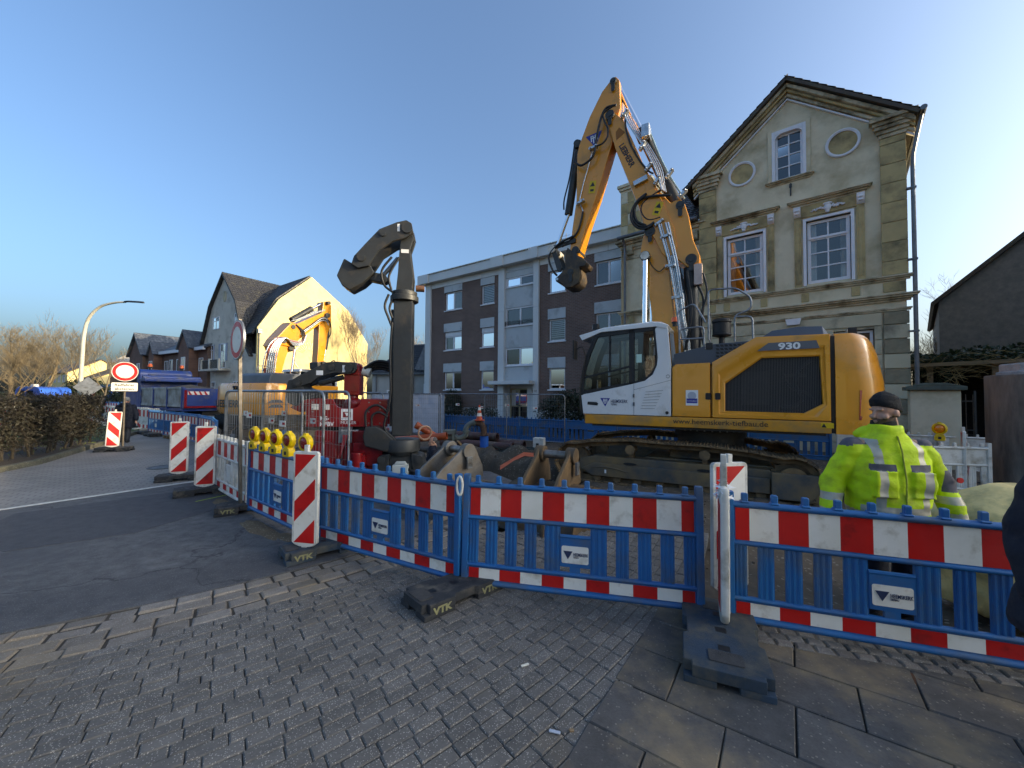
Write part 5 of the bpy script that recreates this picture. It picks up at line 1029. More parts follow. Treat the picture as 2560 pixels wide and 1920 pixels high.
st_ = [(4.42, 10.41), (4.31, 10.44), (4.21, 10.3), (4.18, 9.54), (4.38, 8.7), (4.82, 7.31), (5.11, 6.54), (5.38, 5.68), (5.61, 5.88), (5.54, 6.48), (5.48, 6.89), (5.42, 7.29), (5.40, 8.6), (5.34, 8.85), (5.04, 9.56), (4.69, 10.15)]
mb = MB(); mb.prism(st_, -1.68, -1.20); mb.build('stick', M_exy, ex, bevel=.025)
mb = MB(); mb.prism([(4.28, 8.82), (4.19, 8.92), (4.04, 8.74), (4.26, 8.6)], YB0, YB0 + .008); mb.build('recess_cover', mat('recess_brown', (150, 90, 20), None, rough=.6, rvar=0), ex, smooth=0)
for (x, z, r_, y0) in ((4.37, 10.3, .085, -1.14), (4.43, 9.32, .12, -1.03), (2.70, 6.47, .1, -1.04), (2.46, 5.09, .13, -1.04), (3.41, 5.96, .13, -1.03), (5.42, 5.86, .1, -1.12), (5.55, 5.25, .09, -1.1)):
    mb = MB(); pin(mb, x, z, r_, -1.85 if y0 > -1.1 else -1.76, y0); pin(mb, x, z, r_ * .5, y0, y0 + .015); mb.prism(rrect(x - .05, x + .05, z - .28, z, .04), y0 - .02, y0 - .005); mb.build('pivot_pin', M_dark, ex)
mb = MB(); pin(mb, 3.50, 5.29, .12, -1.02, -.86); cp_ = mb.build('cylinder_head', M_dark, ex); mb = MB(); pin(mb, 3.50, 5.29, .105, -.86, -.84); mb.build('head_cap', M_whitepl, cp_)
mb = MB(); mb.cyl((3.50, -.93, 5.2), (3.52, -.93, 3.3), .065, n=20); mb.build('boom_cylinder_rod', M_chrome, ex)
mb = MB(); mb.cyl((3.52, -.93, 3.35), (3.54, -.93, 1.8), .11, n=20); mb.build('boom_cylinder', M_dark, ex)
mb = MB(); mb.cyl((3.50, -1.98, 5.2), (3.52, -1.98, 3.3), .065, n=20); mb.build('boom_cylinder_rod', M_chrome, ex)
mb = MB(); mb.cyl((2.48, -1.30, 4.86), (2.45, -1.30, 2.3), .155, n=24); mb.cyl((2.48, -1.30, 4.95), (2.48, -1.30, 4.45), .17, n=24); mb.build('adjusting_cylinder', M_dark, ex)
mb = MB(); mb.box(2.22, 2.40, -1.2, -1.02, 4.45, 4.95); mb.build('valve_block', mat('valve_pink', (200, 176, 164), (180, 160, 150), s=8, rough=.5, metal=.4), ex, bevel=.01)
mb = MB(); mb.cyl((4.32, -1.45, 10.36), (3.62, -1.45, 8.70), .075, n=20); mb.build('stick_cylinder_rod', M_chrome, ex)
mb = MB(); mb.cyl((3.66, -1.45, 8.80), (2.84, -1.45, 6.72), .15, n=22); mb.cyl((3.69, -1.45, 8.87), (3.60, -1.45, 8.62), .175, n=22); mb.build('stick_cylinder', M_dark, ex)
mb = MB(); mb.box(3.42, 3.62, -1.36, -1.05, 8.45, 8.78); mb.build('valve_block', M_pipe, ex, bevel=.02)
mb = MB(); mb.cyl((5.43, -1.44, 8.95), (5.74, -1.44, 7.05), .115, n=20); mb.build('bucket_cylinder', M_dark, ex); mb = MB(); mb.cyl((5.72, -1.44, 7.1), (6.15, -1.44, 6.02), .05, n=16); mb.build('bucket_cylinder_rod', M_chrome, ex)
mb = MB(); mb.box(5.32, 5.5, -1.6, -1.25, 8.85, 9.05); mb.cyl((5.43, -1.62, 8.98), (5.43, -1.24, 8.98), .1, n=14); mb.build('cylinder_mount', M_dark, ex, bevel=.02)
# quick coupler and linkage
mb = MB(); mb.prism([(5.66, 5.98), (5.40, 5.72), (5.22, 5.62), (5.08, 5.46), (5.14, 5.36), (5.30, 5.36), (5.26, 5.08), (5.32, 4.92), (5.5, 4.82), (5.72, 4.82), (5.84, 4.98), (6.0, 5.04), (6.03, 5.14), (5.94, 5.2), (5.84, 5.28), (5.72, 5.4), (5.74, 5.7)], -1.75, -1.13); mb.build('quick_coupler', mat('coupler_steel', (74, 64, 54), (52, 46, 42), s=5, rough=.55, metal=.3, dirt=(112, 90, 60), dirt_amt=.35, ds=3), ex, bevel=.03)
mb = MB(); mb.prism([(6.18, 6.06), (6.06, 6.06), (5.82, 5.42), (5.86, 5.3), (5.96, 5.34)], -1.2, -1.13); mb.prism([(6.18, 6.06), (6.06, 6.06), (5.82, 5.42), (5.86, 5.3), (5.96, 5.34)], -1.75, -1.68); mb.prism([(6.2, 5.98), (6.1, 6.1), (5.42, 6.2), (5.42, 6.08)], -1.2, -1.14); mb.build('bucket_link', M_dark, ex, bevel=.01)
mb = MB(); pin(mb, 6.13, 5.99, .11, -1.8, -1.08); mb.build('link_pin', M_whitepl, ex); mb = MB(); pin(mb, 5.95, 5.1, .035, -1.8, -1.1); mb.build('lock_pin', M_pipe, ex)
# hoses and pipes
HO = dict(A=[(3.48, 6.93), (3.71, 6.79), (3.83, 6.55), (3.81, 6.33), (3.67, 6.14), (3.46, 6.08), (3.3, 6.15)], B=[(3.13, 6.97), (3.46, 6.82), (3.62, 6.64), (3.58, 6.41), (3.42, 6.26), (3.16, 6.27)], C=[(2.9, 6.74), (3.3, 6.82), (3.62, 6.81), (3.78, 6.59), (3.72, 6.27), (3.5, 6.11)], D=[(4.25, 9.5), (4.5, 9.52), (4.63, 9.36), (4.72, 9.06), (4.79, 8.71), (4.84, 8.4), (4.96, 8.23), (5.22, 8.14), (5.42, 8.3)], E=[(4.3, 9.51), (4.59, 9.39), (4.56, 9.15), (4.47, 8.93), (4.49, 8.71), (4.63, 8.57), (4.82, 8.56)], F=[(4.03, 9.1), (4.0, 8.78), (3.88, 8.34), (3.66, 7.87), (3.46, 7.55), (3.33, 7.43)])
for k, p in HO.items(): hose(ex, p, -1.02 - (.06 if k in 'BF' else 0), .032 if k in 'ACD' else .024)
hose(ex, [(x + .03, z - .06) for x, z in HO['A']], -.99, .028); hose(ex, [(5.2, 6.9), (5.3, 6.49), (5.47, 6.24), (5.82, 6.02)], -1.15, .03); hose(ex, [(5.47, 6.24), (5.9, 6.1), (6.2, 5.8), (6.1, 5.4), (5.95, 5.2)], -1.1, .03); hose(ex, [(5.5, 9.0), (5.56, 8.56), (5.66, 8.0), (5.81, 7.44), (5.82, 7.15)], -1.28, .022); hose(ex, [(3.45, 5.35), (3.38, 5.1), (3.2, 4.9), (3.05, 5.0)], -1.06, .012)
for k in range(5):
    o_ = k * .055
    hose(ex, [(3.2 - o_, 6.1), (3.08 - o_ * .9, 5.62), (2.93 - o_ * .8, 4.96), (2.81 - o_ * .7, 4.2), (2.74 - o_ * .6, 3.62), (2.62 - o_ * .5, 3.04), (2.6 - o_ * .4, 2.6)], -1.04 - .03 * (k % 3), .02 if k % 2 else .026, M_pipe, 3, 'hydraulic_pipe')
for k in range(4):
    o_ = k * .05
    hose(ex, [(4.07 - o_, 9.25), (3.9 - o_, 8.83), (3.56 - o_, 8.19), (3.30 - o_, 7.59), (3.18 - o_ * .6, 7.2), (3.12 - o_ * .5, 6.95)], -1.06 - .06 * k, .016 if k else .022, M_pipe, 3, 'hydraulic_pipe')
hose(ex, [(3.42, 8.6), (3.2, 7.95), (2.95, 7.35), (2.75, 6.95), (2.62, 6.7)], -1.28, .022, mat('grey_pipe', (150, 168, 164), None, rough=.4, metal=.6), 3, 'hydraulic_pipe')
hose(ex, [(4.94, 8.54), (5.06, 8.14), (5.3, 7.3), (5.23, 7.0), (5.2, 6.88)], -1.17, .016, M_pipe, 2, 'hydraulic_pipe')
hose(ex, [(2.55, 4.8), (2.45, 4.0), (2.5, 3.4), (2.6, 2.9)], -1.0, .03); hose(ex, [(2.35, 4.5), (2.2, 4.1), (2.25, 3.5), (2.3, 2.8)], -1.1, .03); hose(ex, [(2.75, 5.0), (2.62, 4.4), (2.55, 3.8), (2.6, 3.0)], -1.15, .028); hose(ex, [(2.2, 4.7), (2.12, 4.2), (2.28, 3.6), (2.2, 3.0)], -1.0, .024)
for (x, z, a) in ((3.2, 6.12, 30), (3.06, 5.75, 15), (2.95, 5.0, 0), (2.8, 4.2, 0), (3.25, 7.2, 60), (4.05, 9.2, 40), (3.6, 8.2, 55), (5.26, 7.12, 20), (4.9, 8.55, 10), (3.45, 7.6, 50), (2.66, 6.72, 40), (2.95, 7.3, 50)):
    mb = MB(); mb.T = Matrix.Translation((x, -1.06, z)) @ Matrix.Rotation(R(a), 4, 'Y'); mb.box(-.14, .1, -.07, .06, -.035, .035); mb.cyl((-.1, .06, 0), (-.1, .1, 0), .025, n=8); mb.cyl((.05, .06, 0), (.05, .1, 0), .025, n=8); mb.build('pipe_clamp', M_pipe, ex, bevel=.008, seg=1)
mb = MB(); mb.prism([(3.82, 7.32), (3.48, 7.42), (3.45, 7.3), (3.79, 7.2)], -1.10, -1.0); mb.build('sensor_box', M_pipe, ex, bevel=.01)
# stickers and lettering on the arm
a_ = math.degrees(math.atan2(8.39 - 7.54, 4.11 - 3.73)); text('lettering', 'LIEBHERR', .20, Matrix.Translation((4.20, YB0 + .004, 8.42)) @ Matrix.Rotation(R(180), 4, 'Z') @ Matrix.Rotation(R(90), 4, 'X') @ Matrix.Rotation(R(-a_), 4, 'Z'), M_blacktxt, ex, .003, sx=.86, bold=.006)
lt = empty('company_emblem', (5.10, -1.195, 8.62)); lt.parent = ex; lt.rotation_euler = (0, R(6), 0); logo(lt, 0, 0, 2.1, .0, M_bluetxt, M_whitetxt, M_navytxt, text_on=False)
for (x, z, a) in ((3.22, 6.5, -20), (4.95, 7.55, -8)):
    s0 = empty('warning_label', (x, YB0 + .036 if x < 4 else -1.195, z)); s0.parent = ex; s0.rotation_euler = (0, R(a), 0)
    mb = MB(); mb.box(-.09, .09, 0, .003, -.17, .17); mb.build('label_field', MATS['warn_yellow'], s0, smooth=0); mb = MB(); mb.prism([(-.07, .02), (.07, .02), (0, .14)], .003, .005); mb.box(-.05, .05, .003, .005, -.12, -.06); mb.build('label_symbol', M_blacktxt, s0, smooth=0)
# ---------------------------------------------------------------- second excavator, seen from behind
e2 = empty('tracked_excavator', (-7.86, 12.5, -.05), R(63.2), 'smaller yellow excavator seen from behind, bent boom in front of the sunlit gable', 'excavator')
mb = MB(); pf = [(0.05, .05), (-.08, .5), (-.14, 1.45), (-.08, 2.4), (.05, 2.85), (.18, 2.95), (.75, 2.95), (.75, 0), (.2, 0)]
mb.loft([[(p[0] * k + .0 + (1 - k) * .4, (p[1] - 1.475) * k2 + 1.475, z) for p in pf] for z, k, k2 in ((1.12, .9, .97), (1.2, 1, 1), (1.5, 1, 1), (2.05, .98, .99), (2.16, .85, .97))]); mb.build('counterweight', M_exy, e2, smooth=40)
mb = MB(); mb.box(.77, 2.75, .0, 2.95, 1.1, 2.12); mb.build('engine_housing', M_exy, e2, bevel=.03)
mb = MB(); mb.prism([(1.3, 1.35), (2.3, 1.35), (2.3, 1.95), (1.55, 1.95), (1.3, 1.75)], -.012, .01); mb.build('side_grille', M_black, e2)
for z in (1.52, 1.36): mb = MB(); mb.prism([(.1, z), (.6, z), (.5, z + .1), (.2, z + .1)], -.02, .02); mb.build('door_latch', M_exgrey, e2)
mb = MB(); mb.prism([(.25, 2.12), (2.7, 2.12), (2.6, 2.5), (.45, 2.52), (.3, 2.45)], .25, 2.0); mb.build('hood', M_exgrey, e2, bevel=.04)
mb = MB(); mb.box(.35, .37, 1.0, 1.5, 2.2, 2.4); mb.build('hood_panel', M_black, e2); mb = MB(); mb.lathe([(.05, 2.45), (.05, 2.55), (.15, 2.55), (.15, 2.6), (0, 2.62)], (1.4, .6, 0), 14); mb.lathe([(.05, 2.45), (.05, 2.6), (.13, 2.6), (.13, 2.7), (0, 2.72)], (.8, 1.3, 0), 14); mb.build('air_precleaner', M_black, e2)
mb = MB(); mb.box(2.5, 4.3, 1.95, 2.95, 1.1, 1.75); mb.box(2.5, 2.56, 1.95, 2.05, 1.75, 2.7); mb.box(2.5, 2.56, 2.85, 2.95, 1.75, 2.7); mb.box(4.2, 4.3, 1.95, 2.05, 1.75, 2.7); mb.box(4.2, 4.3, 2.85, 2.95, 1.75, 2.7); mb.box(2.48, 2.56, 1.95, 2.95, 1.75, 2.15); mb.prism([(2.45, 2.7), (4.4, 2.7), (4.35, 2.8), (2.5, 2.82)], 1.9, 3.0); mb.build('cab', M_exw, e2, bevel=.03)
mb = MB(); mb.box(2.53, 2.54, 2.05, 2.85, 2.15, 2.7); mb.box(2.6, 4.2, 1.99, 2.0, 1.75, 2.7); mb.box(2.6, 4.2, 2.9, 2.91, 1.75, 2.7); mb.build('cab_window', M_cabglass, e2, smooth=0); mb = MB(); mb.box(3.0, 3.5, 2.2, 2.7, 1.75, 2.55); mb.build('driver_seat', M_black, e2, bevel=.05)
for pts in ([(2.2, 3.05, 2.1), (2.2, 3.05, 2.9), (1.5, 3.05, 2.9), (1.5, 3.05, 2.1)], [(4.4, 3.1, 2.0), (4.4, 3.3, 2.2), (4.4, 3.3, 2.7)]): mb = MB(); mb.tube(fillet(pts, .1), .02, 6); mb.build('hand_rail', M_galv, e2)
mb = MB(); mb.box(4.36, 4.42, 3.2, 3.42, 2.3, 2.75); mb.build('mirror', M_black, e2)
B2 = dict(lower_boom=[(.7, 1.6), (.9, 1.4), (1.2, 1.5), (1.29, 2.55), (1.42, 3.07), (1.5, 3.33), (1.75, 3.45), (1.72, 3.6), (1.52, 3.79), (1.25, 3.93), (1.0, 3.80), (.90, 3.55), (1.05, 3.2), (1.0, 2.54)], knee=[(.89, 3.52), (1.03, 3.79), (1.38, 4.22), (1.57, 4.44), (1.84, 4.42), (1.95, 4.1), (1.85, 3.75), (1.55, 3.55), (1.26, 3.58)], upper_boom=[(1.38, 4.09), (1.57, 4.47), (1.84, 4.45), (2.82, 5.03), (3.02, 5.17), (3.20, 5.12), (3.2, 4.95), (2.98, 4.75), (2.13, 4.03), (1.79, 3.75)], stick=[(3.0, 5.54), (3.21, 5.62), (3.37, 5.47), (3.39, 4.64), (3.24, 4.3), (3.07, 3.07), (2.77, 2.98), (2.81, 3.75), (2.83, 4.66), (2.97, 5.21)])
for nm, pl in B2.items(): mb = MB(); d_ = {'knee': .3, 'stick': .17}.get(nm, .24); mb.prism(pl, 1.45 - d_, 1.45 + d_); mb.build('knee_plate' if nm == 'knee' else nm, M_exy, e2, bevel=.02)
mb = MB(); mb.prism([(2.73, 3.08), (2.74, 2.83), (2.92, 2.74), (3.4, 2.77), (3.44, 2.92), (3.27, 3.05), (3.06, 3.14)], 1.2, 1.7); mb.build('quick_coupler', M_dark, e2, bevel=.03)
for k in range(4): hose(e2, [(1.6 + .1 * k, 4.52), (2.1, 4.72 + .02 * k), (2.6, 5.0 + .02 * k), (3.0, 5.2)], 1.18 + .17 * k, .02, M_pipe, 3, 'hydraulic_pipe')
mb = MB(); mb.cyl((1.77, 1.45, 4.6), (2.6, 1.45, 5.2), .11, n=16); mb.build('stick_cylinder', M_dark, e2); mb = MB(); mb.cyl((2.55, 1.45, 5.16), (3.15, 1.45, 5.56), .05, n=12); mb.build('stick_cylinder_rod', M_chrome, e2)
for yy in (.98, 1.92): mb = MB(); mb.cyl((1.62, yy, 3.45), (1.48, yy, 2.3), .05, n=12); mb.build('boom_cylinder_rod', M_chrome, e2)
mb = MB(); mb.cyl((3.36, 1.45, 4.5), (3.26, 1.45, 3.65), .08, n=12); mb.build('bucket_cylinder', M_dark, e2); mb = MB(); mb.cyl((3.27, 1.45, 3.7), (3.2, 1.45, 3.2), .04, n=10); mb.build('bucket_cylinder_rod', M_chrome, e2)
for k in range(7): hose(e2, [(.55 + .06 * k, 2.4), (.6 + .06 * k, 3.0), (.78 + .05 * k, 3.55), (1.15 + .03 * k, 3.85), (1.6, 3.78 - .03 * k), (1.95, 3.8 - .02 * k), (2.1, 4.05)], 1.12 - .015 * k, .022, M_pipe if k != 1 else mat('red_hose', (150, 70, 60), None, rough=.6), 3, 'hydraulic_pipe')
for k in range(4): hose(e2, [(1.95, 4.15 - .03 * k), (2.4, 4.5 - .03 * k), (2.8, 4.85 - .04 * k), (3.05, 4.9 - .05 * k), (3.15, 4.6)], 1.15, .02, M_pipe if k % 2 else M_black, 3)
for (x, z, r_) in ((3.1, 5.0, .1), (1.3, 3.75, .1), (1.62, 3.5, .12), (1.65, 4.3, .08), (3.15, 5.52, .07), (2.95, 3.05, .07)): mb = MB(); mb.cyl((x, 1.12, z), (x, 1.78, z), r_, n=14); mb.build('pivot_pin', M_dark, e2)
for k in range(3): hose(e2, [(1.75, 4.4), (1.95 + .05 * k, 4.2), (2.0 + .06 * k, 3.9), (1.9 + .04 * k, 3.7)], 1.12, .022)
hose(e2, [(3.3, 3.1), (3.5, 3.2), (3.6, 3.0), (3.45, 2.85)], 1.2, .02); hose(e2, [(3.05, 4.9), (3.28, 4.7), (3.3, 4.3), (3.2, 4.1)], 1.2, .025)
text('lettering', 'LIEBHERR', .34, Matrix.Translation((-.15, 2.55, 1.36)) @ Matrix.Rotation(R(-90), 4, 'Z') @ Matrix.Rotation(R(90), 4, 'X'), M_blacktxt, e2, .004, sx=.95, bold=.008); text('lettering', '926', .22, Matrix.Translation((-.06, 1.55, 1.92)) @ Matrix.Rotation(R(-90), 4, 'Z') @ Matrix.Rotation(R(90), 4, 'X'), M_blacktxt, e2, .2, sx=1.2)
text('lettering', 'LIEBHERR', .2, Matrix.Translation((2.18, 1.205, 4.2)) @ Matrix.Rotation(R(90), 4, 'X') @ Matrix.Rotation(R(37), 4, 'Z'), M_blacktxt, e2, .004, sx=.8)
for yy in (.35, 2.6):
    track(e2, yy, [(.6, -.15), (3.6, -.15)] + arc(3.6, .25, .4, -90, 90, 6) + [(2.4, .68), (1.4, .66)] + arc(.6, .25, .4, 90, 268, 6), .2, .55, M_mud)
    mb = MB(); mb.box(.6, 3.6, yy - .15, yy + .15, -.05, .5); mb.build('track_frame', M_trackframe, e2, bevel=.03)
mb = MB(); mb.box(1.2, 3, .6, 2.4, .1, .7); mb.cyl((2.1, 1.45, .6), (2.1, 1.45, 1.12), .65, n=28); mb.build('chassis', M_trackframe, e2)
mb = MB(); mb.box(-.02, .02, .1, 2.85, .75, 1.08); mb.build('mudflap', M_black, e2)
# ---------------------------------------------------------------- blue tipper truck
M_trblue = mat('truck_blue', (20, 60, 130), (16, 50, 112), s=1, rough=.4, coat=.3, dirt=(90, 92, 96), dirt_amt=.25, ds=2)
tk = empty('tipper_truck', (-15.1, 18.0, -.1), R(150), 'blue three-axle tipper truck with silver side boards parked beside the blue barriers', 'truck')
mb = MB(); mb.box(.05, 4.9, -2.45, -.02, 1.02, 1.16); mb.build('body_floor', M_trblue, tk)
for y in (-.06, -2.5):
    for k in range(3): mb = MB(); mb.box(.1 + k * 1.6, 1.64 + k * 1.6, y, y + .06, 1.2, 2.1); mb.box(.1 + k * 1.6, 1.64 + k * 1.6, y - .02, y + .09, 2.02, 2.12); mb.box(.1 + k * 1.6, 1.64 + k * 1.6, y - .01, y + .08, 1.2, 1.3); mb.build('side_board', mat('silver_boards', (172, 174, 176), (140, 142, 146), s=2, rough=.4, metal=.5, dirt=(120, 112, 100), dirt_amt=.4, ds=2), tk, bevel=.01)
    for k in range(4): mb = MB(); mb.box(.02 + k * 1.6, .1 + k * 1.6, y - .03, y + .1, 1.1, 2.15); mb.build('stake', M_trblue, tk)
mb = MB(); mb.box(-.08, .0, -2.5, .02, 1.15, 2.08); mb.build('tailgate', M_trblue, tk, bevel=.015)
mb = MB(); mb.box(-.1, -.08, -2.46, -.02, 1.17, 1.25); mb.box(-.1, -.08, -.12, -.02, 1.25, 2.0); mb.build('reflector_tape', M_redlens, tk, smooth=0)
hz_ = empty('hazard_board', (-.085, -.15, 1.78)); hz_.parent = tk; mb = MB(); mb.box(-.012, 0, -.85, 0, 0, .16); mb.build('board', M_whitefilm, hz_, smooth=0)
for k in range(4): mb = MB(); mb.add([(-.016, -.06 - k * .21, 0), (-.016, -.165 - k * .21, 0), (-.016, -.165 - k * .21 + .1, .16), (-.016, -.06 - k * .21 + .06, .16)], [(0, 1, 2, 3)]); mb.build('red_stripe', M_redfilm, hz_, smooth=0)
text('lettering', 'CRAMER', .17, Matrix.Translation((-.09, -1.35, 1.82)) @ Matrix.Rotation(R(-90), 4, 'Z') @ Matrix.Rotation(R(90), 4, 'X'), M_whitetxt, tk)
mb = MB(); mb.box(4.95, 5.1, -2.5, 0.02, 1.1, 2.5); mb.box(4.4, 5.1, -2.5, .02, 2.45, 2.62); mb.build('headboard', M_trblue, tk, bevel=.03)
mb = MB(); mb.prism([(5.35, 1.0), (7.4, 1.0), (7.45, 2.0), (7.2, 2.85), (6.9, 3.05), (5.5, 3.12), (5.35, 2.9)], -2.4, -.05); mb.build('cab', M_trblue, tk, bevel=.08)
mb = MB(); mb.box(5.7, 6.9, -.06, -.03, 2.05, 2.75); mb.build('cab_window', M_cabglass, tk); mb = MB(); mb.box(5.3, 5.36, -2.1, -.4, 2.3, 2.9); mb.build('sun_visor', M_trblue, tk, bevel=.05)
for y in (-.55, -1.95):
    mb = MB(); mb.lathe([(.06, 3.1), (.06, 3.2), (.1, 3.22), (.1, 3.27), (0, 3.28)], (5.6, y, 0), 12); bb = mb.build('beacon_base', M_black, tk); mb = MB(); mb.lathe([(.1, 3.27), (.1, 3.37), (.07, 3.43), (0, 3.44)], (5.6, y, 0), 12); mb.build('beacon_lens', MATS['orange_lens'], bb)
mb = MB(); mb.box(7.1, 7.25, .05, .3, 2.0, 2.7); mb.box(7.1, 7.25, -2.75, -2.5, 2.0, 2.7); mb.tube([(7.2, -.05, 2.7), (7.2, .2, 2.7)], .02, 6); mb.build('mirror', M_black, tk)
mb = MB(); mb.box(.2, 7.0, -1.6, -.85, .7, .98); mb.build('chassis', M_black, tk)
for x in (1.0, 2.35, 6.3):
    for y in (-.35, -2.15):
        mb = MB(); mb.T = Matrix.Translation((x, y, .5)) @ Matrix.Rotation(R(90), 4, 'X'); mb.lathe([(.3, -.16), (.48, -.15), (.52, -.1), (.52, .1), (.48, .15), (.3, .16)], n=26); wh = mb.build('wheel', M_black, tk); mb = MB(); mb.T = Matrix.Translation((x, y, .5)) @ Matrix.Rotation(R(90), 4, 'X'); mb.lathe([(0, -.1), (.14, -.12), (.3, -.16), (.3, .16), (.14, .12), (0, .1)], n=20); mb.build('rim', M_galv, wh)
mb = MB(); mb.box(3.2, 4.6, -.5, -.1, .5, .95); mb.build('fuel_tank', M_galv, tk, bevel=.06); mb = MB(); mb.box(-.1, .0, -2.4, -.1, .62, .78); mb.build('underride_bar', M_galv, tk)
mb = MB(); mb.add([(.1, -2.4, 1.9), (4.9, -2.4, 1.95), (4.9, -.1, 1.95), (.1, -.1, 1.9), (2.5, -1.2, 2.3), (1.2, -1.3, 2.15), (3.8, -1.2, 2.2)], [(0, 1, 4), (0, 4, 5), (1, 2, 6), (1, 6, 4), (2, 3, 4), (2, 4, 6), (3, 0, 5), (3, 5, 4)]); tag(mb.build('soil_load', G_dirt, tk), kind='stuff')
# tarpaulin rolled on the headboard
mb = MB(); mb.tube([(4.7, -2.5, 2.66), (4.7, 0.02, 2.66)], .1, 12); mb.build('tarpaulin_roll', M_trblue, tk)
# ---------------------------------------------------------------- red vibratory pile driver with its folded arm
def fx(px, Y=8.8): return (px - 1280) * Y / 980.0
def fz(py, Y=8.8): return 1.78 - (py - 986) * Y / 980.0
vh = empty('vibratory_hammer', (-3.55, 8.8, -.2), R(6), 'red vibratory pile hammer with a folded dark suspension arm standing behind the mesh fence', 'pile hammer')
mb = MB(); yokep = [(-.83, 1.28), (.83, 1.28), (.83, 1.86), (.28, 1.88), (.26, 1.76), (.2, 1.70), (.1, 1.67), (-.1, 1.67), (-.2, 1.70), (-.26, 1.76), (-.30, 1.86), (-.83, 1.86)]
for y0 in (-.45, .35): mb = MB(); mb.prism(yokep, y0, y0 + .08); mb.build('yoke_plate', M_red, vh, bevel=.012)
mb = MB(); mb.box(-.68, .72, -.4, .4, .25, 1.2); mb.build('exciter_housing', M_red, vh, bevel=.04)
mb = MB(); mb.box(-.6, .6, -.36, .36, 1.15, 1.4); mb.build('damper_block', M_black, vh)
for x in (-.45, .5):
    mb = MB(); mb.cyl((x, -.5, .72), (x, -.38, .72), .26, n=28); mb.build('bearing_cover', M_red, vh, bevel=.01)
mb = MB(); mb.cyl((.25, -.55, .35), (.25, -.55, .75), .13, n=16); mb.box(.08, .42, -.6, -.4, .3, .7); mb.box(.15, .35, -.5, -.4, .75, .95); mb.build('hydraulic_motor', M_red, vh, bevel=.02)
mb = MB(); mb.box(-.15, .12, -.5, -.46, .95, 1.28); mb.build('bracket', M_galv, vh); 
mb = MB()
for x in (-.7, -.45, .45, .68):
    for z in (1.36, 1.6, 1.66, 1.8): mb.cyl((x, -.46, z), (x, -.448, z), .016, n=8)
tag(mb.build('plate_bolts', M_galv, vh), kind='stuff')
mb = MB(); mb.box(-.12, .12, -.455, -.451, 1.42, 1.66); mb.build('maker_plate', M_whitetxt, vh, smooth=0); mb = MB(); mb.prism([(-.08, 1.48), (.08, 1.48), (.08, 1.6), (-.08, 1.6)], -.457, -.455); mb.build('maker_field', M_red, vh, smooth=0); mb = MB(); mb.prism([(-.05, 1.58), (.05, 1.58), (0, 1.5)], -.459, -.457); mb.build('maker_mark', M_whitetxt, vh, smooth=0)
text('lettering', 'MÜLLER', .09, Mxz(-.13, -.453, 1.34), M_whitetxt, vh); text('lettering', 'MS-\nHFBV', .12, Mxz(-.55, -.453, 1.42), M_whitetxt, vh, bold=.004); text('lettering', 'THYSSENKRUPP', .05, Mxz(-.1, -.505, 1.19), M_whitetxt, vh)
for (x, z) in ((-.72, 1.64), (-.5, 1.64)): mb = MB(); mb.box(x, x + .14, -.455, -.451, z, z + .12); mb.build('plate_label', M_whitefilm, vh, smooth=0)
mb = MB(); mb.lathe([(.19, 1.66), (.2, 1.78), (.16, 1.86), (.1, 1.88), (.1, 1.98)], (0, 0, 0), 24); mb.box(-.17, .17, -.16, .16, 1.95, 2.5); mb.prism([(-.19, 2.4), (.15, 2.4), (.15, 2.6), (.08, 2.68), (-.08, 2.68), (-.19, 2.6)], -.2, -.12); mb.prism([(-.19, 2.4), (.15, 2.4), (.15, 2.6), (.08, 2.68), (-.08, 2.68), (-.19, 2.6)], .12, .2); mb.build('suspension_post', M_red, vh, bevel=.02)
mb = MB(); mb.cyl((.2, -.02, 2.5), (.36, -.02, 2.45), .11, n=18); mb.build('swivel', M_whitepl, vh)
armp = [(.1, 2.66), (.14, 2.55), (.08, 2.44), (-.02, 2.41), (-.3, 2.44), (-.62, 2.36), (-.8, 2.22), (-1.05, 2.12), (-1.18, 2.1), (-1.22, 2.25), (-1.1, 2.34), (-.5, 2.66), (-.3, 2.68)]
for y0 in (-.3, .18): mb = MB(); mb.prism(armp, y0, y0 + .1); mb.build('suspension_arm', M_dark, vh, bevel=.012)
for (x, z, r_) in ((-.02, 2.54, .09), (-.38, 2.55, .07), (-1.08, 2.22, .08)): mb = MB(); mb.cyl((x, -.34, z), (x, .32, z), r_, n=18); mb.build('pivot_pin', M_dark, vh)
mb = MB(); mb.prism([(-1.28, 2.28), (-1.05, 2.3), (-.98, 2.1), (-.7, 2.02), (-.72, 1.88), (-.95, 1.84), (-1.1, 1.7), (-1.3, 1.78), (-1.34, 2.05)], -.28, .28); mb.build('arm_head', M_dark, vh, bevel=.03)
mb = MB(); mb.cyl((-.7, -.1, 2.2), (-.2, -.1, 2.35), .06, n=12); mb.build('arm_cylinder', M_dark, vh); mb = MB(); mb.prism([(-1.25, 1.68), (-.85, 1.95), (-.72, 1.86), (-.8, 1.6), (-1.05, 1.58)], -.25, .2); mb.build('clamp_jaw', M_red, vh, bevel=.02)
mb = MB(); mb.box(-.7, -.56, -.305, -.301, 2.38, 2.48); mb.box(-.16, -.1, -.305, -.301, 2.45, 2.6); mb.build('arm_label', M_whitetxt, vh, smooth=0)
for k in range(4): hose(vh, [(.25, 2.55 - .03 * k), (.55, 2.72 - .05 * k), (.95, 2.6 - .06 * k), (1.15, 2.25 - .04 * k), (1.22 - .03 * k, 1.75), (1.15, 1.35)], -.1 + .05 * k, .035, None, 4)
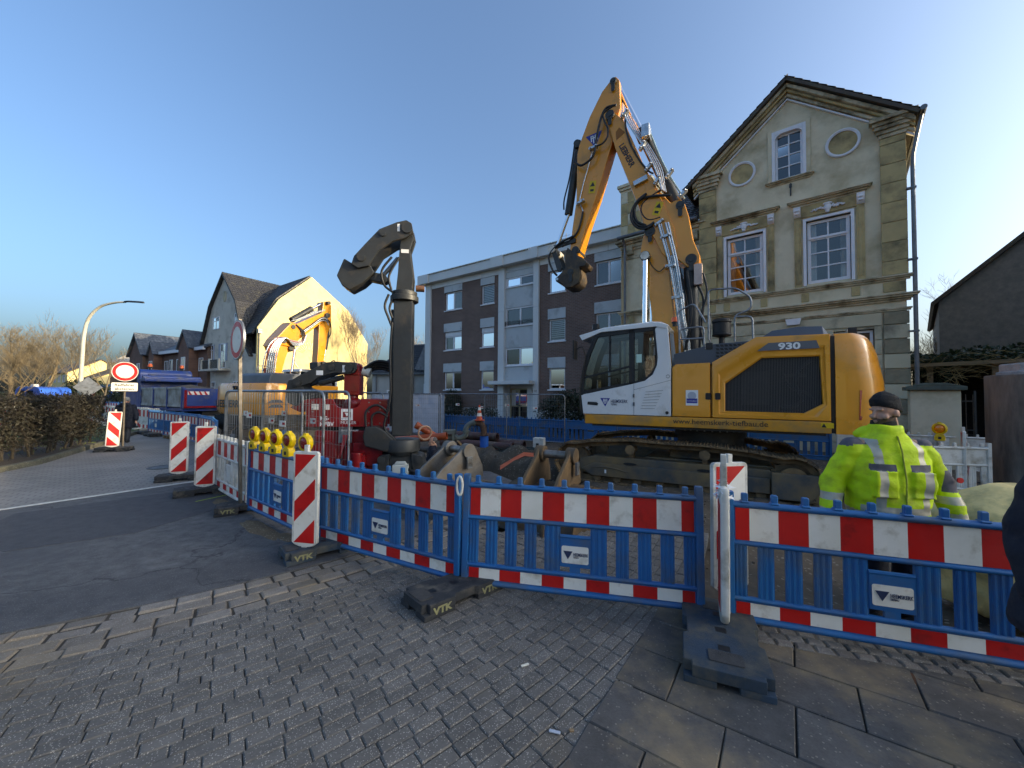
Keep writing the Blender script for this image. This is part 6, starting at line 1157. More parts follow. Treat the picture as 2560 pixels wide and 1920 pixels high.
mb = MB(); mb.add([(-.06, -.53, 1.12), (.06, -.53, 1.12), (-.1, -.62, .2), (-.22, -.62, .2)], [(0, 1, 3, 2)]); mb.build('sling_strap', mat('red_strap', (170, 50, 54), (150, 40, 44), s=8, rough=.8), vh)
mb = MB(); mb.box(.75, .86, -.3, .2, .25, 1.15); mb.build('side_guard', M_galv, vh); mb = MB(); mb.box(-.6, .65, -.38, .38, 0, .27); mb.build('clamp_base', M_black, vh, bevel=.03); mb = MB(); mb.box(-.05, .12, -.405, -.401, .3, .37); mb.build('warning_label', MATS['warn_yellow'], vh)
# ---------------------------------------------------------------- dark mast with clamp, beside the hammer
ms = empty('pile_clamp_mast', (-2.36, 8.5, -.2), R(8), 'tall dark steel mast with a folded head link on a pile clamp', 'mast')
mb = MB(); mb.box(-.2, .2, -.2, .2, 1.1, 4.02); mb.build('mast_tube', M_dark, ms, bevel=.03); mb = MB(); mb.box(-.26, -.2, -.1, .02, 1.3, 3.8); mb.build('mast_rail', M_dark, ms)
mb = MB(); mb.lathe([(.27, 3.98), (.3, 4.0), (.3, 4.1), (.27, 4.12), (.27, 4.2), (.2, 4.22), (0, 4.22)], n=28); mb.build('head_flange', M_dark, ms)
for y0 in (-.2, .12): mb = MB(); mb.prism([(-.16, 4.15), (.18, 4.15), (.2, 4.5), (.12, 5.1), (.2, 5.35), (.1, 5.52), (-.06, 5.45), (-.1, 5.0), (-.12, 4.6)], y0, y0 + .08); mb.build('head_fork', M_dark, ms, bevel=.015)
hp = [(.16, 5.62), (.05, 5.68), (-.15, 5.62), (-.5, 5.45), (-.78, 5.12), (-1.0, 4.85), (-1.05, 4.68), (-.92, 4.6), (-.7, 4.66), (-.5, 5.0), (-.2, 5.22), (.05, 5.3), (.2, 5.42)]
for y0 in (-.3, .22): mb = MB(); mb.prism(hp, y0, y0 + .08); mb.build('head_link', M_dark, ms, bevel=.015)
for (x, z, r_) in ((.07, 5.5, .11), (-.42, 5.35, .06), (-.85, 4.82, .08)): mb = MB(); mb.cyl((x, -.34, z), (x, .34, z), r_, n=18); mb.build('pivot_pin', M_dark, ms)
mb = MB(); mb.prism([(-1.22, 4.82), (-1.05, 4.72), (-.72, 4.75), (-.6, 4.55), (-.85, 4.3), (-1.1, 4.15), (-1.25, 4.25), (-1.36, 4.45)], -.22, .22); mb.build('link_head', M_dark, ms, bevel=.03)
mb = MB(); mb.prism([(-.72, 4.6), (-.4, 4.55), (-.3, 4.42), (-.42, 4.36), (-.75, 4.42)], -.12, .12); mb.build('link_lug', M_dark, ms, bevel=.02); mb = MB(); mb.cyl((-.5, 0, 4.5), (-.15, 0, 4.95), .045, n=12); mb.build('link_cylinder', M_galv, ms)
mb = MB(); mb.cyl((.24, 0, 4.3), (.42, 0, 4.3), .07, n=14); mb.build('swivel', mat('copper_fitting', (140, 100, 76), None, rough=.5, metal=.5), ms)
for p in ([(-.25, 4.9), (-.45, 4.6), (-.4, 4.3), (-.22, 4.15)], [(-.1, 4.9), (-.3, 4.5), (-.25, 4.2)], [(-.3, 4.1), (-.38, 3.85), (-.3, 3.6), (-.22, 3.4)], [(-.22, 4.0), (-.28, 3.8), (-.22, 3.6)], [(-.22, 3.5), (-.25, 2.8), (-.23, 2.0), (-.3, 1.6)], [(-.28, 1.6), (-.5, 1.75), (-.72, 1.6), (-.7, 1.2)], [(-.28, 1.5), (-.45, 1.6), (-.6, 1.5), (-.58, 1.15)], [(-.25, 1.7), (-.35, 1.3), (-.2, 1.1), (-.1, 1.0)]): hose(ms, p, -.2, .026)
mb = MB(); mb.box(-.06, .1, -.21, -.205, 5.0, 5.08); mb.box(-.13, -.08, -.305, -.301, 5.42, 5.58); mb.build('label_plate', M_whitetxt, ms, smooth=0)
mb = MB(); mb.lathe([(.2, 1.02), (.36, 1.02), (.38, .98), (.38, .78), (.34, .74), (.3, .7)], (0, 0, 0), 28); mb.build('slew_drive', M_dark, ms, smooth=40)
mb = MB(); mb.prism([(-.72, 1.3), (-.5, 1.32), (-.3, 1.2), (-.1, .98), (-.1, .82), (-.3, .78), (-.72, .9), (-.76, 1.1)], -.3, .1); mb.build('drive_guard', M_dark, ms, bevel=.04)
for sg in (-1, 1): mb = MB(); mb.prism([(sg * .2, .75), (sg * .42, .7), (sg * .52, .45), (sg * .56, -.02), (sg * .3, -.02), (sg * .25, .4)], -.26, .26); mb.build('clamp_leg', M_dark, ms, bevel=.03)
mb = MB(); mb.box(-.26, .26, -.2, .2, .0, .72); mb.build('clamp_body', M_dark, ms, bevel=.03); mb = MB(); mb.box(-.15, .17, -.36, -.2, .3, .52); mb.prism([(-.12, .52), (.14, .52), (.1, .58), (-.08, .58)], -.34, -.22); mb.build('junction_box', mat('box_grey', (176, 184, 182), None, rough=.5), ms, bevel=.015)
for k in range(4): mb = MB(); mb.tube(spline([(-.12 + .08 * k, -.28, .3), (-.13 + .085 * k, -.33, .15), (-.1 + .07 * k, -.26, .05)], 4), .02, 6); mb.build('hose', M_black, ms)
for sg in (-1, 1): mb = MB(); mb.tube(spline([(sg * .15, -.3, .42), (sg * .32, -.36, .36), (sg * .36, -.33, .2), (sg * .25, -.28, .1)], 5), .028, 7); mb.build('hose', M_black, ms); mb = MB(); mb.cyl((sg * .38, -.3, .62), (sg * .38, .3, .62), .08, n=14); mb.build('pivot_pin', M_dark, ms)
# ================================================================ SITE FENCING, SIGNS AND LOOSE THINGS
BL = 2.06
def ribbed(x0, x1, z0, z1, y0=-.012, y1=.02):
    n = 3; wd = (x1 - x0) / n; pr = [(x0, y1), (x0, y0 + .008)]
    for k in range(n): a = x0 + k * wd; pr += [(a + wd * .2, y0 + .008), (a + wd * .38, y0), (a + wd * .68, y0), (a + wd * .84, y0 + .008)]
    pr += [(x1, y0 + .008), (x1, y1)]; mb = MB(); mb.prism(pr, z0, z1, 'xy'); return mb
OPEN = [.185, .365, .545, .725, 1.335, 1.515, 1.695, 1.875]
def barrier(loc, rz, label, group, body, striped=True, plate=True, tilt=0.0, detail=True, name='site_barrier', seed=0):
    rt = empty(name, (*loc, .06) if len(loc) == 2 else loc, 0, label, 'barrier', group, rot=(R(tilt), 0, rz))
    for x in (0, BL - .06): mb = MB(); mb.box(x, x + .06, -.03, .03, -.03 if x == 0 else 0, .985); mb.build('post', body, rt, bevel=.01)
    for (z, r_) in ((.885, .026), (.592, .02), (.172, .02), (.022, .026)): mb = MB(); mb.tube([(.05, 0, z), (BL - .05, 0, z)], r_, 10); mb.v = [(v[0], v[1] * 1.25, v[2]) for v in mb.v]; mb.build('rail', body, rt, smooth=60)
    for k in range(10): x = .135 + k * .199; mb = MB(); mb.box(x - .022, x + .022, -.02, .02, .9, .975); mb.box(x - .03, x + .03, -.03, .03, .9, .918); mb.build('knob', body, rt, bevel=.007, seg=1)
    xs_ = [.06] + [v for o in OPEN[:4] for v in (o - .037, o + .037)] + [.9]; xs2 = [1.16] + [v for o in OPEN[4:] for v in (o - .037, o + .037)] + [BL - .06]
    for X in (xs_, xs2):
        for k in range(0, len(X), 2): ribbed(X[k], X[k + 1], .185, .585).build('slat', body, rt, smooth=30)
    mb = MB(); mb.box(.9, 1.16, -.012, .015, .235, .49); mb.build('name_board', body, rt, bevel=.006); mb = MB(); mb.box(.985, 1.075, -.01, .015, .185, .24); mb.build('slat', body, rt)
    mb = MB(); mb.tube([(.9, 0, .49), (1.16, 0, .49)], .017, 8); mb.build('rail', body, rt)
    for (z0, z1) in ((.615, .862), (.052, .148)):
        mb = MB(); mb.box(.055, BL - .055, -.006, .012, z0 - .004, z1 + .004); bd = mb.build('band_board', body, rt, smooth=0)
        if striped:
            u_ = (BL - .14) / 10; e = [.07] + [.07 + u_ * (k + .5) for k in range(10)] + [BL - .07]; mb = MB()
            for k in range(11): mb.add([(e[k], -.0085, z0), (e[k + 1], -.0085, z0), (e[k + 1], -.0085, z1), (e[k], -.0085, z1)], [(0, 1, 2, 3)], k % 2)
            mb.build('reflective_band', [M_redfilm, M_whitefilm], bd, smooth=0)
    if plate:
        mb = MB(); mb.prism(rrect(.915, 1.145, .27, .415, .015), -.016, -.013); pl = mb.build('name_plate', M_whitefilm, rt, smooth=0)
        if detail: logo(pl, .93, .305, .36, -.0175 - .0035, M_navytxt, M_whitetxt, M_navytxt, flip=False, wd=.62)
    return rt
def ang(p, q): return math.atan2(q[1] - p[1], q[0] - p[0])
GB = 'striped site barriers round the excavation'
f3 = barrier((-.449, 3.654), ang((-.449, 3.654), (1.587, 3.184)), 'blue striped barrier panel standing before the two excavator buckets', GB, M_blue, tilt=-3)
f2 = barrier((-2.27, 4.65), ang((-2.27, 4.65), (-.47, 3.665)), 'blue striped barrier panel between the large beacon and the joint with grey clip', GB, M_blue)
f4 = barrier((1.68, 3.10), ang((1.68, 3.10), (3.63, 2.435)), 'blue striped barrier panel in front of the worker in yellow', GB, M_blue, tilt=-1)
f1 = barrier((-3.94, 5.93), ang((-3.94, 5.93), (-2.31, 4.68)), 'blue striped barrier panel carrying five yellow warning lamps', GB, M_blue)
wb = barrier((-5.56, 7.34), ang((-5.56, 7.34), (-3.97, 5.98)), 'white striped barrier panel between the sign pole and the beacons', GB, M_whitepl, plate=False)
chain = [(-6.75, 8.95), (-7.95, 10.6), (-9.25, 12.15), (-10.75, 13.5), (-12.35, 14.75), (-14.05, 15.9), (-15.75, 17.05)]
for k in range(len(chain) - 1):
    p, q = chain[k + 1], chain[k]; l_ = ('beside the low beacons', 'second past the low beacons', 'third past the low beacons', 'at the bend of the footpath', 'beside the tipper truck', 'by the walking woman')[k]
    a = ang(p, q); barrier((q[0] - BL * math.cos(a), q[1] - BL * math.sin(a)), a, 'blue striped barrier panel ' + l_ + ' along the footpath', GB, M_blue, detail=False)
barrier((-3.97, 6.02), ang((-3.97, 6.02), (-4.6, 7.98)) + 0.0, 'blue barrier panel set crosswise behind the white barrier', GB, M_blue, striped=False, plate=False, detail=False)
# plain-backed blue panels along the far side of the site
bk0, bk1 = Vector((-5.0, 19.75)), Vector((9.3, 11.35)); d_ = (bk1 - bk0).normalized(); a_ = math.atan2(d_.y, d_.x)
for k in range(8):
    p = bk0 + d_ * (BL + .01) * k; barrier((p.x, p.y, -.1), a_ + (.03 if k % 2 else -.02), 'plain-backed blue barrier panel ' + ('behind the tarpaulin fence', 'beyond the orange pipes', 'behind the pipe bend and cone', 'before the entrance door', 'behind the white control box', 'under the front of the excavator cab', 'behind the excavator tracks', 'next to the white barrier panels')[k], 'plain-backed blue panels along the far side', M_blue, False, False, detail=False)
for k in range(2):
    p = bk1 + Vector((.06, -.02)) + Vector((.86, -.5)) * (BL + .01) * k; barrier((p.x, p.y, -.1), a_ + .03, ('white barrier panel behind the excavator tail', 'white barrier panel behind the worker')[k], 'white barrier panels', M_whitepl, False, False, detail=False)
# far barriers near the container, each one plain mesh
def far_barrier(x, y, rz, label, m1):
    mb = MB(); mb.box(0, 2, -.03, .03, .1, 1.0, 0)
    for k in range(10): mb.add([(k * .2, -.035, .65), (k * .2 + .2, -.035, .65), (k * .2 + .2, -.035, .95), (k * .2, -.035, .95)], [(0, 1, 2, 3)], 1 + k % 2); mb.add([(k * .2, -.035, .12), (k * .2 + .2, -.035, .12), (k * .2 + .2, -.035, .28), (k * .2, -.035, .28)], [(0, 1, 2, 3)], 1 + k % 2); mb.box(k * .2 + .08, k * .2 + .12, -.02, .02, 1.0, 1.05, 0)
    for x_ in (.1, 1.7): mb.box(x_, x_ + .2, -.3, .3, 0, .12, 0)
    return tag(mb.build('site_barrier', [m1, M_redfilm, M_whitefilm], smooth=0, loc=(x, y, 0), rot=(0, 0, rz)), label, 'barrier', 'far striped barriers by the container')
for k in range(5): far_barrier(-24.6 + k * 1.75, 22.6 - k * 1.0 + (.4 if k % 2 else 0), R(-28), 'white and red barrier panel far along the footpath by the container', M_whitepl)
for k in range(4): far_barrier(-31 + k * 2.0, 30.0 - k * .9, R(-25), 'red and white barrier panel before the blue striped container', M_blue)
for k in range(3): far_barrier(-27 + k * 1.9, 19.8 - k * .5, R(-20), 'white and red barrier panel seen through the bare hedge', M_whitepl)
# grey clip joining two panels
for (x, y, z, lb) in ((-.47, 3.60, .98, 'grey oval clip linking the two middle blue barriers'), (-2.33, 4.62, .9, 'grey oval clip beside the large beacon')):
    mb = MB(); mb.tube([(.028 * math.cos(t * .42), 0, .085 * math.sin(t * .42) - .03) for t in range(16)], .011, 6); tag(mb.build('panel_clip', M_galv if x < -1 else M_whitepl, loc=(x, y, z), rot=(0, 0, R(-15))), lb, 'clip')
# rubber foot plates
def foot(loc, rz, label, m=None, letters=True, ln=.82, wd=.40):
    m = m or M_rubber; rt = empty('rubber_ballast', (*loc, 0), rz, label, 'barrier foot', 'rubber barrier feet')
    a, b = ln / 2, wd / 2
    mb = MB(); mb.prism([(-a, -b + .05), (-a + .05, -b + .05), (-a + .05, -b), (-.12, -b), (-.10, -b + .03), (.10, -b + .03), (.12, -b), (a - .05, -b), (a - .05, -b + .05), (a, -b + .05), (a, b - .05), (a - .05, b - .05), (a - .05, b), (.12, b), (.10, b - .03), (-.10, b - .03), (-.12, b), (-a + .05, b), (-a + .05, b - .05), (-a, b - .05)], .045, .12, 'xy'); mb.build('plate', m, rt, bevel=.008)
    for (x0, x1, y0, y1) in ((-a, -.12, -b, -.06), (-a, -.12, .06, b), (.12, a, -b, -.06), (.12, a, .06, b)): mb = MB(); mb.box(x0 + .001, x1, y0 + .001, y1 - .001, 0, .046); mb.build('runner', m, rt, bevel=.008)
    for x in (-.22, 0, .22): mb = MB(); mb.box(x - .03, x + .03, -.035, .035, .112, .1212); mb.build('slot', M_black, rt, smooth=0)
    for x in (-.33, .33): mb = MB(); mb.prism(rrect(x - .06, x + .06, -.1, .1, .015), .12, .127, 'xy'); mb.build('grip_pad', mat('grip_rubber', (74, 72, 70), (58, 57, 56), s=12, rough=.9, bump=.8, bs=150), rt)
    if letters:
        for x in (-.33, .16): text('lettering', 'VTK', .075, Mxz(x, -b - .002, .035), mat('faded_yellow', (150, 146, 100), (120, 118, 90), s=40, rough=.8), rt, .004, sx=1.2, bold=.003)
    return rt
foot((-.5, 3.52), R(43), 'black rubber foot under the joint of the two middle barriers')
foot((-2.12, 4.48), R(41), 'blue-black rubber foot under the large red and white beacon', M_rubberblue)
foot((1.50, 2.84), R(67), 'wide blue-edged rubber foot under the white edge-on beacon on the slabs', M_rubberblue, False, .95, .5)
foot((-4.0, 6.02), R(33), 'black rubber foot carrying the leaning sign pole')
foot((-5.45, 7.0), R(38), 'black rubber foot under the taller of the two paired beacons', None, False)
foot((-6.75, 8.1), R(30), 'black rubber foot under the shorter of the two paired beacons', None, False)
foot((-12.0, 11.9), R(20), 'black rubber foot under the lone beacon by the hedge', None, False)
for k, (x, y) in enumerate(((-14.6, 16.0), (-15.7, 16.85))): foot((x, y), R(-34), ('rubber foot under the barriers beside the tipper truck', 'rubber foot at the far end of the blue barriers')[k], None, False)
# beacons
def beacon(loc, rz, label, mirror=False, w_=.25, h=1.0, z0=.14, tilt=0.0):
    rt = empty('traffic_beacon', (*loc, 0), rz, label, 'beacon', 'red and white traffic beacons', rot=(0, R(tilt), rz))
    a = w_ / 2 + .03; fr_ = [(-a, z0 + .03), (-a + .04, z0), (-.06, z0 - .015), (.06, z0 - .015), (a - .04, z0), (a, z0 + .03), (a, z0 + h + .03), (a - .02, z0 + h + .05), (-a + .02, z0 + h + .05), (-a, z0 + h + .03)]
    mb = MB(); mb.prism(fr_, -.022, .022); mb.build('frame', M_whitepl, rt, bevel=.01)
    for y_ in (-.0235, .0235):
        mb = MB(); mb.box(-w_ / 2, w_ / 2, min(y_, y_ * .9), max(y_, y_ * .9), z0 + .03, z0 + h + .02); fc = mb.build('face', M_whitefilm, rt, smooth=0)
        sg = (-1 if mirror else 1) * (1 if y_ < 0 else -1); b = w_ / 2; zb = z0 + .03; hh = h - .01
        for pl in ([(-b, hh * .73), (-b, hh), (b, hh)], [(-b, hh * .46), (b, hh * .73), (b, hh * .5), (-b, hh * .23)], [(-b, 0), (b, hh * .27), (b, 0)]):
            mb = MB(); yy = y_ * 1.04; mb.add([(sg * p[0], yy, zb + p[1]) for p in pl], [list(range(len(pl)))]); mb.build('red_stripe', M_redfilm, fc, smooth=0)
    mb = MB(); mb.box(-.022, .022, -.02, .02, z0 + h + .04, z0 + h + .12); mb.build('peg', M_whitepl, rt, bevel=.005); mb = MB(); mb.box(-.03, .03, -.02, .02, .02, z0); mb.build('stem', M_whitepl, rt)
    return rt
beacon((-2.23, 4.30), R(-11), 'large red and white beacon in front of the lamp-bearing barrier', h=.96)
beacon((-5.42, 6.98), R(20), 'taller red and white beacon of the pair beside the white barrier')
beacon((-6.80, 8.06), R(24), 'shorter red and white beacon of the pair where the blue barriers turn')
beacon((-12.05, 11.86), R(45), 'lone red and white beacon beside the hedge with stripes falling rightwards', True, tilt=3)
bb_ = beacon((1.83, 3.32), R(10), 'red and white beacon standing behind the gap between two barriers', False, .27, 1.0, .18)
eb = empty('traffic_beacon', (1.60, 2.98, .10), R(66), 'white beacon turned edge-on with torn plastic film at its shoulder', 'beacon', 'red and white traffic beacons', rot=(0, R(-1.5), R(66)))
mb = MB(); mb.prism([(-.13, .10), (-.08, .02), (.08, .02), (.13, .10), (.13, .92), (.10, 1.02), (-.10, 1.02), (-.13, .92)], -.03, .03); mb.build('frame', M_whitepl, eb, bevel=.022)
mb = MB(); mb.box(-.105, .105, .0305, .0325, .12, .9); mb.build('face', M_redfilm, eb, smooth=0); mb = MB(); mb.box(-.105, .105, -.0325, -.0305, .12, .9); mb.build('face', M_whitefilm, eb, smooth=0)
mb = MB(); mb.box(-.03, .03, -.022, .022, 1.0, 1.17); mb.build('peg', M_whitepl, eb, bevel=.006); mb = MB(); mb.box(-.024, .024, -.018, .018, 1.17, 1.25); mb.build('peg_tip', M_whitepl, eb, bevel=.004); mb = MB(); mb.box(-.05, .05, -.025, .025, -.05, .04); mb.build('stem', M_whitepl, eb)
mb = MB(); rn = random.Random(5)
for k in range(26):
    a = rn.uniform(0, 6.28); z = rn.uniform(.92, 1.04); c = Vector((.07 * math.cos(a), .05 * math.sin(a), z)); mb.add([tuple(c + Vector((rn.uniform(-.05, .05), rn.uniform(-.04, .04), rn.uniform(-.03, .03)))) for _ in range(3)], [(0, 1, 2)])
mb.build('torn_film', mat('clear_film', (226, 228, 232), None, rough=.2), eb, smooth=0)
# warning lamps
def warning_lamp(loc, rz, label, lens_m, group):
    rt = empty('warning_lamp', loc, rz, label, 'warning lamp', group)
    mb = MB(); mb.prism([(-.065, 0), (.065, 0), (.07, .06), (.055, .11), (.03, .13), (-.03, .13), (-.055, .11), (-.07, .06)], -.05, .05); mb.build('housing', M_lampyellow, rt, bevel=.014)
    mb = MB(); n = 26; c = (0, .215); rings = []
    for (r_, y) in ((.07, -.035), (.075, -.045), (.095, -.03), (.1, 0), (.095, .03), (.075, .045), (.07, .035)): rings.append([(c[0] + r_ * math.cos(2 * math.pi * i / n), y, c[1] + r_ * 1.08 * math.sin(2 * math.pi * i / n)) for i in range(n)])
    rings.append(rings[0]); mb.loft(rings, caps=False); mb.prism([(-.03, .3), (.03, .3), (.022, .335), (-.022, .335)], -.02, .02); mb.build('lens_ring', M_lampyellow, rt, smooth=40)
    for sg in (-1, 1):
        mb = MB(); rings = [[(c[0] + r_ * math.cos(2 * math.pi * i / n), sg * y, c[1] + r_ * 1.08 * math.sin(2 * math.pi * i / n)) for i in range(n)] for (r_, y) in ((.073, .012), (.071, .03), (.05, .042), (.02, .047))]; mb.loft(rings); mb.build('lens', lens_m, rt, smooth=60)
    mb = MB(); mb.box(-.02, .02, -.053, -.049, .03, .075); mb.build('lock', M_black, rt); return rt
fa, fb_ = Vector((-3.94, 5.93)), Vector((-2.31, 4.68)); n5 = ('first from the white barrier', 'second from the white barrier', 'third from the white barrier', 'fourth from the white barrier', 'half hidden behind the large beacon')
for k, t in enumerate((.085, .265, .445, .635, .86)):
    p = fa + (fb_ - fa) * t; warning_lamp((p.x, p.y, .955), R(-25 + (k % 3) * 2), 'yellow warning lamp with red lens on the blue barrier, ' + n5[k], M_redlens, 'five yellow lamps on a blue barrier')
warning_lamp((7.62, 7.0, 1.03), R(-48), 'yellow warning lamp with round amber lens behind the worker', M_amber, 'amber lamp')
wbp = barrier((6.3, 7.2, .03), R(-10), 'dirty white barrier panel carrying the amber lamp beside the column', 'white barrier panels', M_whitepl, False, False, detail=False)
beacon((8.02, 6.98), R(46), 'white beacon seen edge-on beside the barrier with the amber lamp', False, .2, 1.0, .16)
foot((8.2, 6.9), R(-15), 'black rubber foot under the edge-on beacon near the column', None, False, 1.3, .3)
# signs
def disc(parent, name, r0, r1, y, m, th=.002, n=48):
    mb = MB(); rings = [[(r * math.cos(2 * math.pi * i / n), yy, r * math.sin(2 * math.pi * i / n)) for i in range(n)] for r, yy in ((r1, y), (r1, y - th), (max(r0, .0005), y - th), (max(r0, .0005), y))]; rings.append(rings[0]); mb.loft(rings, caps=False); return mb.build(name, m, parent, smooth=30)
def prohibition(loc, rz, label, tilt=0.0, pole_h=2.95, sub=None, cz=2.62, group=None):
    rt = empty('traffic_sign', (*loc, 0), 0, label, 'traffic sign', group, rot=(0, R(tilt), rz))
    mb = MB(); mb.box(-.022, .022, -.022, .022, .02, pole_h) if not sub else mb.tube([(0, 0, 0), (0, 0, pole_h)], .03, 12); mb.build('pole', mat('rusty_galv', (110, 104, 96), (84, 78, 70), s=6, rough=.6, metal=.5), rt)
    hd = empty('sign_head', (0, -.035, cz)); hd.parent = rt
    mb = MB(); n = 48; mb.loft([[(r * math.cos(2 * math.pi * i / n), y, r * math.sin(2 * math.pi * i / n)) for i in range(n)] for r, y in ((.30, .0), (.31, -.008), (.31, .02), (.295, .022))]); mb.build('plate', M_galv, hd, smooth=30)
    disc(hd, 'white_face', 0, .30, -.008, M_whitefilm); disc(hd, 'red_ring', .205, .285, -.0101, M_redfilm)
    if sub:
        mb = MB(); mb.prism(rrect(-.31, .31, -.62, -.33, .03), -.012, 0); sp_ = mb.build('supplement_plate', M_blacktxt, hd, smooth=0); mb = MB(); mb.prism(rrect(-.295, .295, -.605, -.345, .025), -.014, -.012); mb.build('supplement_face', M_whitefilm, sp_, smooth=0)
        text('lettering', 'Radfahrer', .115, Mxz(0, -.0145, -.455), M_blacktxt, sp_, .001, 'CENTER', .98, .002); text('lettering', 'absteigen', .115, Mxz(0, -.0145, -.575), M_blacktxt, sp_, .001, 'CENTER', .98, .002)
    return rt
prohibition((-4.085, 5.97), R(-39), 'leaning pole with a round red-ringed prohibition sign in front of the white barrier', -5.0)
prohibition((-12.1, 12.25), R(40), 'round red-ringed prohibition sign above a white cyclist notice near the hedge', 0, 2.7, True, 2.42)
mb = MB(); d0 = empty('traffic_sign', (-17.2, 15.9, 0), R(40), 'grey diamond sign seen from behind on the lamp post', 'traffic sign'); mb.prism([(0, 1.55), (.42, 1.97), (0, 2.39), (-.42, 1.97)], .0, .012); mb.build('plate', M_galv, d0); mb = MB(); mb.box(-.4, .4, -.02, 0, 1.95, 1.98); mb.build('bracket', M_galv, d0)
lp_ = empty('street_lamp', (-17.75, 16.1, 0), 0, 'tall pale curved street lamp behind the hedge', 'street lamp')
mb = MB(); pth = spline([(0, 0, 0), (.02, 0, 1.5), (.05, 0, 3.2), (.1, 0, 4.2), (.28, 0, 4.85), (.72, 0, 5.3), (1.3, 0, 5.47), (1.75, 0, 5.5)], 5); mb.tube(pth, [.085 - .05 * min(1, i / (len(pth) - 1)) for i in range(len(pth))], 12); mb.build('mast', mat('lamp_paint', (196, 194, 180), (176, 174, 160), s=3, rough=.5), lp_, smooth=60)
mb = MB(); mb.loft([[(x, y * w_, z + dz) for (y, dz) in ((-.12, 0), (0, .05), (.12, 0), (0, -.03))] for x, w_, z in ((1.7, .4, 5.5), (1.85, 1, 5.52), (2.3, 1.1, 5.5), (2.5, .5, 5.48))]); mb.build('lamp_head', M_dark, lp_, smooth=50)
# mesh fence panels
M_wire = mat('fence_wire', (138, 142, 146), (120, 124, 128), s=8, rough=.4, metal=.8)
def mesh_fence(p, q, label, tarp=False, h=2.0, z=-.18, dense=True):
    L_ = math.hypot(q[0] - p[0], q[1] - p[1]); rt = empty('mesh_fence', (p[0], p[1], z), ang(p, q), label, 'mesh fence', 'galvanised mesh fence panels')
    mb = MB(); mb.tube(fillet([(0, 0, 0), (0, 0, h), (L_, 0, h), (L_, 0, 0)], .16, 5), .021, 8); mb.build('frame', M_galv, rt, smooth=60); mb = MB(); mb.tube([(0, 0, .15), (L_, 0, .15)], .016, 6); mb.build('rail', M_galv, rt)
    mb = MB(); n = int(L_ / .1); w_ = .0021
    for k in range(1, n): x = k * L_ / n; mb.box(x - w_, x + w_, -w_, w_, .15, h)
    for k in range(1, 8): zz = .15 + k * (h - .15) / 8; mb.box(0, L_, -w_, w_, zz - w_, zz + w_)
    tag(mb.build('wire_mesh', M_wire, rt, smooth=0), kind='stuff')
    for k in range(2): x = L_ * (.3 + .35 * k); mb = MB(); mb.box(x - .1, x + .1, -.008, -.004, 1.5 - .1 * k, 1.6 - .1 * k); sg = mb.build('name_tag', M_whitefilm, rt, smooth=0); mb = MB(); mb.box(x + .0, x + .085, -.010, -.008, 1.53 - .1 * k, 1.57 - .1 * k); mb.build('tag_print', M_redfilm, sg, smooth=0)
    if tarp:
        mb = MB(); nx_, nz_ = 40, 22; g = [[(L_ * .01 + i * L_ * .98 / nx_, .03 + .03 * mnoise.noise(Vector((i * .33, j * .25, 2))) + .018 * mnoise.noise(Vector((i * .9, j * .5, 7))), .1 + j * (h - .12) / nz_) for i in range(nx_ + 1)] for j in range(nz_ + 1)]; mb.loft(g, caps=False, closed=False); mb.build('tarpaulin', mat('white_tarp', (206, 212, 222), (190, 198, 210), s=2, rough=.5), rt, smooth=80)
    return rt
mesh_fence((-5.76, 7.9), (-2.86, 5.98), 'mesh fence panel close behind the lamp-bearing barrier')
mesh_fence((-6.2, 8.55), (-3.6, 6.75), 'mesh fence panel behind the white barrier and the sign pole')
mesh_fence((-5.55, 8.75), (-2.74, 6.62), 'mesh fence panel running up to the red pile hammer')
mesh_fence((-6.9, 12.0), (-3.7, 11.3), 'mesh fence panel standing behind the red pile hammer')
mesh_fence((-7.0, 19.5), (-3.15, 18.35), 'mesh fence panel draped with white tarpaulin beside the mast', True)
mesh_fence((-3.3, 18.1), (-2.9, 16.0), 'mesh fence panel turned edge-on at the end of the tarpaulin')
mesh_fence((-3.2, 17.2), (-.2, 15.45), 'mesh fence panel behind the pipe bend with the cone')
mesh_fence((-1.15, 16.6), (2.05, 15.2), 'mesh fence panel before the entrance of the apartment block')
# pipes, pump line, cone
M_pvc = mat('orange_pvc', (178, 84, 44), (160, 72, 38), s=3, rough=.5); M_clay = mat('brown_pipe', (86, 56, 50), (68, 46, 42), s=3, rough=.6, dirt=(110, 96, 80), dirt_amt=.3, ds=3); M_greypipe = mat('grey_green_pipe', (112, 120, 112), (92, 98, 92), s=3, rough=.6, dirt=(116, 100, 76), dirt_amt=.35, ds=4); M_rust = mat('rusty_pipe', (98, 70, 52), (74, 54, 44), s=5, rough=.85, bump=.4, bs=30)
pump = empty('pump_pipe', (0, 12.5, 0), 0, 'grey-green pump pipe rising in an S-bend over the trench', 'pipe')
mb = MB(); mb.tube(spline([(-2.4, 0, .41), (-1.9, 0, .41), (-1.62, 0, .41), (-1.46, 0, .52), (-1.45, 0, .72), (-1.3, 0, .87), (-1.12, 0, .9)], 5), .085, 14); mb.build('bend', M_greypipe, pump, smooth=60)
for (x, z, v) in ((-2.1, .41, 0), (-1.75, .41, 0), (-1.45, .62, 1), (-1.2, .89, 0)):
    mb = MB(); mb.cyl((x - (.03 if not v else 0), 0, z - (.03 if v else 0)), (x + (.03 if not v else 0), 0, z + (.03 if v else 0)), .115, n=18); mb.build('flange', M_greypipe, pump)
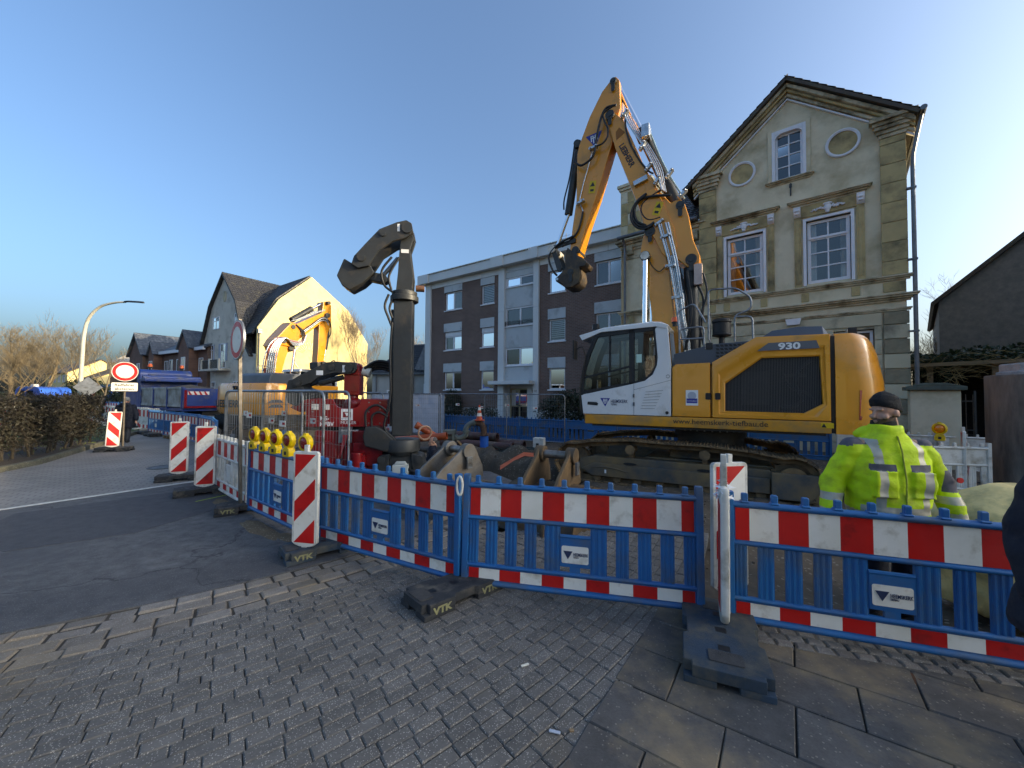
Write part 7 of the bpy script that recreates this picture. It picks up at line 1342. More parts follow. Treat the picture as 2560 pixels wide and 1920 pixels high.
mb = MB(); mb.tube(spline([(-1.12, 0, .9), (-.98, 0, .86), (-.9, 0, .72), (-.89, 0, .5)], 5), .1, 14); mb.build('rusty_bend', M_rust, pump, smooth=60); mb = MB(); mb.cyl((-.89, 0, .49), (-.89, 0, .52), .17, n=20); mb.build('flange', M_rust, pump); mb = MB(); mb.box(-1.1, -.95, -.08, .08, .88, .97); mb.build('saddle', M_rust, pump, bevel=.02)
mb = MB(); mb.box(-2.15, -1.8, -.18, .2, .55, .66); mb.box(-2.13, -2.06, -.16, -.1, -.1, .6); mb.box(-1.87, -1.8, -.16, -.1, -.1, .6); mb.box(-2.13, -2.06, .1, .16, -.1, .6); mb.box(-1.87, -1.8, .1, .16, -.1, .6); mb.build('stand', M_greypipe, pump)
mb = MB(); mb.prism(circ(0, 0, .135, 20), -.12, .5, 'xy'); mb.v = [(v[0] - .87, v[1] * .8 + 12.5, v[2] if v[2] > 0 else -.06 + .25 * (v[0] < 0) * 0 + (v[0]) * .8) for v in mb.v]; tag(mb.build('blue_pipe_end', mat('blue_hdpe', (30, 110, 200), (24, 96, 180), s=2, rough=.4), smooth=40), 'bright blue pipe end cut at a slant hanging under the rusty bend', 'pipe')
def cone(loc, s_, label):
    rt = empty('traffic_cone', loc, R(12), label, 'traffic cone'); mo = mat('cone_orange', (214, 84, 44), (196, 74, 40), s=5, rough=.5); mb = MB(); mb.box(-.15 * s_, .15 * s_, -.15 * s_, .15 * s_, 0, .03 * s_); mb.build('base', mo, rt, bevel=.01)
    prev = 0
    for (z0, z1, m_) in ((.03, .14, mo), (.14, .24, M_whitefilm), (.24, .33, mo), (.33, .42, M_whitefilm), (.42, .5, mo)): r = lambda z: (.105 - .16 * z) * s_; mb = MB(); mb.lathe([(r(z0), z0 * s_), (r(z1), z1 * s_)], n=20); mb.build('cone_band', m_, rt, smooth=60)
cone((-1.03, 12.5, .965), 1.0, 'small orange and white traffic cone standing on the pipe bend')
def pipe(name, p, q, r, m, label, group=None, n=18):
    rt = empty(name, (0, 0, 0), 0, label, 'pipe', group); mb = MB(); p, q = Vector(p), Vector(q); d = (q - p).normalized(); u = d.orthogonal().normalized(); v = d.cross(u)
    ring = lambda c, rr: [tuple(c + (u * math.cos(2 * math.pi * i / n) + v * math.sin(2 * math.pi * i / n)) * rr) for i in range(n)]
    rings = [ring(p, r), ring(q, r), ring(q, r * .84), ring(p, r * .84), ring(p, r)]; mb.loft(rings, caps=False); mb.build('tube', m, rt, smooth=40); mb = MB(); mb.tube([tuple(q - d * .1), tuple(q)], r * 1.08, n); mb2 = MB(); mb2.loft([ring(q - d * .12, r * 1.0), ring(q - d * .11, r * 1.1), ring(q, r * 1.1), ring(q, r * .86)], caps=False); mb2.build('socket', m, rt, smooth=40); return rt
pipe('sewer_pipe', (-2.6, 14.7, .02), (.05, 13.4, .0), .15, M_clay, 'dark brown sewer pipe lying nearest the trench'); pipe('sewer_pipe', (-2.3, 15.1, .02), (.45, 13.75, .03), .16, M_clay, 'dark brown sewer pipe lying against the mesh fence'); pipe('sewer_pipe', (-2.45, 14.95, .28), (-.5, 14.0, .28), .14, M_clay, 'dark brown sewer pipe laid on top of the other two')
pipe('plastic_pipe', (-3.6, 12.2, .35), (-1.98, 12.0, .52), .11, M_pvc, 'orange plastic pipe lying level behind the mast'); pipe('plastic_pipe', (-2.3, 12.35, .42), (-2.95, 12.1, .85), .1, M_pvc, 'orange plastic pipe propped up steeply behind the mast')
mb = MB(); n = 30; mb.tube([(.2 * math.cos(2 * math.pi * i / n), 0, .2 * math.sin(2 * math.pi * i / n)) for i in range(n + 1)], .03, 6); tag(mb.build('pipe_ring', mat('pale_orange', (196, 150, 120), None, rough=.6), loc=(-2.62, 11.9, .62), rot=(0, R(20), R(30))), 'pale orange rubber ring leaning on the plastic pipes', 'ring')
pipe('steel_pipe', (-4.2, 11.4, .2), (-2.2, 11.2, .2), .08, M_dark, 'thin dark steel pipe lying behind the clamp')
cb = empty('control_box', (.95, 13.5, -.05), R(-20), 'white electric control box standing by the far barriers', 'box'); mb = MB(); mb.box(-.19, .19, -.13, .13, 0, .38); mb.build('case', M_whitefilm, cb, bevel=.015); mb = MB(); mb.box(-.08, .02, -.135, -.13, .08, .2); mb.build('label', M_blacktxt, cb)
mb = MB(); pts = [[(x, y + j * .16 * (1 + .3 * math.sin(x * 3)), z + .03 * math.sin(x * 7 + j * 2)) for (x, y, z) in ((-.25, 8.7, .16), (.05, 8.95, .28), (.3, 9.05, .36), (.7, 9.1, .38), (1.0, 9.05, .4))] for j in range(4)]; mb.loft(pts, caps=False, closed=False); tag(mb.build('orange_sheet', mat('orange_sheeting', (214, 96, 44), (190, 80, 36), s=4, rough=.6), smooth=60), 'strip of orange sheeting lying over the dark spoil heap', 'sheeting')
mb = MB(); rn = random.Random(9); heapm = MB()
for k in range(20): c = Vector((rn.uniform(-.2, .9), rn.uniform(12.2, 13.0), -.1)); heapm.tube(spline([tuple(c + Vector((rn.uniform(-.5, .5), rn.uniform(-.3, .3), rn.uniform(0, .22)))) for _ in range(4)], 4), .015, 5)
tag(heapm.build('cable_tangle', mat('cable_green', (54, 66, 62), (40, 48, 46), s=3, rough=.7)), 'tangle of dark cables and hoses lying on the soil', 'cables', kind='stuff')
mb = MB(); mb.box(-.5, .5, -.03, .03, 0, .05); tag(mb.build('timber_batten', M_wood, loc=(-1.3, 10.8, .25), rot=(R(20), R(35), R(70))), 'grey timber batten sticking up from the trench edge', 'batten')
# excavator buckets
def bucket(loc, rz, s_, label, m):
    rt = empty('excavator_bucket', loc, rz, label, 'bucket', 'excavator buckets behind the barriers'); hw = .6 * s_
    sh = [(-.88, .20), (-.82, .40), (-.6, .56), (-.3, .65), (0, .66), (.25, .58), (.42, .42), (.5, .2), (.45, 0), (.3, -.1), (0, -.12), (-.5, -.1)]
    inn = [(x * .93 - .01, .02 + z * .9) for x, z in sh]; mb = MB()
    rings = [[(w_, y * s_, z * s_) for (y, z) in sh] for w_ in (-hw, hw)]; mb.loft(rings, caps=False, closed=False); rings = [[(w_, y * s_, z * s_) for (y, z) in inn] for w_ in (-hw, hw)]; mb.loft(rings, caps=False, closed=False)
    mb.build('shell', m, rt, smooth=45)
    for w_ in (-hw, hw - .03): mb = MB(); mb.prism([(y * s_, z * s_) for y, z in sh], w_ - .001, w_ + .031, 'yz'); mb.build('side_plate', m, rt, bevel=.006, seg=1)
    ear = [(.16, 1.08), (.06, 1.17), (-.08, 1.15), (-.16, 1.06), (-.5, .82), (-.98, .34), (-1.02, .2), (-.92, .16), (-.6, .4), (-.2, .6), (.15, .6), (.32, .62), (.3, .8)]
    for w_ in (-.28 * s_, .22 * s_):
        mb = MB(); mb.prism([(y * s_, z * s_) for y, z in ear], w_, w_ + .055, 'yz'); mb.build('ear_plate', m, rt, bevel=.012)
        mb = MB(); mb.cyl((w_ - .04, 0, 1.06 * s_), (w_ + .1, 0, 1.06 * s_), .12 * s_, n=22); mb.build('pin_boss', m, rt, bevel=.01); mb = MB(); mb.cyl((w_ - .03, -.85 * s_, .3 * s_), (w_ + .09, -.85 * s_, .3 * s_), .09 * s_, n=18); mb.build('lower_boss', m, rt)
    mb = MB(); mb.cyl((-.3 * s_, 0, 1.06 * s_), (.3 * s_, 0, 1.06 * s_), .062 * s_, n=20); mb.cyl((-.34 * s_, 0, 1.06 * s_), (-.32 * s_, 0, 1.06 * s_), .06, n=16); mb.build('pin', mat('pin_steel', (150, 142, 134), (108, 96, 84), s=8, rough=.4, metal=.6), rt)
    mb = MB(); mb.box(.33 * s_, .36 * s_, -.08, .02, .8 * s_, .98 * s_); mb.build('pin_lock', M_galv, rt)
    mb = MB(); mb.prism([(-.93, .17), (-.86, .24), (-.8, .2), (-.86, .08)], -hw, hw, 'yz'); mb.build('cutting_edge', m, rt); return rt
bucket((-.88, 6.5, -.18), R(-46), 1.0, 'grey worn excavator bucket with bare pin beside the pile clamp', M_bucket)
bucket((.68, 6.0, -.2), R(-30), 1.02, 'brown mud-caked excavator bucket against the excavator tracks', mat('muddy_steel', (122, 96, 66), (92, 76, 56), s=3, rough=.65, metal=.2, bump=.4, bs=22, dirt=(70, 60, 50), dirt_amt=.5, ds=2))
# far things on the left: container, portable toilet, van, timber
ct = empty('striped_container', (-41.0, 40.2, 0), R(-12), 'blue and white striped site container beyond the barriers', 'container')
mb = MB(); mb.box(-1.5, 5, 0, 2.4, .1, 2.4); mb.build('body', mat('container_blue', (26, 100, 190), (22, 88, 170), s=1, rough=.5), ct, smooth=0)
for k in range(9): mb = MB(); mb.box(.1 + k * .5, .3 + k * .5, -.04, 0, .5, 2.3); mb.build('white_rib', M_whitefilm, ct, smooth=0)
mb = MB(); mb.box(-1.5, 5, -.06, 0, 0.2, .5); mb.build('sill', M_whitepl, ct, smooth=0)
ct2 = empty('blue_container', (-44.5, 41.5, 0), R(-8), 'plain dark blue site container beside the striped one', 'container'); mb = MB(); [mb.box(k * .3, k * .3 + .15, -.03, 0, .2, 2.5) for k in range(9)]; mb.build('ribs', M_blue, ct2, smooth=0); mb = MB(); mb.box(0, 2.7, 0, 2.4, .1, 2.6); mb.build('body', M_blue, ct2, smooth=0)
tl = empty('portable_toilet', (-39.2, 35.5, 0), R(-40), 'red portable toilet with a white roof by the containers', 'toilet'); mb = MB(); mb.box(0, 1.15, 0, 1.15, .1, 2.0); mb.build('cabin', mat('toilet_red', (170, 44, 50), (150, 38, 44), s=2, rough=.6), tl, smooth=0); mb = MB(); mb.prism([(-.05, 2.0), (1.2, 2.0), (1.1, 2.25), (.05, 2.25)], -.05, 1.2); mb.build('roof', M_whitefilm, tl, smooth=0); mb = MB(); mb.box(.1, 1.05, -.02, 0, .2, 1.9); mb.build('door', mat('toilet_door', (140, 60, 60), None, rough=.6), tl, smooth=0)
vn = empty('blue_van', (-38.2, 30.2, 0), R(-15), 'blue and white van parked behind the hedge', 'van'); M_vb = mat('van_blue', (40, 100, 200), (34, 88, 184), s=1, rough=.3, coat=.5)
mb = MB(); mb.prism([(-.3, .4), (3.4, .4), (3.5, 1.0), (3.1, 1.15), (2.7, 2.0), (2.3, 2.15), (.2, 2.15), (-.1, 1.9), (-.3, 1.0)], 0, 1.8); mb.build('body', M_vb, vn, bevel=.06)
for (a, b_) in ((.15, 1.1), (1.2, 2.1)): mb = MB(); mb.prism([(a, 1.15), (b_, 1.15), (b_ - .05, 1.85), (a + .1, 1.85)], -.012, 0); mb.build('side_window', M_cabglass, vn); 
mb = MB(); mb.box(-.28, 3.3, -.01, .0, .6, .95); mb.build('white_band', M_whitefilm, vn); mb = MB(); mb.box(-.32, -.1, .1, 1.7, .9, 1.8); mb.build('front_panel', M_whitefilm, vn)
for x in (.5, 2.7): mb = MB(); mb.cyl((x, -.02, .35), (x, .2, .35), .34, n=18); mb.build('wheel', M_black, vn)
mb = MB(); mb.box(.6, .95, .5, .8, 2.15, 2.35); mb.build('roof_box', M_whitefilm, vn)
for k in range(4): mb = MB(); mb.box(0, 4.2, k * .12, k * .12 + .1, 0, .1); tag(mb.build('timber_beam', M_wood, loc=(-34.8, 27.5 - .02 * k, 1.15 + .11 * (k % 3)), rot=(0, 0, R(-20))), 'yellowish timber beam in the pile behind the hedge', 'beam', 'timber beams piled behind the hedge')
mb = MB(); mb.box(-34.6, -34.3, 27.0, 27.6, 0, 1.15); mb.box(-31.6, -31.3, 25.8, 26.6, 0, 1.15); tag(mb.build('timber_trestle', M_wood, smooth=0), 'wooden trestle blocks under the timber pile', 'trestle')
for k in range(2): pl_ = empty('wooden_pallet', (-13.6 - k * 1.5, 15.35 + k * 1.0, 0), R(-34), 'weathered wooden pallet lying under the far blue barriers', 'pallet', 'pallets under the far barriers'); [MB().box(0, .8, j * .13, j * .13 + .1, .1, .125).build('board', M_wood, pl_) for j in range(4)]; [MB().box(i * .35, i * .35 + .1, 0, .5, 0, .1).build('block', M_wood, pl_) for i in range(3)]
mb = MB(); mb.prism([(0, 0), (.5, 0), (.5, 1.1), (.1, 1.1)], 0, .03); 
dg_ = empty('digging_bucket', (-11.2, 14.9, -.1), R(-30), 'dark grading bucket left behind the blue barriers near the truck', 'bucket'); mb = MB(); mb.prism([(0, .1), (.5, 0), (.75, .25), (.7, .6), (.35, .75), (.3, .6), (.55, .5), (.55, .3), (.4, .18), (0, .2)], 0, 1.6, 'yz'); mb.build('shell', M_dark, dg_, bevel=.02); mb = MB(); mb.prism([(.3, .6), (.7, .55), (.6, .95), (.4, .95)], .6, 1.0, 'yz'); mb.build('bracket', M_dark, dg_)
# big bag by the right-hand barrier
mb = MB(); rings = []
for j in range(37):
    t = j / 36; z = 1.06 * t; k = (1 - max(0, t - .72) ** 1.5 * 4.6) * (.9 + .14 * math.sin(t * 3.1)); ring = []
    for i in range(84):
        a = 2 * math.pi * i / 84; nn = 1 + .12 * mnoise.noise(Vector((math.cos(a) * 1.6, math.sin(a) * 1.6, z * 2.4))) + .07 * mnoise.noise(Vector((math.cos(a) * 5, math.sin(a) * 5, z * 6))) + .05 * abs(mnoise.noise(Vector((math.cos(a) * 11, math.sin(a) * 11, z * 13)))) + .02 * mnoise.noise(Vector((math.cos(a) * 30, math.sin(a) * 30, z * 34))); e = .62
        cx, sx_ = math.copysign(abs(math.cos(a)) ** e, math.cos(a)), math.copysign(abs(math.sin(a)) ** e, math.sin(a)); ring.append((4.42 + .60 * max(.1, k) * nn * cx, 3.42 + .45 * max(.1, k) * nn * sx_, z * .97))
    rings.append(ring)
mb.loft(rings); tag(mb.build('bulk_bag', mat('bag_cloth', (238, 208, 140), (216, 188, 122), s=3, rough=.8, bump=1.0, bs=9, dirt=(150, 138, 92), dirt_amt=.4, ds=5), smooth=60), 'pale yellow bulk bag slumped behind the barrier at the right', 'bulk bag')
# ================================================================ PEOPLE
def remesh(name, mb, vox, mats, fn, parent, it=4, wr=0.0, ws=9.0, loc=None, rot=None, seed=0.0):
    me = bpy.data.meshes.new('raw'); me.from_pydata(mb.v, [], mb.f)
    bm = bmesh.new(); bm.from_mesh(me); bmesh.ops.recalc_face_normals(bm, faces=bm.faces[:]); bm.to_mesh(me); bm.free()
    o = bpy.data.objects.new('raw', me); COL.objects.link(o)
    r = o.modifiers.new('r', 'REMESH'); r.mode = 'VOXEL'; r.voxel_size = vox
    if it: s = o.modifiers.new('s', 'SMOOTH'); s.iterations = it; s.factor = 0.5
    dg = bpy.context.evaluated_depsgraph_get(); dg.update(); m2 = bpy.data.meshes.new_from_object(o.evaluated_get(dg)); bpy.data.objects.remove(o); m2.name = name
    if wr:
        for v, n in zip(m2.vertices, [vv.normal.copy() for vv in m2.vertices]):
            p = v.co; f = mnoise.noise(Vector((p.x * ws, p.y * ws, p.z * ws * 1.9 + seed))) + .5 * mnoise.noise(Vector((p.x * ws * 2.2 + 4, p.y * ws * 2.2, p.z * ws * 3.4 + seed))); v.co = p + n * wr * f
    m2.materials.clear()
    for q in (mats if isinstance(mats, (list, tuple)) else [mats]): m2.materials.append(q)
    if fn:
        for pl in m2.polygons: pl.material_index = fn(pl.center, pl.normal)
    m2.polygons.foreach_set('use_smooth', [True] * len(m2.polygons))
    ob = bpy.data.objects.new(name, m2); COL.objects.link(ob)
    if parent is not None: ob.parent = parent
    if loc: ob.location = loc
    if rot: ob.rotation_euler = rot
    return ob
def caps(mb, pts, rs, n=14):
    P = [Vector(p) for p in pts]; mb.tube(pts, rs, n)
    for p, r in zip(pts, rs): mb.ell(p, (r, r, r), n, 8)
def ring(cx, cy, z, rx, ry, n=24, e=.85):
    return [(cx + rx * math.copysign(abs(math.cos(2 * math.pi * i / n)) ** e, math.cos(2 * math.pi * i / n)), cy + ry * math.copysign(abs(math.sin(2 * math.pi * i / n)) ** e, math.sin(2 * math.pi * i / n)), z) for i in range(n)]
def head(mb, c, face_rz, nod=0.0):
    # head looking along -Y before turning by face_rz about the neck
    h = MB(); h.ell((0, .01, .03), (.076, .098, .1), 20, 14); h.ell((0, -.022, -.035), (.062, .074, .085), 18, 12); h.ell((0, -.06, -.085), (.034, .032, .03), 12, 8); h.tube([(0, .02, -.04), (0, .03, -.17)], [.055, .06], 16)
    h.tube([(0, -.088, .022), (0, -.112, -.012), (0, -.118, -.026)], [.010, .013, .016], 10); h.ell((0, -.115, -.027), (.017, .016, .013), 10, 8)
    for s_ in (-1, 1): h.ell((s_ * .078, .015, -.012), (.014, .026, .034), 10, 8); h.ell((s_ * .03, -.083, .032), (.026, .014, .010), 10, 6); h.ell((s_ * .05, -.06, -.03), (.022, .025, .022), 10, 6)
    h.ell((0, -.094, -.058), (.026, .012, .008), 10, 6); h.ell((0, -.092, -.072), (.022, .011, .008), 10, 6)
    M = Matrix.Translation(c) @ Matrix.Rotation(face_rz, 4, 'Z') @ Matrix.Rotation(nod, 4, 'X'); h.v = [tuple(M @ Vector(v)) for v in h.v]; mb.add(h.v, h.f); return M
def hand(mb, w_, d, s_=1.0, side=1):
    # relaxed hand: palm, four fingers and a thumb hanging along d from the wrist w_
    w_, d = Vector(w_), Vector(d).normalized(); u = Vector((0, -1, 0)); u = (u - d * u.dot(d)).normalized(); v = d.cross(u) * side
    caps(mb, [tuple(w_), tuple(w_ + d * .05 * s_), tuple(w_ + d * .09 * s_)], [.027 * s_, .035 * s_, .034 * s_], 10)
    for k, (o, l) in enumerate(((-.027, .07), (-.009, .082), (.009, .077), (.027, .06))):
        b = w_ + d * .095 * s_ + u * o * s_; m_ = b + d * l * .55 * s_ - v * .008; t = m_ + d * l * .42 * s_ - v * .022 * s_; caps(mb, [tuple(b), tuple(m_), tuple(t)], [.0095 * s_, .009 * s_, .0078 * s_], 8)
    b = w_ + d * .03 * s_ + u * -.03 * s_; m_ = b + d * .04 * s_ + u * -.025 * s_; t = m_ + d * .032 * s_ - v * .012; caps(mb, [tuple(b), tuple(m_), tuple(t)], [.013 * s_, .0115 * s_, .009 * s_], 8)
M_skin = mat('skin', (196, 150, 126), (180, 132, 110), s=14, rough=.55); M_beard = mat('stubble', (92, 72, 62), (74, 58, 50), s=60, rough=.8); M_hivis = mat('hivis_cloth', (206, 232, 30), (188, 216, 22), s=4, rough=.75, dirt=(150, 158, 40), dirt_amt=.3, ds=5, bump=.3, bs=60); M_silver = mat('reflective_tape', (190, 184, 166), (172, 166, 150), s=20, rough=.45, metal=.15); M_grey = mat('grey_cordura', (92, 90, 98), (80, 78, 86), s=8, rough=.85); M_navy = mat('navy_cloth', (24, 28, 42), (18, 22, 34), s=6, rough=.85, bump=.3, bs=50); M_blackknit = mat('black_knit', (20, 20, 22), (28, 28, 30), s=20, rough=.95, bump=.6, bs=160)
wk = empty('person', (3.06, 3.22, -.05), R(-8), 'man in yellow high-visibility jacket and black beanie looking towards the excavator', 'person')
b = MB(); HM = head(b, (0, 0, 1.715), R(-74), R(7)); 
for s_ in (-1, 1): hand(b, (s_ * .45, -.06, .84), (s_ * .05, -.1, -1), 1.0, s_)
caps(b, [(-.1, 0, .9), (-.11, -.02, .5), (-.12, .02, .1)], [.085, .06, .045]); caps(b, [(.1, 0, .9), (.11, -.02, .5), (.12, .02, .1)], [.085, .06, .045]); b.loft([ring(0, 0, z, rx, ry) for z, rx, ry in ((.84, .16, .11), (1.0, .17, .12), (1.3, .19, .11), (1.45, .16, .09), (1.56, .06, .06), (1.62, .055, .058))]); caps(b, [(-.2, 0, 1.44), (-.36, .02, 1.14), (-.45, -.06, .84)], [.06, .05, .032]); caps(b, [(.2, 0, 1.44), (.38, .02, 1.14), (.45, -.06, .84)], [.06, .05, .032])
def skinfn(p, n):
    q = HM.inverted() @ p
    return 1 if (q.z < -.03 and q.z > -.13 and q.y < .03 and not (abs(q.x) < .02 and q.y < -.1) and q.z < -.042 + .02 * (q.y > -.05)) else 0
remesh('body', b, .0065, [M_skin, M_beard], skinfn, wk, 2)
j = MB(); j.loft([ring(0, .0, z, rx, ry) for z, rx, ry in ((.86, .265, .175), (.93, .275, .185), (1.05, .285, .19), (1.2, .29, .185), (1.33, .285, .17), (1.42, .25, .15), (1.49, .17, .125), (1.54, .115, .11), (1.59, .10, .105), (1.615, .095, .1))])
caps(j, [(-.245, .0, 1.42), (-.38, .03, 1.13), (-.45, -.04, .88)], [.088, .084, .068], 18); caps(j, [(.245, .0, 1.42), (.41, .03, 1.14), (.46, -.05, .88)], [.088, .086, .068], 18); j.ell((0, .1, 1.53), (.17, .09, .07), 16, 10)
for x in (-.13, .13): j.box(x - .075, x + .075, -.20, -.1, 1.06, 1.26)
def jfn(p, n):
    x, y, z = p; ax = abs(x)
    arm = ax > .285 or (ax > .25 and z < 1.0)
    if arm:
        if .875 < z < .935 or 1.0 < z < 1.06: return 1
        if x > .36 and 1.09 < z < 1.26: return 2
        if z < .845: return 2
        if z > 1.44: return 2
        return 0
    if .925 < z < .985: return 1
    if y < .02 and 1.262 < z < 1.312 and .05 < ax < .215: return 2
    if .125 < ax < .18 and z > .985: return 1 if z < 1.5 else 0
    if z > 1.455 and ax > .18: return 2
    return 0
remesh('jacket', j, .0085, [M_hivis, M_silver, M_grey], jfn, wk, 3, .013, 6.0)
mb = MB(); mb.tube([(0, -.192, .9), (0, -.197, 1.2), (0, -.16, 1.42), (0, -.12, 1.53)], .006, 6); mb.build('zip', mat('zip_olive', (150, 160, 50), None, rough=.7), wk); mb = MB(); mb.prism(circ(.45, 1.19, .022, 12), -.09, -.08); mb.v = [(v[0] + .02, v[1] + .02, v[2]) for v in mb.v]; mb.build('sleeve_badge', M_redfilm, wk)
t = MB(); caps(t, [(-.1, 0, .92), (-.12, -.02, .5), (-.13, .02, .12)], [.125, .095, .085], 16); caps(t, [(.1, 0, .92), (.12, -.02, .5), (.13, .02, .12)], [.125, .095, .085], 16); t.loft([ring(0, 0, z, .2, .14) for z in (.8, .9, .98)]); remesh('trousers', t, .014, M_navy, None, wk, 3, .008, 7)
for s_ in (-1, 1): mb = MB(); mb.ell((s_ * .13, -.05, .06), (.055, .14, .06), 16, 10); mb.box(s_ * .13 - .05, s_ * .13 + .05, -.17, .08, .0, .035); mb.build('boot', M_black, wk)
bn = MB(); Q = []
for (z, r, yo) in ((.0, .098, .018), (.02, .101, .016), (.05, .1, .014), (.052, .097, .014), (.085, .093, .016), (.115, .075, .022), (.135, .045, .03), (.142, .012, .034)): Q.append([tuple(HM @ Vector((r * .86 * math.cos(2 * math.pi * i / 24), yo + r * 1.16 * math.sin(2 * math.pi * i / 24), z + .02 + (-.045 * math.sin(2 * math.pi * i / 24) if z < .06 else -.015 * math.sin(2 * math.pi * i / 24))))) for i in range(24)])
bn.loft(Q); bn.ell(tuple(HM @ Vector((0, .09, .1))), (.03, .03, .03), 10, 8); remesh('beanie', bn, .007, M_blackknit, None, wk, 2, .003, 20)
cl = MB(); cl.loft([ring(0, .02, z, rx, ry) for z, rx, ry in ((1.54, .085, .09), (1.6, .08, .085), (1.65, .072, .078))]); remesh('neck_warmer', cl, .008, M_blackknit, None, wk, 2, .004, 12)
# woman walking away
wm = empty('person', (-13.72, 13.97, 0), R(20), 'person in a long dark coat walking away along the footpath', 'person')
b = MB(); head(b, (0, 0, 1.47), R(180)); caps(b, [(-.08, 0, .8), (-.09, .02, .45), (-.1, .03, .08)], [.07, .05, .04]); caps(b, [(.08, 0, .8), (.09, -.05, .45), (.1, -.1, .1)], [.07, .05, .04]); b.loft([ring(0, 0, z, rx, .1) for z, rx in ((.75, .15), (1.1, .15), (1.28, .14), (1.36, .05), (1.42, .05))]); caps(b, [(.18, 0, 1.25), (.26, -.02, 1.0), (.33, -.1, .78)], [.05, .045, .03]); caps(b, [(-.18, 0, 1.25), (-.24, -.05, 1.0), (-.2, -.18, .85)], [.05, .045, .03]); hand(b, (.33, -.1, .78), (.2, -.3, -1), .9); hand(b, (-.2, -.18, .85), (0, -.3, -1), .9, -1); remesh('body', b, .012, M_skin, None, wm, 2)
c = MB(); c.loft([ring(0, 0, z, rx, ry) for z, rx, ry in ((.5, .27, .19), (.6, .28, .2), (.9, .26, .18), (1.15, .25, .16), (1.27, .22, .14), (1.36, .12, .11), (1.4, .1, .1))]); caps(c, [(.2, 0, 1.26), (.29, -.02, 1.0), (.34, -.1, .82)], [.09, .085, .065]); caps(c, [(-.2, 0, 1.26), (-.27, -.05, 1.0), (-.22, -.18, .88)], [.09, .085, .065]); c.ell((0, -.12, 1.34), (.15, .07, .09), 14, 10); remesh('coat', c, .014, M_navy, None, wm, 3, .012, 6)
h = MB(); h.ell((0, 0, 1.52), (.09, .105, .1), 16, 12); h.ell((0, 0, 1.49), (.1, .115, .05), 16, 10); remesh('knit_hat', h, .01, mat('grey_knit', (150, 146, 138), (126, 122, 116), s=20, rough=.95), None, wm, 2)
t = MB(); caps(t, [(-.08, 0, .7), (-.09, .02, .4), (-.1, .03, .1)], [.1, .085, .075]); caps(t, [(.08, 0, .7), (.09, -.05, .4), (.1, -.1, .12)], [.1, .085, .075]); remesh('trousers', t, .016, mat('dark_trousers', (40, 44, 50), (58, 62, 68), s=9, rough=.9), None, wm, 2)
for (x, y) in ((-.1, .06), (.1, -.07)): mb = MB(); mb.ell((x, y, .05), (.05, .13, .05), 12, 8); mb.build('shoe', M_black, wm)
# man working in the trench
tm = empty('person', (-2.1, 10.5, -1.1), R(-70), 'grey-haired man in a dark jacket standing down in the trench', 'person')
b = MB(); head(b, (0, 0, 1.62), R(0), R(12)); b.loft([ring(0, 0, z, rx, .1) for z, rx in ((.8, .15), (1.2, .16), (1.42, .15), (1.5, .05), (1.56, .05))]); caps(b, [(-.1, 0, .85), (-.1, 0, .45), (-.1, 0, .06)], [.08, .06, .045]); caps(b, [(.1, 0, .85), (.1, 0, .45), (.1, 0, .06)], [.08, .06, .045]); hand(b, (.28, -.25, 1.0), (0, -.5, -1)); hand(b, (-.28, -.25, 1.0), (0, -.5, -1), 1, -1); caps(b, [(.2, 0, 1.4), (.3, -.03, 1.15), (.28, -.25, 1.0)], [.05, .045, .03]); caps(b, [(-.2, 0, 1.4), (-.3, -.03, 1.15), (-.28, -.25, 1.0)], [.05, .045, .03]); remesh('body', b, .011, M_skin, None, tm, 2)
c = MB(); c.loft([ring(0, 0, z, rx, ry) for z, rx, ry in ((.8, .23, .15), (1.1, .24, .16), (1.35, .23, .14), (1.46, .15, .11), (1.53, .09, .09))]); caps(c, [(.22, 0, 1.38), (.32, -.03, 1.14), (.29, -.22, 1.02)], [.085, .08, .06]); caps(c, [(-.22, 0, 1.38), (-.32, -.03, 1.14), (-.29, -.22, 1.02)], [.085, .08, .06]); remesh('jacket', c, .012, M_navy, None, tm, 3, .008, 7)
hr = MB(); hr.ell((0, .03, 1.66), (.085, .095, .09), 14, 10); remesh('hair', hr, .009, mat('grey_hair', (110, 106, 102), (84, 80, 78), s=50, rough=.9), None, tm, 2, .004, 30); t = MB(); caps(t, [(-.1, 0, .85), (-.1, 0, .45), (-.1, 0, .06)], [.11, .09, .08]); caps(t, [(.1, 0, .85), (.1, 0, .45), (.1, 0, .06)], [.11, .09, .08]); remesh('trousers', t, .015, MATS['dark_trousers'], None, tm, 2)
# bystander at the right edge of the pavement
bs = empty('person', (2.90, 1.86, 0), R(-30), 'bystander in a long navy coat standing in front of the right-hand barrier', 'person')
b = MB(); head(b, (0, 0, 1.66), R(150)); b.loft([ring(0, 0, z, rx, .1) for z, rx in ((.8, .15), (1.2, .16), (1.42, .15), (1.52, .05), (1.58, .05))]); caps(b, [(-.1, 0, .85), (-.1, 0, .45), (-.1, 0, .06)], [.08, .06, .045]); caps(b, [(.1, 0, .85), (.1, 0, .45), (.1, 0, .06)], [.08, .06, .045]); hand(b, (.3, -.05, .78), (0, 0, -1)); hand(b, (-.3, -.05, .78), (0, 0, -1), 1, -1); caps(b, [(.2, 0, 1.42), (.29, .02, 1.12), (.3, -.05, .78)], [.05, .045, .03]); caps(b, [(-.2, 0, 1.42), (-.29, .02, 1.12), (-.3, -.05, .78)], [.05, .045, .03]); remesh('body', b, .012, M_skin, None, bs, 2)
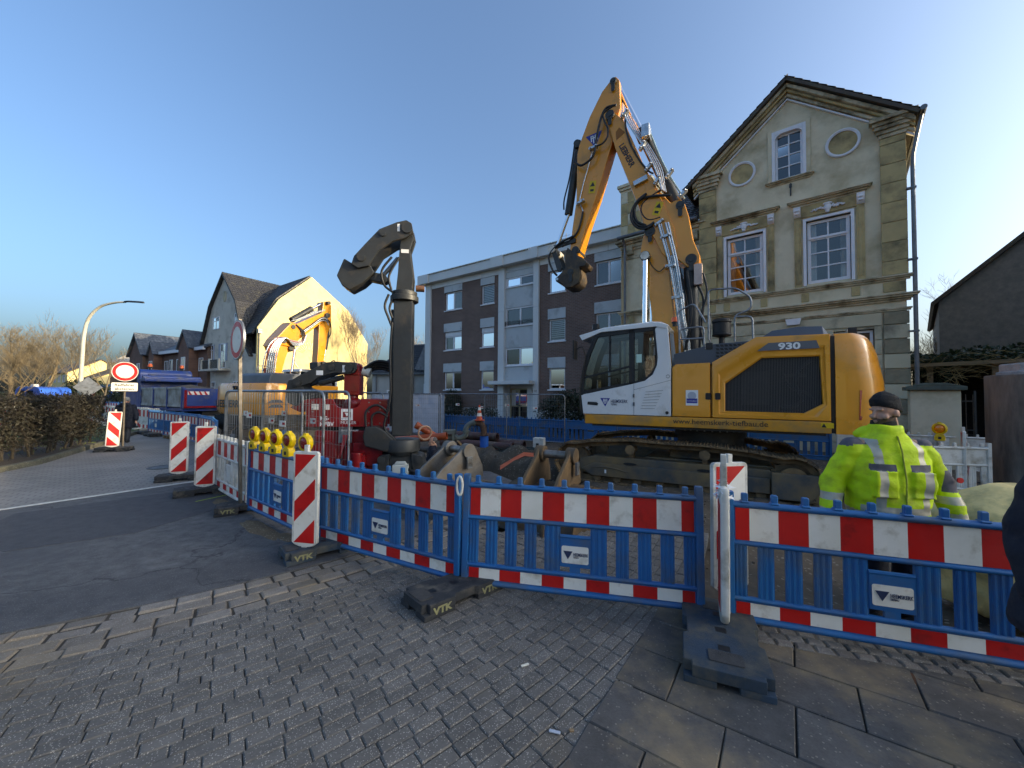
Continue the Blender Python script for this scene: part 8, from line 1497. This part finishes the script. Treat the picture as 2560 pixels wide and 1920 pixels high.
c = MB(); c.loft([ring(0, 0, z, rx, ry) for z, rx, ry in ((.6, .36, .25), (.66, .37, .26), (.9, .33, .22), (1.15, .29, .18), (1.36, .26, .15), (1.47, .16, .12), (1.54, .1, .1))]); caps(c, [(.22, 0, 1.4), (.31, .02, 1.12), (.31, -.05, .82)], [.09, .085, .065]); caps(c, [(-.22, 0, 1.4), (-.31, .02, 1.12), (-.31, -.05, .82)], [.09, .085, .065]); remesh('coat', c, .014, M_navy, None, bs, 3, .012, 5)
hr = MB(); hr.ell((0, -.02, 1.70), (.09, .11, .1), 14, 10); remesh('hair', hr, .01, mat('brown_hair', (60, 44, 34), (44, 34, 28), s=50, rough=.9), None, bs, 2); t = MB(); caps(t, [(-.1, 0, .85), (-.1, 0, .45), (-.1, 0, .06)], [.1, .08, .075]); caps(t, [(.1, 0, .85), (.1, 0, .45), (.1, 0, .06)], [.1, .08, .075]); remesh('trousers', t, .015, MATS['dark_trousers'], None, bs, 2)
for x in (-.1, .1): mb = MB(); mb.ell((x, .04, .05), (.05, .13, .05), 12, 8); mb.build('shoe', M_black, bs)
for x in (-.1, .1): mb = MB(); mb.ell((x, -.04, .05), (.05, .13, .05), 12, 8); mb.build('boot', M_black, tm)
# operator in the cab
op = empty('person', (ex.matrix_world if False else Matrix.Translation((5.934, 7.238, 0)) @ Matrix.Rotation(R(151.07), 4, 'Z')) @ Vector((3.38, -.53, 1.75)), R(151.07 + 90), 'machine operator in dark work clothes seated inside the white cab', 'person')
b = MB(); head(b, (0, 0, .78), R(10)); b.loft([ring(0, .02, z, rx, .1) for z, rx in ((.05, .16), (.3, .17), (.52, .16), (.62, .06), (.68, .05))]); caps(b, [(-.1, 0, .12), (-.12, -.42, .14), (-.12, -.45, -.28)], [.08, .065, .05]); caps(b, [(.1, 0, .12), (.12, -.42, .14), (.12, -.45, -.28)], [.08, .065, .05]); caps(b, [(.2, 0, .52), (.28, -.03, .28), (.3, -.28, .28)], [.05, .045, .03]); caps(b, [(-.2, 0, .52), (-.28, -.03, .28), (-.3, -.28, .28)], [.05, .045, .03]); hand(b, (.3, -.28, .28), (0, -1, -.2), .9); hand(b, (-.3, -.28, .28), (0, -1, -.2), .9, -1); remesh('body', b, .012, M_skin, None, op, 2)
c = MB(); c.loft([ring(0, .02, z, rx, ry) for z, rx, ry in ((.05, .2, .15), (.3, .22, .15), (.5, .21, .13), (.6, .13, .1), (.66, .08, .08))]); caps(c, [(.21, 0, .5), (.3, -.03, .27), (.31, -.22, .28)], [.08, .075, .055]); caps(c, [(-.21, 0, .5), (-.3, -.03, .27), (-.31, -.22, .28)], [.08, .075, .055]); remesh('jacket', c, .013, [M_grey, M_silver], lambda p, n: 1 if .24 < p.z < .28 and abs(p.x) > .24 else 0, op, 3, .008, 7)
t = MB(); caps(t, [(-.1, 0, .12), (-.12, -.42, .14), (-.12, -.45, -.24)], [.1, .085, .07]); caps(t, [(.1, 0, .12), (.12, -.42, .14), (.12, -.45, -.24)], [.1, .085, .07]); remesh('trousers', t, .014, MATS['dark_trousers'], None, op, 2)
# ================================================================ VEGETATION
M_bark = mat('bark', (104, 92, 76), (78, 70, 60), s=6, rough=.9, bump=.5, bs=30); M_twig = mat('twig_bark', (132, 116, 88), (104, 92, 72), s=4, rough=.9)
M_leafd = mat('dark_leaf', (38, 50, 28), (28, 38, 22), s=9, rough=.55); M_leafi = mat('ivy_leaf', (52, 66, 34), (36, 48, 26), s=7, rough=.5); M_leafh = mat('hedge_leaf', (34, 36, 22), (44, 38, 24), s=12, rough=.7)
def tree(loc, h, label, seed, spread=.9, lev=5, trunk_r=.2, fork=.3, m_twig=None, lean=(0, 0), stems=1, updir=.35, group='bare street trees'):
    rn = random.Random(seed); rt = empty('bare_tree', loc, 0, label, 'tree', group); tr = MB(); cr = MB()
    def grow(p, d, l, r, k):
        n = 3 if k > 1 else 4; pts = [p]; q = p.copy(); dd = d.copy()
        for i in range(n):
            dd = (dd + Vector((rn.uniform(-.16, .16), rn.uniform(-.16, .16), rn.uniform(-.04, .12)))).normalized(); q = q + dd * l / n; pts.append(q.copy())
        (tr if k == 0 else cr).tube([tuple(a) for a in pts], [r * (1 - .45 * i / n) for i in range(n + 1)], 8 if k == 0 else (5 if k < 3 else 3), caps=False)
        if k >= lev: return
        m = (3 if k == 0 else rn.choice((3, 4)) if k < 3 else rn.choice((2, 3, 4)))
        for j in range(m):
            t = rn.uniform(.35, 1.0) if j else 1.0; i = min(n - 1, int(t * n)); b = pts[i] + (pts[i + 1] - pts[i]) * (t * n - i) if t < 1 else pts[-1]
            a = rn.uniform(0, 6.283); s_ = Vector((math.cos(a), math.sin(a), rn.uniform(-.1, .5))); nd = (dd * (1.0 if j == 0 else .55) + s_ * spread * (.45 if j == 0 else 1) + Vector((0, 0, updir))).normalized()
            grow(b, nd, l * rn.uniform(.6, .82), max(.006, r * (.56 if j == 0 else .36)), k + 1)
    for s_ in range(stems):
        a = s_ * 6.283 / max(1, stems) + rn.uniform(0, 1); d = Vector((lean[0] + (.28 * math.cos(a) if stems > 1 else 0), lean[1] + (.28 * math.sin(a) if stems > 1 else 0), 1)).normalized()
        grow(Vector((.15 * math.cos(a) if stems > 1 else 0, .15 * math.sin(a) if stems > 1 else 0, -.1)), d, h * fork, trunk_r, 0)
    tr.build('trunk', M_bark, rt, smooth=60); c = cr.build('crown', m_twig or M_twig, rt, smooth=0); return rt
tree((-37.5, 29.5, 0), 9.0, 'wide bare street tree with ivy-clad trunk left of the street lamp', 3, 1.0, 7, .22, .27)
tree((-41, 34.0, 0), 10.0, 'bare many-stemmed tree behind the blue van', 14, .9, 6, .15, .27, stems=4)
tree((-33.0, 31.0, 0), 8.5, 'slender bare tree rising behind the street lamp', 21, .7, 6, .10, .28, stems=2)
tree((-50, 36.0, 0), 9.0, 'spreading bare tree before the cream house', 33, 1.0, 7, .2, .26)
tree((-16.5, 44.0, 0), 13.5, 'tall bare birch standing behind the sunlit gable', 42, .55, 7, .14, .27, mat('birch_twig', (150, 134, 112), (126, 114, 98), s=4, rough=.9), updir=.5, group='bare trees behind the houses')
tree((-12.5, 46.0, 0), 11.0, 'broad bare tree behind the low house and mast', 57, .8, 7, .14, .27, MATS['birch_twig'], group='bare trees behind the houses')
tree((31.5, 24.0, 0), 12.0, 'bare garden tree leaning over from the grey roughcast house', 63, .9, 7, .16, .3, lean=(-.35, 0), group='bare trees behind the houses')
tree((21.5, 21.0, 0), 6.5, 'low bare tree behind the ivy on the carport', 71, .9, 6, .12, .3, group='bare trees behind the houses')
tree((25.0, 22.5, 0), 7.0, 'twiggy bare tree beyond the carport roof', 77, .9, 6, .12, .3, group='bare trees behind the houses')
def leaf(mb, c, s_, rn, nrm=None):
    a = Vector((rn.gauss(0, 1), rn.gauss(0, 1), rn.gauss(0, 1))).normalized(); b = a.cross(Vector((rn.gauss(0, 1), rn.gauss(0, 1), rn.gauss(0, 1)))).normalized(); c = Vector(c)
    mb.add([tuple(c - a * s_), tuple(c + b * s_ * .5), tuple(c + a * s_), tuple(c - b * s_ * .5)], [(0, 1, 2, 3)])
def shrub(loc, r, label, n, m, seed, ls=.06, group=None, stem=True, shape=1.0, core=.7):
    rn = random.Random(seed); rt = empty('evergreen_shrub', loc, 0, label, 'shrub', group); mb = MB()
    for _ in range(n):
        d = Vector((rn.gauss(0, 1), rn.gauss(0, 1), rn.gauss(0, 1))).normalized(); k = rn.uniform(core, 1.02) * (1 + .22 * mnoise.noise(d * 2.3 + Vector((seed, 0, 0)))); z = d.z * r[2] * k + r[2] * .95
        if z < .02: continue
        leaf(mb, (d.x * r[0] * k, d.y * r[1] * k, z), ls * rn.uniform(.6, 1.3), rn)
    mb.build('foliage', m, rt, smooth=0)
    if stem:
        mb = MB()
        for k in range(7): a = k * .9; mb.tube([(0.05 * math.cos(a), .05 * math.sin(a), 0), (.4 * r[0] * math.cos(a), .4 * r[1] * math.sin(a), r[2] * .8), (.6 * r[0] * math.cos(a), .6 * r[1] * math.sin(a), r[2] * 1.4)], [.03, .02, .01], 5)
        mb.build('stems', M_bark, rt)
    return rt
shrub((-3.95, 25.9, 0), (.75, .6, 1.1), 'clipped dark evergreen standing by the brick wall of the apartment block', 5200, M_leafd, 2, .05, core=.55)
shrub((-1.6, 20.4, 0), (1.0, .5, .65), 'low rounded evergreen beside the block entrance', 3000, M_leafd, 5, .05, core=.5)
shrub((2.75, 18.6, 0), (1.5, .8, 1.05), 'broad glossy evergreen bush in front of the brick wall beside the cab', 8000, M_leafd, 8, .06, core=.5)
shrub((-4.7, 23.2, 0), (.9, .5, .5), 'low evergreen bed behind the tarpaulin fence', 2500, M_leafd, 11, .05, core=.5)
shrub((-35.8, 33.0, 0), (1.8, 1.5, 1.5), 'dark rounded evergreen behind the blue van', 5000, M_leafd, 15, .1, core=.5)
shrub((-32, 33.0, 0), (1.6, 1.2, 1.2), 'dark evergreen mound beside the street lamp', 4000, M_leafd, 19, .1, core=.5)
shrub((-43, 33.5, 0), (2.5, 1.5, .9), 'low dark evergreens before the cream house', 5000, M_leafd, 23, .1, core=.5)
# ivy over the carport
iv = MB(); rn = random.Random(31)
for _ in range(9000):
    x = rn.uniform(-5.5, 1.6); y = rn.uniform(-3.8, .4); top = 3.15 + .75 * (.5 + .5 * mnoise.noise(Vector((x * .9, y * .9, 4)))) * sm((y + 4) / 1.0) * (1 - .75 * sm((y + .9) / 1.2)); z = rn.uniform(3.0, top); leaf(iv, (x, y, z), .08 * rn.uniform(.6, 1.3), rn)
for _ in range(1800): leaf(iv, (rn.uniform(.1, 1.8), rn.uniform(-.2, .25), rn.uniform(.8, 3.1)), .05, rn)
ivr = empty('ivy_growth', (15.0, 13.2, 0), R(135), 'thick green ivy growing over the carport roof', 'ivy'); iv.build('foliage', M_leafi, ivr, smooth=0)
tw = MB()
for _ in range(260): p = Vector((rn.uniform(-4.5, 1.8), rn.uniform(-.3, .7), rn.uniform(2.5, 3.3))); d = Vector((rn.gauss(0, 1), rn.gauss(0, .4), rn.gauss(-.2, .3))).normalized(); tw.tube([tuple(p), tuple(p + d * .3), tuple(p + d * .6 + Vector((0, 0, -.1)))], .008, 3, caps=False)
tag(tw.build('dry_stems', mat('dry_stem', (150, 126, 82), (124, 104, 70), s=5, rough=.9), ivr, smooth=0), kind='stuff')
# hedge on the left
hg = empty('hedge', (0, 0, .08), 0, 'bare dark hornbeam hedge behind the kerb on the left', 'hedge'); rn = random.Random(41); HP = [(-13.35, 5.6), (-12.15, 8.75), (-12.55, 10.2), (-14.1, 12.9), (-14.5, 13.5)]
def hp(t):
    L_ = [0]
    for i in range(len(HP) - 1): L_.append(L_[-1] + math.hypot(HP[i + 1][0] - HP[i][0], HP[i + 1][1] - HP[i][1]))
    d = t * L_[-1]
    for i in range(len(HP) - 1):
        if d <= L_[i + 1] or i == len(HP) - 2: f = (d - L_[i]) / (L_[i + 1] - L_[i]); p, q = HP[i], HP[i + 1]; a = math.atan2(q[1] - p[1], q[0] - p[0]); return p[0] + (q[0] - p[0]) * f, p[1] + (q[1] - p[1]) * f, a
for k in range(24):
    x, y, a = hp((k + .5) / 24); mb = MB(); o = rn.uniform(-.12, .12); mb.tube(spline([(x + o, y, -.05), (x + o + rn.uniform(-.08, .08), y + rn.uniform(-.08, .08), .45), (x + rn.uniform(-.15, .15), y + rn.uniform(-.15, .15), 1.0), (x + rn.uniform(-.2, .2), y + rn.uniform(-.2, .2), 1.45)], 3), [.035 - .0025 * i for i in range(10)], 6); mb.build('stem', MATS.get('hedge_stem') or mat('hedge_stem', (60, 54, 45), (44, 40, 34), s=5, rough=.9), hg, smooth=60)
tw, lf = MB(), MB()
for _ in range(13000):
    x, y, a = hp(rn.random()); w_ = rn.uniform(-.42, .42); z = .18 + 1.42 * rn.random() ** .8; top = 1.55 + .06 * mnoise.noise(Vector((x * 2, y * 2, 0)))
    if z > top: continue
    p = Vector((x - math.sin(a) * w_, y + math.cos(a) * w_, z)); d = Vector((rn.gauss(0, 1), rn.gauss(0, 1), rn.gauss(.3, .7))).normalized(); l = rn.uniform(.08, .26); tw.tube([tuple(p), tuple(p + d * l)], [.006, .003], 3, caps=False)
    if rn.random() < .9 and z > .3:
        for _k in range(2): leaf(lf, tuple(p + d * rn.uniform(0, l)), .035 * rn.uniform(.6, 1.4), rn)
tag(tw.build('twigs', mat('hedge_twig', (46, 40, 33), (34, 31, 27), s=5, rough=.9), hg, smooth=0), kind='stuff'); tag(lf.build('leaves', M_leafh, hg, smooth=0), kind='stuff')
# grass blades on the lawn behind the hedge
gr = MB()
for _ in range(5000):
    x, y = rn.uniform(-22, -12.8), rn.uniform(6, 16)
    if inside(x, y, bed): gr.add([(x, y, .05), (x + rn.uniform(-.03, .03), y + .02, .05), (x + rn.uniform(-.05, .05), y, .05 + rn.uniform(.03, .1))], [(0, 1, 2)])
tag(gr.build('grass_blades', mat('grass_blade', (84, 104, 44), (106, 116, 58), s=3, rough=.8), smooth=0), 'short winter grass on the lawn behind the hedge', 'grass', kind='stuff')
